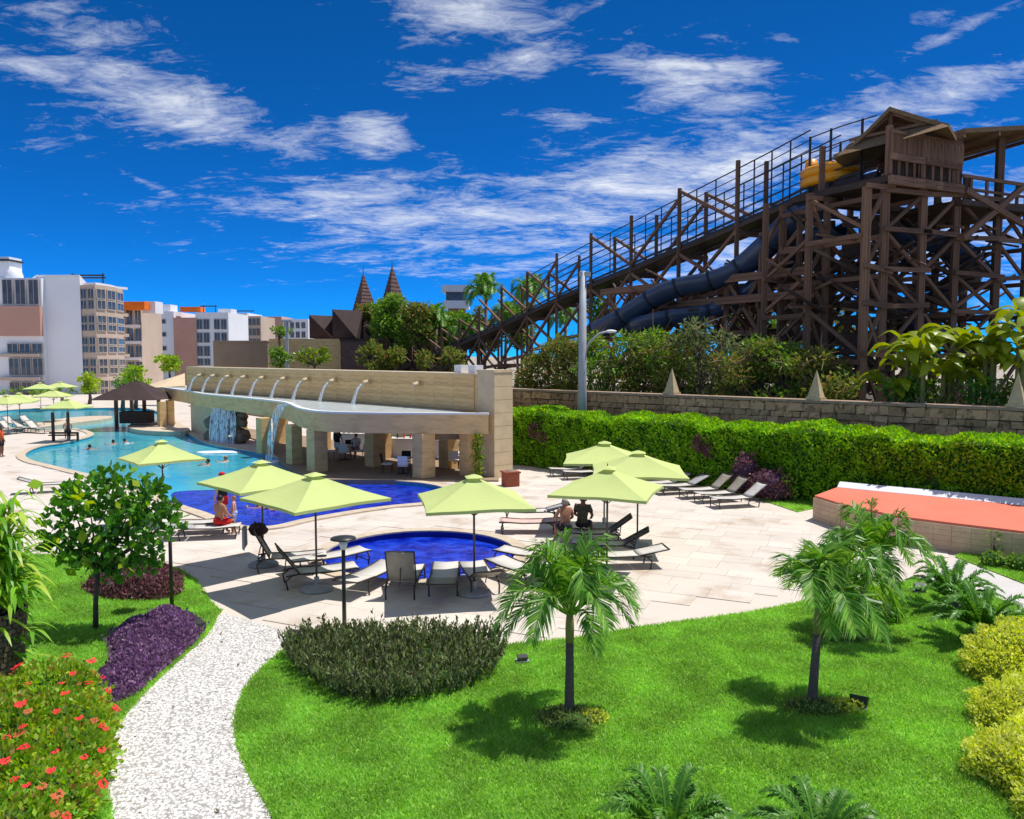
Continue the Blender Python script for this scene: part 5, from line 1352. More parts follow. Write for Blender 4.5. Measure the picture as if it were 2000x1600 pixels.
cycad(G(1600, 1712), .95, .26, 'smaller cycad rosette at the bottom edge, right of the large one', 4, 36)

# ---- yellow-green bushes on the right
for (lumps, lab) in (
    ([((8.75, 13.7, .32), (.95, .85, .62)), ((9.5, 13.9, .36), (1.0, .9, .68)), ((8.2, 13.5, .2), (.62, .6, .46))], 'yellow-green rounded bush below the stubby cycad, farthest of three'),
    ([((7.65, 11.75, .24), (.9, .72, .48)), ((8.4, 12.0, .28), (.9, .8, .52)), ((7.15, 11.6, .15), (.5, .5, .36))], 'yellow-green rounded bush at right edge, middle of three'),
    ([((6.6, 10.1, .22), (.85, .8, .46)), ((7.3, 10.4, .25), (.9, .8, .5)), ((6.6, 9.3, .2), (.8, .7, .44))], 'yellow-green rounded bush in the bottom right corner, nearest of three')):
    lumps = [((x_ + .28, y_, z_), (r_[0] * .95, r_[1] * .95, r_[2] * .95)) for (x_, y_, z_), r_ in lumps]
    bush('yellow_bush', lab, 'bush', lumps, lf_yellow, 1900, .05, .034, m_core_y, .45, .9, 'yellow-green bushes', .2, .78)

# ---- purple ground cover
def bed(name, label, poly, h, lmat, n, length, width, core, up, spread, cat='ground cover', hvar=.3, depthy=.5):
    P2_ = sample_poly(poly, n); P2_ = P2_ + rng.normal(size=P2_.shape) * .045; c = P2_.mean(0); o = thing(name, (c[0], c[1], 0), label, cat)
    A = np.array(poly); dd = np.full(len(P2_), 9.0)
    for i in range(len(A)):
        a, b = A[i - 1], A[i]; ab = b - a; tt_ = np.clip(((P2_ - a) @ ab) / (ab @ ab + 1e-9), 0, 1); dd = np.minimum(dd, np.linalg.norm(P2_ - a - tt_[:, None] * ab, axis=1))
    edge = np.clip(dd / .28, 0, 1) ** .6
    hh = h * edge * (1 - hvar / 2 + hvar * .5 * (np.sin(P2_[:, 0] * 3.1) * np.sin(P2_[:, 1] * 2.7) + np.sin(P2_[:, 0] * 7.3 + 1) * np.sin(P2_[:, 1] * 6.1)))
    z = hh * (1 - depthy * rng.random(len(P2_)) ** 2.0) + .02
    P = np.c_[P2_, z]
    Nn = np.c_[rng.normal(size=(len(P), 2)) * .5, np.ones(len(P))]
    quads_object('foliage', leaf_verts(P, unit(Nn), length, width, spread, up), lmat, o)
    c0 = A.mean(0); inner = [tuple(c0 + (q - c0) * .84) for q in A]
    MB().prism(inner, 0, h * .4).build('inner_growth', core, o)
    return o
pf = smooth_poly(gp([(172, 1345), (205, 1378), (262, 1362), (330, 1302), (388, 1250), (392, 1222), (350, 1206), (290, 1214), (215, 1248), (222, 1300)]), 4)
bed('purple_ground_cover', 'purple leaved ground cover beside the gravel path', pf, .36, lf_purple, 15000, .075, .045, m_core_p, .5, 1.0)
pb = smooth_poly(gp([(168, 1150), (200, 1172), (300, 1176), (348, 1165), (352, 1140), (330, 1124), (230, 1122)]), 4)
bed('purple_ground_cover', 'dull purple ground cover behind the round leaved tree trunk', pb, .5, lf_purple_d, 12000, .085, .05, m_core_p, .5, 1.0)
# ---- grey-green shrub bed: upright shoots
sb = smooth_poly(gp([(556, 1285), (585, 1325), (640, 1358), (700, 1376), (780, 1378), (860, 1366), (940, 1350), (975, 1320), (985, 1285), (960, 1262), (850, 1256), (740, 1258), (640, 1256), (585, 1262)]), 4)
_c = np.mean(np.array(sb), axis=0); sb = [tuple(_c + (np.array(q) - _c) * np.array([.92, .97]) + np.array([-.03, 0])) for q in sb]
shb = thing('shrub_bed', (np.mean([q[0] for q in sb]), np.mean([q[1] for q in sb]), 0), 'spiky grey-green shrub mass on the lawn edge before the round pool', 'shrub')
PS = sample_poly(sb, 1500); A = np.array(sb); ccen = A.mean(0)
LV = []; stems = MB()
for i in range(len(PS)):
    x, y = PS[i]; hgt = (.32 + .20 * rng.random()) * (1.0 if rng.random() < .93 else 1.3)
    outd = np.array([x, y]) - ccen; outd = outd / (np.linalg.norm(outd) + 1e-6)
    ex = min(1.0, np.abs((PS[i] - ccen) / (A.max(0) - A.min(0)) * 2).max())
    lx, ly = outd * .22 * ex + rng.normal(size=2) * .06
    if rng.random() < .45: stems.bar((x, y, 0), (x + lx, y + ly, hgt), .012)
    k = 15; s = np.linspace(.25, 1, k)
    Pk = np.c_[x + lx * s + rng.normal(size=k) * .02, y + ly * s + rng.normal(size=k) * .02, hgt * s]
    Nk = np.c_[rng.normal(size=(k, 2)) * .55, np.ones(k) * .8]
    LV.append(leaf_verts(Pk, unit(Nk), .10, .036, .7, .5))
quads_object('foliage', np.concatenate(LV), lf_shrub, shb); stems.build('stems', m_bark, shb)['kind'] = 'stuff'
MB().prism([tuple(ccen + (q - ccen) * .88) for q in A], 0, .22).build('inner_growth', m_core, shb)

# ---- flowering shrub in the left foreground
fl_l = [((x_ - .55, y_, z_), r_) for (x_, y_, z_), r_ in [((-6.35, 11.5, .42), (.8, .7, .62)), ((-5.75, 10.7, .36), (.75, .7, .55)), ((-5.35, 9.9, .34), (.72, .7, .5)), ((-5.15, 9.1, .32), (.75, .7, .5)), ((-6.3, 10.2, .45), (.8, .8, .6)), ((-6.0, 9.2, .42), (.85, .8, .58)), ((-7.0, 10.9, .42), (.75, .7, .6)), ((-5.1, 8.3, .3), (.8, .7, .5)), ((-6.6, 9.4, .45), (.8, .7, .6))]]
fs_o = bush('flowering_shrub', 'green and bronze shrub with red flowers in the left foreground', 'shrub', fl_l, lf_flower, 900, .08, .05, m_core, .5, .95, None, .2, .74)
fm = MB()
for k in range(9):
    a = k * 2.4; rr_ = .032 if k else 0
    c = Vector((math.cos(a) * rr_ * (1 + .2 * (k % 3)), math.sin(a) * rr_ * (1 + .2 * (k % 3)), .012 * (k % 3)))
    for j in range(4):
        b_ = a + j * 1.57; e = Vector((math.cos(b_), math.sin(b_), .35)) * .024; s_ = Vector((-math.sin(b_), math.cos(b_), 0)) * .011
        fm.add([c, c + e * .6 + s_, c + e, c + e * .6 - s_], [(0, 1, 2, 3)])
fme = fm.mesh('flower'); fme.materials.append(m_red)
fm2 = fme.copy(); fm2.materials.clear(); fm2.materials.append(m_orangeflower)
P, Nn = clump_points(fl_l, 26, .03); sel = np.where((Nn[:, 2] > .1) & (P[:, 2] > .35))[0]; rng.shuffle(sel)
for i in sel[:130]:
    o = bpy.data.objects.new('flower', fme if rng.random() < .8 else fm2); COL.objects.link(o); o.parent = fs_o
    o.location = Vector(P[i] + Nn[i] * .05) - ORG[fs_o.name]; o.rotation_euler = Vector(unit(Nn[i:i + 1] + np.array([[0, -.4, .6]]))[0]).to_track_quat('Z', 'Y').to_euler(); k = rng.uniform(.6, 1.3); o.scale = (k, k, k)

# ---- generic broadleaf tree
def tree(name, label, base, clumps, trunk_pts, radii, lmat, n_per, length, width, group=None, limbs=True, up=.1, spread=1.0, cat='tree', core=False):
    o = thing(name, base, label, cat, group); P = []; Nn = []
    for (c, r) in clumps:
        n_ = int(n_per * (r[0] * r[1] * r[2]) ** (2 / 3) / (.5 ** 2))
        u = unit(rng.normal(size=(n_, 3))); q = rng.random((n_, 1)) ** .45
        P.append(np.array(c) + u * q * np.array(r)); Nn.append(u)
    P = np.concatenate(P); Nn = np.concatenate(Nn)
    quads_object('crown', leaf_verts(P, Nn, length, width, spread, up), lmat, o)
    tk = MB().tube(trunk_pts, radii, 8).build('trunk', m_bark, o, smooth=True)
    if limbs:
        top = Vector(trunk_pts[-1])
        for (c, r) in clumps:
            c = Vector(c); m_ = top.lerp(c, .5) + Vector((0, 0, -.08 * (c - top).length))
            MB().tube([top - Vector((0, 0, .1)), m_, c], [radii[-1] * .7, radii[-1] * .45, radii[-1] * .15], 5, False).build('limb', m_bark, o, smooth=True)
    return o
tb = G(187, 1232)
TC = [((tb.x + dx, tb.y + dy, z), (r, r, r * .85)) for dx, dy, z, r in ((.45, 0, 2.3, .62), (-.1, .1, 2.75, .55), (.9, -.1, 2.65, .55), (1.35, .1, 2.2, .5), (-.55, -.1, 2.2, .5), (.1, -.2, 1.75, .55), (.85, -.1, 1.75, .55), (1.2, 0, 2.95, .35), (.5, 0, 3.1, .45), (-.5, .1, 2.75, .4), (-.35, 0, 1.6, .4), (1.0, .1, 1.4, .35), (.3, 0, 1.3, .4), (-.75, 0, 1.75, .3), (1.6, 0, 2.55, .25))]
tree('round_leaf_tree', 'small dark green round-leaved tree on the left lawn', tb, TC, [tb, tb + Vector((.02, 0, .6)), tb + Vector((.1, 0, 1.35))], [.06, .05, .045], lf_tree, 150, .17, .13, None, True, .2, 1.1)
lo_ = thing  # (kept short)
P = np.array([[tb.x + rng.uniform(-.8, 1.5), tb.y - .55, rng.uniform(1.2, 3.2)] for _ in range(26)]); Nn = np.tile(np.array([[0, -.5, .5]]), (26, 1))
quads_object('fresh_leaves', leaf_verts(P, Nn, .24, .17), lf_treey, bpy.data.objects['round_leaf_tree'])

# ---- strap-leaved plant in woven planter, left edge
pb_ = Vector((-8.95, 13.4, 0)); sp = thing('strap_leaf_plant', (pb_.x, pb_.y, 1.25), 'tall strap-leaved plant arching out of the woven planter', 'plant')
def strap(mb, base, az_, ln, rise, reach, w, rr):
    pts = []
    for i in range(8):
        s = i / 7; pts.append(base + Vector((math.cos(az_) * reach * s, math.sin(az_) * reach * s, rise * math.sin(s * 2.3) - .25 * s * s)))
    b = len(mb.v)
    for i, p in enumerate(pts):
        t = (pts[min(i + 1, 7)] - pts[max(i - 1, 0)]).normalized(); sd = t.cross(Vector((0, 0, 1))).normalized(); ww = w * (math.sin(math.pi * (.12 + .88 * i / 7)) ** .6) * .5 + .002
        mb.v += [tuple(p - sd * ww), tuple(p + sd * ww)]
    mb.f += [(b + 2 * i, b + 2 * i + 1, b + 2 * i + 3, b + 2 * i + 2) for i in range(7)]
rr = random.Random(44)
for c in range(14):
    cx_, cy_ = rr.uniform(-.4, .85), rr.uniform(-.5, .4); hgt = rr.uniform(.3, 2.0); b0_ = pb_ + Vector((cx_ * .5, cy_ * .5, 1.2)); tp_ = pb_ + Vector((cx_ + .2, cy_, 1.3 + hgt))
    MB().tube([b0_, b0_.lerp(tp_, .5), tp_], [.03, .026, .018], 6).build('cane', m_pshaft, sp, smooth=True)
    mb = MB()
    for i in range(34):
        s = i / 34; strap(mb, b0_.lerp(tp_, .12 + .88 * s), i * 2.4 + rr.uniform(-.3, .3), 1, rr.uniform(.2, .45), rr.uniform(.45, .85), .075, rr)
    mb.build('leaf_cluster', lf_cane, sp, smooth=True)
mb = MB()
for i in range(22): strap(mb, pb_ + Vector((rr.uniform(-.1, .75), rr.uniform(-.3, .2), rr.uniform(.25, 1.2))), rr.uniform(-1.2, .5), 1, rr.uniform(.05, .3), rr.uniform(.4, .8), .07, rr)
mb.build('leaf_cluster', lf_cane, sp, smooth=True)
wpn = thing('woven_planter', (pb_.x, pb_.y, 0), 'tall dark woven planter at the left edge', 'planter')
MB().lathe(pb_, [(.40, 0), (.46, .6), (.49, 1.18), (.43, 1.18), (.40, 1.0)], 24).build('pot_body', m_core_p, wpn, smooth=True)
for r_ in range(13):
    z = .05 + r_ * .092
    for k in range(22):
        a = 2 * math.pi * (k + .5 * (r_ % 2)) / 22; rad = .42 + .06 * z + .015
        o = bpy.data.objects.new('weave_strip', cube_me(m_wicker, 'weave_strip')); COL.objects.link(o); o.parent = wpn
        o.location = (math.cos(a) * rad, math.sin(a) * rad, z + .04); o.rotation_euler = (0, .1 * (1 if k % 2 else -1), a + math.pi / 2 + .12 * (1 if k % 2 else -1)); o.scale = (.118, .035, .078)
        
# ---- small plants by the terrace wall
for px, py, h_, m_, lab in ((1884, 1078, .62, lf_treey, 'small yellow-green shrub against the brick terrace side'), (1940, 1092, .75, lf_far, 'thin young sapling against the brick terrace side'), (1968, 1112, .4, lf_flower, 'low bronze shrub at the terrace foot near right edge')):
    p = G(px, py)
    tree('terrace_plant', lab, (p.x, p.y, 0), [((p.x, p.y, h_ * .75), (.22, .2, .3 * h_ + .05)), ((p.x + .1, p.y, h_ * .45), (.2, .18, .18))], [(p.x, p.y, 0), (p.x, p.y, h_ * .5)], [.02, .015], m_, 110, .11, .06, 'plants at the terrace foot', True, cat='plant')
for k in range(7):
    p = G(1900 + k * 24, 1100 + k * 10 + 4); 
q0_ = G(1985, 1118); bush('low_shrub', 'dark green low shrubs along the terrace foot at right edge', 'shrub', [((q0_.x + i * .45 - .3, q0_.y - i * .35 + .5, .15), (.35, .3, .3)) for i in range(6)], lf_far, 420, .08, .045)

# ---- vine on the pavilion
vp = Vector((-1.55, 35.2, 0)); o = thing('climbing_vine', (vp.x, vp.y, 0), 'leafy green vine climbing beside the pavilion pier', 'vine')
P = np.c_[vp.x + rng.normal(size=520) * .13, vp.y + rng.normal(size=520) * .08, rng.random(520) * 2.1]
quads_object('foliage', leaf_verts(P, unit(rng.normal(size=(520, 3)) + np.array([0, -.5, 0])), .14, .08), lf_banana, o)
MB().tube([(vp.x, vp.y + .05, 0), (vp.x + .06, vp.y + .05, 1), (vp.x, vp.y + .05, 2.05)], .02, 5).build('stem', m_bark, o)

# ---- dense shrubs behind the boundary wall
rs = random.Random(9)
kind_names = [('thicket shrub', lf_dry), ('thicket shrub', lf_far), ('thicket shrub', lf_dry)]
pxs = [1000, 1040, 1085, 1130, 1175, 1220, 1262, 1305, 1350, 1395, 1440, 1490, 1540]
words = ['first', 'second', 'third', 'fourth', 'fifth', 'sixth', 'seventh', 'eighth', 'ninth', 'tenth', 'eleventh', 'twelfth', 'thirteenth']
for i, px in enumerate(pxs):
    q = (px - 1000) / FPX
    t = (q * W0.y - W0.x) / (WD.x - q * WD.y); b = wp(t, -2.3 - rs.uniform(0, 1.6), 0)
    ytop = np.interp(px, [1000, 1060, 1130, 1220, 1300, 1400, 1540], [668, 650, 655, 645, 640, 660, 690]) + rs.uniform(-12, 10)
    H = zat(ytop, b.y)
    cl = []
    for k in range(12):
        z = rs.uniform(3.2, H - .2); r_ = rs.uniform(.55, .95); cl.append(((b.x + rs.uniform(-1.3, 1.3), b.y + rs.uniform(-.8, 1.2), z), (r_, r_, r_ * .7)))
    tree('thicket_shrub', '%s shrub from the pavilion in the dark thicket behind the wall' % words[i], (b.x, b.y, 0), cl, [(b.x, b.y, 0), (b.x + .1, b.y, 1.6), (b.x, b.y, 3.0)], [.14, .1, .08], rs.choice([lf_dry, lf_dry, lf_far, lf_shrub]), 85, .28, .10, 'thicket behind the boundary wall', True, .1, 1.2, 'shrub')
    tsh = [ob for ob in bpy.data.objects if ob.name.startswith('thicket_shrub')][-1]
    mb = MB()
    for k in range(46):
        c0, r0_ = rs.choice(cl); c0 = Vector(c0); dv = Vector((rs.gauss(0, 1), rs.gauss(-.4, .7), rs.gauss(.35, .6))).normalized(); ln = rs.uniform(.7, 1.7)
        sg = Vector((rs.uniform(-.3, .3), rs.uniform(-.2, .2), rs.uniform(-.35, .1)))
        mb.tube([c0, c0 + dv * ln * .5 + sg * .25, c0 + dv * ln + sg], [.035, .024, .008], 4, False)
    mb.build('dry_twigs', m_twig, tsh)
# ---- banana plants on the right behind the wall
def banana_leaf_mesh(seedv):
    rr = random.Random(seedv); mb = MB(); pts = []
    for i in range(9):
        s = i / 8; pts.append(Vector((1.5 * s ** .9, 0, .95 * math.sin(s * 2.4) - .35 * s * s)))
    for i, p in enumerate(pts):
        s = i / 8; w = .02 if s < .14 else .27 * math.sin(math.pi * (.1 + .9 * (s - .12) / .88)) ** .6 + .01
        mb.v += [(p.x, p.y - w, p.z - w * .25 + rr.uniform(-.02, .02)), tuple(p), (p.x, p.y + w, p.z - w * .25 + rr.uniform(-.02, .02))]
    mb.f += [(3 * i + j, 3 * i + j + 1, 3 * i + j + 4, 3 * i + j + 3) for i in range(8) for j in range(2)]
    me = mb.mesh('leaf', smooth=True); me.materials.append(lf_banana); return me
bl = [banana_leaf_mesh(k) for k in range(3)]
for i, (px, ytop, off, lab) in enumerate(((1745, 640, -2.2, 'banana plant behind the wall nearest the tower legs'), (1800, 622, -1.9, 'banana plant behind the wall, second from tower legs'), (1850, 640, -2.6, 'banana plant behind the wall, third from tower legs'), (1905, 612, -2.0, 'banana plant behind the wall, second from right edge'), (1965, 582, -1.8, 'tallest banana plant behind the wall at the right edge'))):
    q = (px - 1000) / FPX; t = (q * W0.y - W0.x) / (WD.x - q * WD.y); b = wp(t, off, 0); H = zat(ytop, b.y)
    o = thing('banana_plant', (b.x, b.y, 0), lab, 'banana plant', 'banana plants behind the wall'); rr = random.Random(100 + i)
    for st in range(3):
        hb = H - .9 - st * rr.uniform(.5, .9); sx, sy = rr.uniform(-.5, .5), rr.uniform(-.3, .3)
        MB().tube([(b.x + sx, b.y + sy, 0), (b.x + sx * 1.2, b.y + sy, hb)], [.13, .08], 8).build('stem', m_pshaft, o, smooth=True)
        for k in range(10):
            f = bpy.data.objects.new('leaf', rr.choice(bl)); COL.objects.link(f); f.parent = o
            f.location = (sx * 1.2, sy, hb - rr.uniform(0, .5)); f.rotation_euler = (rr.uniform(-.3, .3), rr.uniform(-.35, .35), k * 2.4 + rr.uniform(-.4, .4)); s_ = rr.uniform(.7, 1.1); f.scale = (s_, s_, s_)
# low growth under the bananas and tower feet
for i, px in enumerate((1590, 1650, 1715, 1780, 1840, 1900, 1960)):
    q = (px - 1000) / FPX; t = (q * W0.y - W0.x) / (WD.x - q * WD.y); b = wp(t, -1.9, 0)
    tree('wall_shrub', '%s dark low shrub from the middle obelisk, just behind the wall' % words[i], (b.x, b.y, 0), [((b.x + rs.uniform(-.8, .8), b.y + rs.uniform(-.3, .5), rs.uniform(2.6, 4.6)), (.8, .6, .55)) for _ in range(6)], [(b.x, b.y, 0), (b.x, b.y, 2.6)], [.1, .07], rs.choice([lf_dry, lf_tree, lf_far]), 48, .26, .11, 'low shrubs behind the boundary wall', True, .1, 1.2, 'shrub')

# ---- background palms and trees
for (px, ytop, d, sc, lab, sd_) in ((800, 590, 108, 2.2, 'far palm right of the taller spire', 46), (905, 585, 96, 2.1, 'far palm below the white lookout box', 47), (985, 560, 100, 2.0, 'far palm between the two tall round-crowned ones', 48), (945, 500, 92, 2.3, 'tall far palm with round crown left of the ramp posts', 41), (1035, 498, 84, 2.2, 'tall far palm among the ramp posts', 42), (848, 560, 100, 2.3, 'far palm left of the white lookout box', 43), (1100, 560, 95, 2.0, 'far palm hidden behind the trestle ramp', 44)):
    c = D(px, 700, d); H = zat(ytop, d)
    palm('far_palm', lab, (c.x, c.y, 0), H - 2.3 * sc, .6, sc, sd_, (.3, 0), R(200), .2, (6, 8, 6), 'far palms', False)
def ftree(px, ytop, ybot, d, wpx, lab, lm=lf_far, nclump=9, leafsz=.45, npr=16, group='far trees'):
    nclump = int(nclump * 1.6); npr *= 1.5; leafsz *= 1.25
    c = D(px, 700, d); zt_, zb_ = zat(ytop, d), zat(ybot, d); w = wpx * d / FPX / 2; cl = []
    for k in range(nclump):
        a = rs.uniform(-1, 1); zc_ = rs.uniform(zb_ + (zt_ - zb_) * .15, zt_ - (zt_ - zb_) * .12); wd = math.sqrt(max(.15, 1 - ((zc_ - (zt_ + zb_) / 2) / ((zt_ - zb_) * .55)) ** 2))
        r_ = min(w, (zt_ - zb_) * .5) * rs.uniform(.4, .6); cl.append(((c.x + a * (w - r_ * .6) * wd, c.y + rs.uniform(-w, w) * .6, zc_), (r_, r_, r_ * .8)))
    tree('far_tree', lab, (c.x, c.y, 0), cl, [(c.x, c.y, 0), (c.x + .1, c.y, max(zb_ * .6, .5)), (c.x, c.y, max(zb_, .8) + .3)], [.24, .18, .12], lm, npr, leafsz, leafsz * .5, group, True, .1, 1.1)
ftree(172, 728, 768, 92, 42, 'small leafy tree at the foot of the white gable wall', lf_treey, 8, .3, 22)
ftree(262, 712, 760, 84, 52, 'yellow-green tree in front of the curved balconies', lf_treey, 9, .3, 22)
ftree(236, 736, 762, 80, 30, 'low green tree left of the balcony tree', lf_far, 6, .3, 22)
ftree(330, 684, 728, 90, 46, 'leafy tree above the pavilion end before the pink panel', lf_treey, 9, .3, 24)
ftree(546, 634, 660, 96, 44, 'upper dark tree crown before the far white block', lf_far, 8, .32, 24)
ftree(548, 676, 718, 84, 50, 'dark leafy tree left of the lamp mast above the pavilion wall', lf_far, 9, .3, 24)
ftree(614, 680, 718, 84, 70, 'broad yellow-green tree right of the lamp mast above the pavilion wall', lf_banana, 10, .32, 22)
ftree(722, 596, 660, 105, 60, 'scrubby tree in front of the left spire', lf_dry, 10, .4, 22)
ftree(770, 572, 690, 100, 84, 'tall scrubby tree in front of the right spire', lf_far, 16, .4, 20)
ftree(820, 592, 690, 98, 70, 'dense scrubby tree right of the spires', lf_dry, 12, .4, 20)
ftree(880, 610, 690, 104, 80, 'pale scrubby tree under the white lookout box', lf_far, 12, .4, 20)
ftree(940, 600, 690, 98, 70, 'scrubby tree behind the lower ramp', lf_dry, 12, .4, 20)
ftree(1010, 590, 690, 96, 80, 'scrubby tree behind the middle of the ramp', lf_far, 12, .4, 20)
ftree(740, 668, 725, 92, 110, 'low dark scrub at the foot of the ramp', lf_dry, 12, .38, 20)
ftree(860, 680, 728, 80, 100, 'low dark scrub below the ramp, nearer the pier', lf_dry, 12, .34, 22)
ftree(1180, 560, 680, 66, 70, 'green tree seen through the ramp posts right of the lamp post', lf_far, 10, .32, 24)
ftree(1480, 600, 690, 58, 120, 'green tree glimpsed through the lower trestle', lf_far, 14, .3, 24)
ftree(1600, 590, 690, 60, 120, 'tree behind the tower legs', lf_dry, 12, .3, 24)
ftree(40, 752, 774, 96, 90, 'hedge-like tree at the foot of the left wing', lf_far, 10, .3, 22)
ftree(118, 752, 776, 90, 70, 'dark low tree behind the far lagoon umbrellas', lf_far, 10, .3, 22)

# ================================================================== FURNITURE
def umbrella(px, apex_y, base_y, half_diag, rz, label, rim=2.25, apex=2.8, pos=None):
    if pos is None:
        d = FPX * (EYE - apex) / (apex_y - 695.0); x = (px - 1000) * d / FPX
    else: x, d = pos
    o = thing('sun_umbrella', (x, d, 0), label, 'umbrella', 'lime sun umbrellas')
    rim += random.uniform(-.03, .03); ph_ = random.uniform(0, 6)
    mb = MB(); n = 8; c = [(math.cos(rz + R(45) + i * math.pi / 2) * half_diag, math.sin(rz + R(45) + i * math.pi / 2) * half_diag) for i in range(4)]
    vs_ = []; fs = []
    for f in range(4):
        a, b = c[f], c[(f + 1) % 4]; b0_ = len(vs_)
        for i in range(n + 1):
            s = i / n
            for j in range(n + 1):
                t = j / n; ex = (a[0] * (1 - t) + b[0] * t) * (1 - .035 * math.sin(math.pi * t)); ey = (a[1] * (1 - t) + b[1] * t) * (1 - .035 * math.sin(math.pi * t))
                zr = rim + .03 * math.sin(math.pi * t)
                z = apex + (zr - apex) * s - .05 * math.sin(math.pi * t) * s * (1.2 - s) * 2 - .03 * math.sin(math.pi * s) + .010 * math.sin(9 * t + 5 * s + ph_ + f) * math.sin(math.pi * t) * s
                vs_.append((x + ex * s, d + ey * s, z))
        fs += [(b0_ + i * (n + 1) + j, b0_ + (i + 1) * (n + 1) + j, b0_ + (i + 1) * (n + 1) + j + 1, b0_ + i * (n + 1) + j + 1) for i in range(n) for j in range(n)]
        b1_ = len(vs_)
        for j in range(n + 1):
            q = vs_[b0_ + n * (n + 1) + j]; vs_.append((q[0], q[1], q[2] - .07))
        fs += [(b0_ + n * (n + 1) + j, b1_ + j, b1_ + j + 1, b0_ + n * (n + 1) + j + 1) for j in range(n)]
    cn = mb.add(vs_, fs).build('canopy', m_canopy, o)
    m = cn.modifiers.new('cloth', 'SOLIDIFY'); m.thickness = .008
    k = .16
    MB().add([(x + c[i][0] * k, d + c[i][1] * k, apex - .02) for i in range(4)] + [(x, d, apex + .06)], [(0, 1, 4), (1, 2, 4), (2, 3, 4), (3, 0, 4)]).build('vent_cap', m_canopy, cn)
    MB().tube([(x, d, apex - .02), (x, d, apex + .11)], [.02, .012], 6).build('finial', m_pole, o)
    MB().tube([(x, d, .02), (x, d, apex - .05)], .026, 8).build('pole', m_pole, o, smooth=True)
    for i in range(4):
        MB().bar((x, d, apex - .1), (x + c[i][0] * .97, d + c[i][1] * .97, rim - .015), .022).build('rib', m_pole, o)
        MB().bar((x, d, rim - .35), (x + c[i][0] * .5, d + c[i][1] * .5, (rim + apex) / 2 - .1), .018).build('strut', m_pole, o)
    MB().lathe((x, d, .014), [(.38, 0), (.40, .03), (.36, .075), (.12, .11), (.06, .13), (.06, .32), (.035, .32)], 22).build('base', m_basegrey, o, smooth=False)
    return o
umbrella(612, 928, 0, 1.80, R(45), 'lime umbrella left of the round pool, nearest the camera on that side')
umbrella(507, 903, 0, 1.72, R(45), 'lime umbrella behind the nearest left one, partly overlapped by it')
umbrella(312, 862, 0, 1.5, R(42), 'lime umbrella at the lagoon edge above the round-leaved tree')
umbrella(925, 932, 0, 1.72, R(11), 'lime umbrella standing by the round pool in front of the pavilion pier')
umbrella(1188, 915, 0, 1.70, R(-20), 'lime umbrella right of the round pool shading the seated couple')
umbrella(1182, 865, 0, 1.82, R(-6), 'lime umbrella nearest the hedge, left of two touching ones')
umbrella(1248, 884, 0, 1.88, R(-6), 'lime umbrella in front of the hedge, right of two touching ones')
umbrella(130, 779, 0, 1.6, R(0), 'lime umbrella on the island rim of the far lagoon')
umbrella(36, 768, 0, 1.75, R(20), 'lime umbrella at the far left edge beyond the lagoon')
umbrella(103, 761, 0, 1.7, R(5), 'lime umbrella beyond the lagoon, between the leftmost and the terrace ones')
umbrella(78, 748, 0, 1.8, R(15), 'far lime umbrella before the left hotel wing, left of its twin')
umbrella(117, 746, 0, 1.8, R(0), 'far lime umbrella before the white gable wall')
umbrella(12, 772, 0, 1.7, R(-10), 'lime umbrella cut by the left edge of the picture')

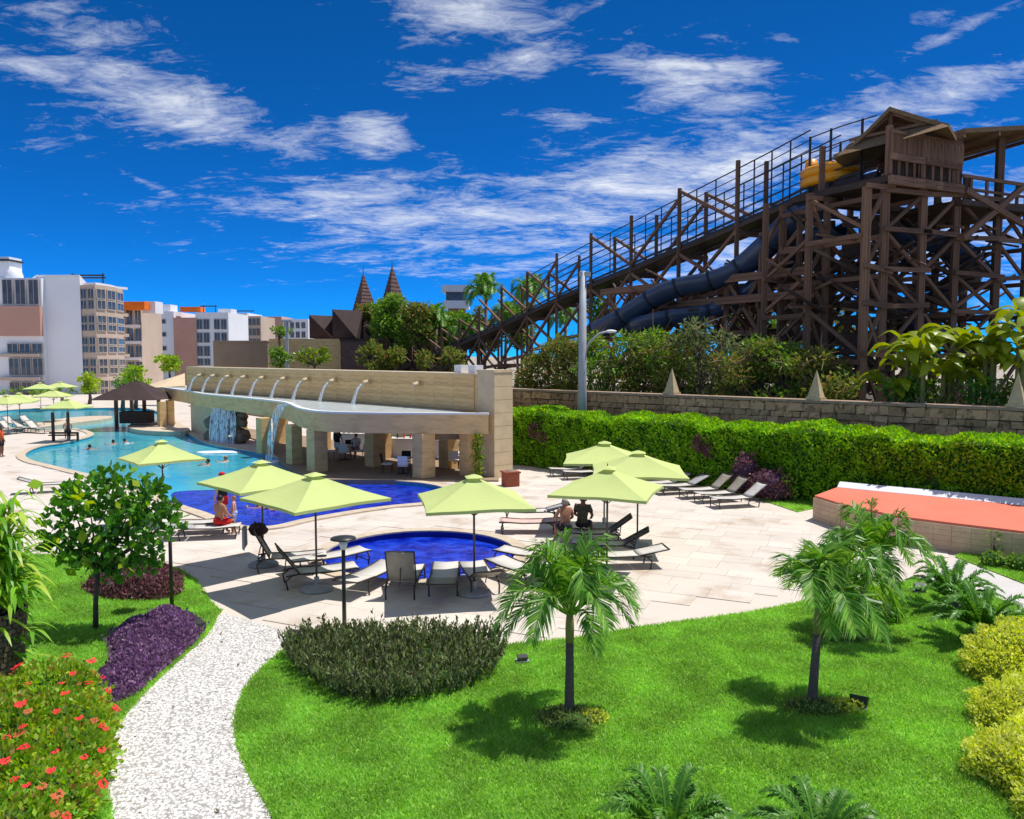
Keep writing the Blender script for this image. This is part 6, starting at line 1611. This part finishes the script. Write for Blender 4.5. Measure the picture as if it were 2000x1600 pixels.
LG = 'sling sun loungers around the pools'
def lounger(x, y, rz, back, label, sling=m_sling_w, backm=m_sling_shade, stripes=False, sc=1.0):
    """foot end points along +x locally, origin under the hinge"""
    o = thing('sun_lounger', (x, y, .014), label, 'sun lounger', LG, rz); org = ORG[o.name]; ORG[o.name] = Vector((0, 0, 0)); w = .33
    hz = .36
    s = MB(); n = 8; vs_ = []
    for i in range(n + 1):
        t = i / n; X = -.28 + 1.4 * t; z = hz - .03 * math.sin(math.pi * t) + (.03 * t)
        vs_ += [(X, -w + .02, z), (X, 0, z - .02), (X, w - .02, z)]
    q = s.add(vs_, [(3 * i + j, 3 * i + j + 1, 3 * i + j + 4, 3 * i + j + 3)[::-1] for i in range(n) for j in range(2)]).build('seat_sling', sling, o, smooth=True); q.modifiers.new('t', 'SOLIDIFY').thickness = .012
    bl_ = .80; ca, sa = math.cos(back), math.sin(back); bp_ = MB(); vs_ = []
    for i in range(7):
        t = i / 6; X = -.30 - bl_ * t * ca; z = hz + bl_ * t * sa + .015
        vs_ += [(X - .02 * math.sin(3.14 * t) * sa, -w + .02, z), (X - .035 * math.sin(3.14 * t) * sa, 0, z - .01), (X - .02 * math.sin(3.14 * t) * sa, w - .02, z)]
    q = bp_.add(vs_, [(3 * i + j, 3 * i + j + 1, 3 * i + j + 4, 3 * i + j + 3) for i in range(6) for j in range(2)]).build('backrest_sling', backm, o, smooth=True); q.modifiers.new('t', 'SOLIDIFY').thickness = .012
    if stripes:
        for yy in (-.2, 0, .2):
            MB().bar((-.33, yy, hz + .04), (-.30 - (bl_ - .03) * ca, yy, hz + (bl_ - .03) * sa + .03), .06, .012).build('stripe', m_lframe, q)
    for sg in (-1, 1):
        MB().tube([(-.62, sg * w, hz - .03), (-.3, sg * w, hz), (.4, sg * w, hz - .02), (1.05, sg * w, hz + .02), (1.13, sg * w, hz)], .022, 6).build('side_rail', m_lframe, o, smooth=True)
        MB().tube([(-.30, sg * w, hz + .01), (-.30 - bl_ * ca, sg * w, hz + bl_ * sa + .02)], .02, 6).build('back_rail', m_lframe, o, smooth=True)
        MB().tube([(1.0, sg * w, hz), (1.06, sg * w, .2), (1.02, sg * w, 0)], .022, 6).build('leg', m_lframe, o, smooth=True)
        MB().tube([(-.45, sg * w, hz), (-.62, sg * w, .22), (-.58, sg * w, 0)], .022, 6).build('leg', m_lframe, o, smooth=True)
    MB().tube([(-.30 - bl_ * ca, -w, hz + bl_ * sa + .02), (-.30 - bl_ * ca, w, hz + bl_ * sa + .02)], .018, 6).build('head_bar', m_lframe, o)
    MB().tube([(1.03, -w, .12), (1.03, w, .12)], .015, 6).build('foot_bar', m_lframe, o)
    if back > .3: MB().tube([(-.30 - bl_ * .55 * ca, 0, hz + bl_ * .55 * sa), (-.62, 0, hz - .05)], .014, 6).build('back_prop', m_lframe, o)
    ORG[o.name] = org
    return o
def LP(px, py): q = G(px, py); return q.x, q.y
# around the round pool
lounger(*LP(790, 1158), R(88), R(68), 'lounger with shaded back fully raised, facing the round pool')
lounger(*LP(868, 1152), R(92), R(4), 'flat lounger right of the fully raised one')
lounger(*LP(938, 1150), R(104), R(22), 'lounger beside the umbrella base by the round pool')
lounger(*LP(722, 1148), R(70), R(4), 'flat white lounger left of the fully raised one', m_sling_w, m_sling_w)
lounger(*LP(607, 1142), R(22), R(52), 'lounger with raised back at the left umbrella base')
lounger(*LP(552, 1112), R(14), R(62), 'lounger farther left with a bag on its back')
lounger(*LP(640, 1112), R(40), R(3), 'flat white lounger at the left rim of the round pool', m_sling_w, m_sling_w)
lounger(*LP(1018, 1136), R(128), R(40), 'lounger half hidden behind the front palm crown', m_sling_w, m_sling_w)
lounger(*LP(1045, 1108), R(150), R(50), 'lounger at the right rim of the round pool by the palm', m_sling_w, m_sling_g)
# under the right umbrella
lounger(*LP(1170, 1062), R(176), R(36), 'striped lounger on which the seated couple rests', m_sling_w, m_sling_g, True)
lounger(*LP(1196, 1086), R(172), R(30), 'striped lounger in front of the seated couple', m_sling_w, m_sling_g, True)
lounger(*LP(1222, 1108), R(186), R(10), 'low flat lounger with white sling at the right umbrella shadow', m_sling_w, m_sling_w)
lounger(*LP(1045, 1040), R(178), R(4), 'lounger with a pink towel left of the seated couple', m_towel_p, m_towel_p)
lounger(*LP(1050, 1018), R(182), R(16), 'lounger behind the one with the pink towel', m_sling_w, m_sling_g)
# by the hedge
lounger(*LP(1381, 972), R(196), R(40), 'lounger by the hedge, left of three in a row')
lounger(*LP(1412, 980), R(196), R(42), 'lounger by the hedge, middle of three in a row')
lounger(*LP(1445, 990), R(196), R(36), 'lounger by the hedge, right of three in a row', m_sling_w, m_sling_w)
lounger(*LP(1300, 958), R(196), R(24), 'lounger under the hedge umbrellas, left of two', m_sling_w, m_sling_g)
lounger(*LP(1335, 964), R(196), R(26), 'lounger under the hedge umbrellas, right of two', m_sling_w, m_sling_g)
lounger(*LP(1120, 930), R(190), R(34), 'lounger left of the hedge umbrellas, farther of two', m_sling_w, m_sling_w)
lounger(*LP(1148, 936), R(190), R(34), 'lounger left of the hedge umbrellas, nearer of two', m_sling_w, m_sling_w)
# left by the lagoon
lounger(*LP(372, 1042), R(12), R(8), 'lounger beside the seated family at the lagoon edge', m_sling_w, m_sling_w)
lounger(*LP(395, 1052), R(10), R(4), 'front lounger beside the seated family at the lagoon edge', m_sling_w, m_sling_g)
lounger(*LP(268, 1010), R(20), R(30), 'white lounger half hidden by the round-leaved tree', m_sling_w, m_sling_w)
lounger(*LP(95, 962), R(25), R(20), 'lounger between strap-leaved plant and lagoon', m_sling_w, m_sling_g)
for i, (px, py, w_) in enumerate(((20, 846, 'leftmost'), (48, 844, 'second'), (74, 846, 'third'), (28, 836, 'farther left'), (60, 834, 'farther right'))):
    lounger(*LP(px, py), R(-20), R(38), '%s white lounger on the far left lagoon bank' % w_, m_sling_w, m_sling_w)
# bag and towels
q = LP(535, 1098); zb = .0
def rag(name, label, cat, mat, pts_top, drop, thick=.02):
    o = None
    mb = MB(); n = len(pts_top); vs_ = [tuple(p) for p in pts_top] + [(p[0] + random.uniform(-.03, .03), p[1] + random.uniform(-.03, .03), p[2] - drop * random.uniform(.8, 1.1)) for p in pts_top]
    mb.add(vs_, [(i, i + 1, n + i + 1, n + i) for i in range(n - 1)]); o = mb.build(name, mat); o.modifiers.new('t', 'SOLIDIFY').thickness = thick
    return tag(o, label, cat)
x_, y_ = LP(552, 1112); ca, sa = math.cos(R(14)), math.sin(R(14))
def loc(x, y, z): return Vector((x_ + x * ca - y * sa, y_ + x * sa + y * ca, z))
bag = thing('beach_bag', loc(-.62, .1, 1.0), 'dark maroon bag hung over the raised lounger back', 'bag')
MB().blob(loc(-.60, .16, 1.06), (.26, .22, .17), .12, 3, 14, 9).build('bag_body', m_bag, bag, smooth=True)
MB().tube([loc(-.66, -.05, 1.05), loc(-.68, .1, 1.28), loc(-.6, .3, 1.1)], .018, 6).build('strap', m_bag, bag, smooth=True)
rag('beach_towel', 'grey towel hanging at the back of the left lounger', 'towel', m_towel_g, [loc(-.9, .42, 1.12), loc(-.95, .25, 1.16), loc(-.98, .05, 1.14), loc(-.92, -.2, 1.1)], .55)

# tables and chairs in the pavilion shade
def chair(x, y, rz, mat, label, seatmat=None):
    o = thing('cafe_chair', (x, y, .1), label, 'chair', 'pavilion chairs', rz); org = ORG[o.name]; ORG[o.name] = Vector((0, 0, 0))
    MB().box((0, 0, .45), (.46, .46, .05)).build('seat', seatmat or mat, o, bevel=.02)
    vs_ = [(-.22, -.22 + .01 * i, .0) for i in range(1)]
    MB().add([(-.21, -.23, .5), (-.21, .23, .5), (-.30, .22, .92), (-.30, -.22, .92), (-.24, -.23, .5), (-.24, .23, .5), (-.33, .22, .92), (-.33, -.22, .92)], [(0, 1, 2, 3), (7, 6, 5, 4), (0, 4, 5, 1), (1, 5, 6, 2), (2, 6, 7, 3), (3, 7, 4, 0)]).build('backrest', mat, o)
    for sx in (-1, 1):
        for sy in (-1, 1): MB().tube([(sx * .2, sy * .2, .44), (sx * .24, sy * .23, 0)], .018, 6).build('leg', m_lframe, o)
    ORG[o.name] = org
def table(x, y, label, mat):
    o = thing('cafe_table', (x, y, .1), label, 'table', 'pavilion tables')
    MB().lathe((x, y, .8), [(.42, 0), (.45, .02), (.45, .04), (.40, .05)], 20).build('table_top', mat, o)
    MB().tube([(x, y, .1), (x, y, .82)], .04, 8).build('pedestal', m_darkmetal, o); MB().lathe((x, y, .1), [(.26, 0), (.24, .03), (.05, .06)], 16).build('foot', m_darkmetal, o)
for i, (px, py, mt, cm, w_) in enumerate(((672, 902, m_white, c_black, 'left pillars of the pavilion'), (786, 930, m_white, c_black, 'middle pillars of the pavilion'), (884, 918, m_white, m_white, 'right end of the pavilion'))):
    q = G(px, py); table(q.x, q.y + .3, 'round white cafe table between the %s' % w_, mt)
    for j, (dx, dy, rz, nm) in enumerate(((-.75, 0, 0, 'left'), (.75, .05, math.pi, 'right'), (0, .8, -math.pi / 2, 'far'), (.1, -.7, math.pi / 2, 'near'))):
        chair(q.x + dx, q.y + .3 + dy, rz, cm if j % 2 == 0 else m_white, '%s-side chair of the table between the %s' % (nm, w_), m_white)
for i, t_ in enumerate((5.5, 8.0, 11.0, 13.5)):
    q = pp(t_, -3.2, 0); lounger(q.x, q.y, R(-110), R(35), '%s sunlit lounger glimpsed behind the pavilion pillars, counted from the pier' % ('first', 'second', 'third', 'fourth')[i], m_sling_w, m_sling_w)
# white service counters glimpsed behind the pillars
for px, py, w_, lab in ((765, 900, 2.2, 'white bar counter glimpsed between middle pavilion pillars'), (875, 905, 2.0, 'white bar counter glimpsed at the right pavilion bay'), (690, 888, 1.8, 'white bar counter glimpsed between left pavilion pillars')):
    q = G(px, py); o = thing('bar_counter', (q.x, q.y, 0), lab, 'counter', 'white counters in the pavilion')
    MB().box((q.x, q.y + 1.0, .58), (w_, .5, .95), R(-10)).build('counter_body', m_white, o); MB().box((q.x, q.y + 1.0, 1.09), (w_ + .15, .6, .06), R(-10)).build('counter_top', m_sling_w, o)
    for k in range(6): MB().tube([(q.x - w_ * .4 + k * w_ * .16, q.y + 1.0, 1.12), (q.x - w_ * .4 + k * w_ * .16, q.y + 1.0, 1.3), (q.x - w_ * .4 + k * w_ * .16, q.y + 1.0, 1.42)], [.05, .05, .02], 8).build('bottle', random.choice([m_glass, m_white, c_orange, m_terra]), o)
# timber frame with a bench on the near lagoon bank
q = G(118, 862); fo_ = thing('shade_frame', (q.x, q.y, 0), 'small dark timber post frame with bench on the lagoon bank', 'frame')
for dx in (-.45, .55):
    MB().box((q.x + dx, q.y, .95), (.14, .14, 1.9)).build('post', m_wood_d, fo_)
MB().box((q.x + .25, q.y, .55), (1.9, .1, .12)).build('rail', m_wood_d, fo_); MB().box((q.x + 1.15, q.y, .3), (.12, .1, .55)).build('leg', m_wood_d, fo_); MB().box((q.x + .3, q.y - .2, .42), (1.7, .45, .06)).build('seat', m_wood_d, fo_)

# ================================================================== PEOPLE
def person(label, loc_, rz, pose, skin, hair, top=None, bottom=None, sc=1.0, cap=None, group=None):
    """pose: dict of joint positions (facing +y); the body is one skinned surface"""
    o = thing('person', loc_, label, 'person', group, rz); o.scale = (sc, sc, sc); org = ORG[o.name]; ORG[o.name] = Vector((0, 0, 0))
    J = pose
    V = []; E = []; Rd = []; idx = {}
    def vtx(nm, p, r, par=None):
        idx[nm] = len(V); V.append(p); Rd.append(r)
        if par is not None: E.append((idx[par], idx[nm]))
    vtx('pelvis', J['pelvis'], .135); vtx('waist', J['waist'], .115, 'pelvis'); vtx('chest', J['chest'], .145, 'waist'); vtx('neck', J['neck'], .055, 'chest'); vtx('head', J['head'], .088, 'neck'); vtx('crown', J['crown'], .075, 'head')
    h = Vector(J['head']); fw = Vector(J.get('face', (0, 1, 0))).normalized(); sdv = fw.cross(Vector((0, 0, 1))).normalized()
    for sg, nm in ((-1, 'l'), (1, 'r')):
        if nm + '_shoulder' in J:
            vtx(nm + 's', J[nm + '_shoulder'], .062, 'chest'); vtx(nm + 'e', J[nm + '_elbow'], .044, nm + 's'); vtx(nm + 'w', J[nm + '_wrist'], .03, nm + 'e')
            wv, ev = Vector(J[nm + '_wrist']), Vector(J[nm + '_elbow']); dv = (wv - ev).normalized()
            pm2 = wv + dv * .07; vtx(nm + 'p', tuple(pm2), .034, nm + 'w')
            a = dv.cross(Vector((0, 0, 1)));  a = a.normalized() if a.length > .1 else Vector((0, 1, 0))
            for k in range(4):
                b1_ = pm2 + a * (k - 1.5) * .018 + dv * .03; b2_ = b1_ + dv * (.045, .05, .055, .042)[k] + Vector((0, 0, -.012))
                vtx(nm + 'f%d' % k, tuple(b1_), .009, nm + 'p'); vtx(nm + 'g%d' % k, tuple(b2_), .007, nm + 'f%d' % k)
            vtx(nm + 't0', tuple(wv + dv * .035 + a * .035), .010, nm + 'p'); vtx(nm + 't1', tuple(wv + dv * .075 + a * .05), .008, nm + 't0')
        if nm + '_knee' in J:
            vtx(nm + 'h', J[nm + '_hip'], .095, 'pelvis'); vtx(nm + 'k', J[nm + '_knee'], .062, nm + 'h'); vtx(nm + 'c', tuple(Vector(J[nm + '_knee']).lerp(Vector(J[nm + '_ankle']), .35)), .058, nm + 'k'); vtx(nm + 'a', J[nm + '_ankle'], .04, nm + 'c'); vtx(nm + 'o', J[nm + '_toe'], .032, nm + 'a')
    me = bpy.data.meshes.new('body'); me.from_pydata([tuple(p) for p in V], E, []); me.update()
    b = link('body', me, skin, o)
    m = b.modifiers.new('skin', 'SKIN'); m.use_smooth_shade = True
    for i, sv in enumerate(me.skin_vertices[0].data): sv.radius = (Rd[i], Rd[i]); sv.use_root = (i == 0)
    b.modifiers.new('sub', 'SUBSURF').levels = 1; b.modifiers['sub'].render_levels = 2
    c = Vector(J['crown'])
    # hair, nose, ears, eyes
    MB().blob(h.lerp(c, .55) - fw * .022, (.096, .096, .098), .03, 2, 14, 9).build('hair', hair, o, smooth=True)
    face = MB(); f0_ = h + fw * .085
    face.blob(h + fw * .05 + Vector((0, 0, -.005)), (.066, .062, .09), .0, 1, 14, 9); face.tube([f0_ + Vector((0, 0, .035)), f0_ + fw * .032], [.008, .014], 6)
    for sg in (-1, 1): face.blob(h + sdv * sg * .092, (.016, .022, .032), 0, 1, 8, 6)
    fo2 = face.build('face', skin, o, smooth=True)
    for sg in (-1, 1): MB().blob(f0_ + sdv * sg * .032 + Vector((0, 0, .03)) + fw * .018, (.011, .008, .008), 0, 1, 8, 5).build('eye', m_eye, fo2)
    MB().bar(f0_ + fw * .018 + sdv * .026 - Vector((0, 0, .035)), f0_ + fw * .018 - sdv * .026 - Vector((0, 0, .035)), .012, .010).build('mouth', c_red, fo2)
    if top:
        t = MB(); P_ = [Vector(J[k]) for k in ('pelvis', 'waist', 'chest')]; nk = P_[2].lerp(Vector(J['neck']), .55)
        t.tube([P_[0] + Vector((0, 0, .02)), P_[1], P_[2], nk], [.162, .148, .178, .09], 14)
        for nm in 'lr':
            if nm + '_shoulder' in J:
                s_, e_ = Vector(J[nm + '_shoulder']), Vector(J[nm + '_elbow']); t.tube([P_[2].lerp(s_, .5), s_, s_.lerp(e_, .6)], [.1, .082, .068], 10)
        t.build('shirt', top, o, smooth=True)
    if bottom:
        t = MB(); pv = Vector(J['pelvis']); t.tube([pv + Vector((0, 0, .10)), pv, pv - Vector((0, 0, .08))], [.145, .165, .15], 14)
        for nm in 'lr':
            if nm + '_knee' in J:
                h_, k_ = Vector(J[nm + '_hip']), Vector(J[nm + '_knee']); t.tube([pv.lerp(h_, .6), h_, h_.lerp(k_, .62)], [.1, .118, .098], 12)
        t.build('shorts', bottom, o, smooth=True)
    if cap:
        t = MB(); t.blob(c + Vector((0, 0, .0)), (.105, .105, .07), 0, 1, 14, 8); t.blob(c + fw * .1 - Vector((0, 0, .02)), (.08, .08, .012), 0, 1, 12, 5); t.build('cap', cap, o, smooth=True)
    ORG[o.name] = org
    return o
def stand(arm=0.0):
    return dict(pelvis=(0, 0, .94), waist=(0, 0, 1.12), chest=(0, .01, 1.33), neck=(0, 0, 1.49), head=(0, .02, 1.6), crown=(0, .01, 1.70),
        l_shoulder=(-.18, 0, 1.42), l_elbow=(-.26, -.02, 1.15), l_wrist=(-.27, .06, .92), r_shoulder=(.18, 0, 1.42), r_elbow=(.27, .05 + arm * .1, 1.16 + arm * .1), r_wrist=(.25, .12 + arm * .2, .94 + arm * .2),
        l_hip=(-.10, 0, .88), l_knee=(-.11, .03, .49), l_ankle=(-.11, -.01, .08), l_toe=(-.12, .14, .035), r_hip=(.10, 0, .88), r_knee=(.11, .02, .49), r_ankle=(.11, -.03, .08), r_toe=(.12, .12, .035))
def sit(h=.40, lean=.06, arms=0.0):
    return dict(pelvis=(0, 0, h + .12), waist=(0, .01, h + .30), chest=(0, lean, h + .50), neck=(0, lean + .02, h + .66), head=(0, lean + .05, h + .77), crown=(0, lean + .04, h + .87),
        l_shoulder=(-.18, lean, h + .60), l_elbow=(-.26, lean + .08, h + .34), l_wrist=(-.18, lean + .26, h + .24 + arms), r_shoulder=(.18, lean, h + .60), r_elbow=(.26, lean + .08, h + .34), r_wrist=(.18, lean + .27, h + .24 + arms),
        l_hip=(-.10, .06, h + .09), l_knee=(-.14, .44, h + .09), l_ankle=(-.14, .42, .08), l_toe=(-.15, .56, .035), r_hip=(.10, .06, h + .09), r_knee=(.14, .44, h + .08), r_ankle=(.14, .40, .08), r_toe=(.15, .54, .035))
def swim(turn=0.0):
    return dict(pelvis=(0, -.1, -.55), waist=(0, -.05, -.36), chest=(0, 0, -.12), neck=(0, .02, .05), head=(0, .05, .17), crown=(0, .04, .27),
        l_shoulder=(-.18, 0, -.02), l_elbow=(-.34, .2, -.02), l_wrist=(-.28, .42, .03), r_shoulder=(.18, 0, -.02), r_elbow=(.36, .16, -.03), r_wrist=(.3, .4, .02),
        l_hip=(-.1, -.1, -.62), l_knee=(-.1, -.1, -.9), l_ankle=(-.1, -.3, -1.1), l_toe=(-.1, -.36, -1.14), r_hip=(.1, -.1, -.62), r_knee=(.1, -.05, -.9), r_ankle=(.1, -.3, -1.1), r_toe=(.1, -.36, -1.14))
x, y = LP(1104, 1062); person('grey-haired bare-backed person sitting on the lounger edge, back to camera', (x, y, .014), R(15), sit(.38, .03), skin_t, m_hair_g, None, c_black, 1.04)
x, y = LP(1137, 1058); person('person in dark olive top sitting beside the grey-haired one', (x, y, .014), R(-20), sit(.40, .05), skin_d, m_hair_d, c_olive, c_black, 1.06)
x, y = LP(436, 1022); person('person in black and red top and red cap standing at the blue shallow edge', (x, y, .0), R(60), stand(1), skin_f, m_hair_d, c_black, c_red, .98, c_red)
x, y = LP(428, 1048); person('bare-backed person in red shorts sitting on a lounger by the lagoon', (x, y, .014), R(-30), sit(.36, .04), skin_t, m_hair_d, None, c_red, 1.0)
x, y = LP(458, 1042); person('ginger-haired child in white and blue shorts by the lagoon', (x, y, .014), R(100), stand(.5), skin_f, m_hair_o, None, c_blue, .68)
SW = 'swimmers in the pools'
for px, py, rz, sk, hr, lab in ((690, 978, 80, skin_f, m_hair_d, 'swimmer in the blue shallows right of the nearest left umbrella'), (505, 992, 40, skin_t, m_hair_d, 'swimmer under the left umbrella rim, leftmost of three'), (524, 994, -30, skin_f, m_hair_d, 'swimmer under the left umbrella rim, middle of three'), (542, 993, 150, skin_t, m_hair_d, 'swimmer under the left umbrella rim, right of three'),
        (408, 908, 100, skin_t, m_hair_d, 'swimmer in the lagoon below the foaming rocks, left of two'), (442, 902, 70, skin_f, m_hair_o, 'swimmer in the lagoon below the foaming rocks, right of two'), (175, 878, 10, skin_t, m_hair_d, 'lone swimmer in the lagoon above the round-leaved tree'), (222, 868, 60, skin_t, m_hair_d, 'dark-haired swimmer left of the one in white'), (243, 866, -20, skin_f, m_hair_d, 'swimmer in a white shirt near the lagoon umbrella')):
    q = G(px, py, -.13); person(lab, (q.x, q.y, -.13), R(rz), swim(), sk, hr, c_white if 'white shirt' in lab else None, None, 1.0, None, SW)
x, y = LP(3, 893); person('person in orange shirt standing at the left picture edge', (x, y, 0), R(-80), stand(0), skin_d, m_hair_d, c_orange, c_black, 1.0)
x, y = LP(133, 858); person('dark-haired person sitting at the timber frame on the lagoon bank', (x, y, 0), R(30), sit(.45, .05), skin_f, m_hair_d, None, c_black, 1.0)
q = G(690, 903); person('person in pale shirt sitting in the pavilion shade', (q.x, q.y + 1.0, .1), R(160), sit(.42, .05), skin_f, m_hair_d, c_white, c_blue, 1.0)
q = G(795, 928); person('person in dark top sitting at the middle pavilion table', (q.x + .75, q.y + .35, .1), R(90), sit(.42, .05), skin_t, m_hair_d, c_black, c_blue, 1.0)
q = G(885, 905); person('person in red top standing at the right pavilion counter', (q.x + .5, q.y - .1, .1), R(20), stand(.5), skin_t, m_hair_d, c_red, c_black, 1.0)
q = G(655, 905); person('person in black top standing between the left pavilion pillars', (q.x, q.y + .5, .1), R(-40), stand(.2), skin_f, m_hair_d, c_black, c_white, 1.0)
for t_, lab, tp_, bt_ in ((12.9, 'person in white shirt on the low platform behind the wall', c_white, c_blue), (14.4, 'person in blue shirt on the low platform behind the wall', c_blue, c_black)):
    q = fp(t_, -2.9, 4.54); person(lab, q, R(150), stand(.6), skin_t, m_hair_d, tp_, bt_, 1.0)
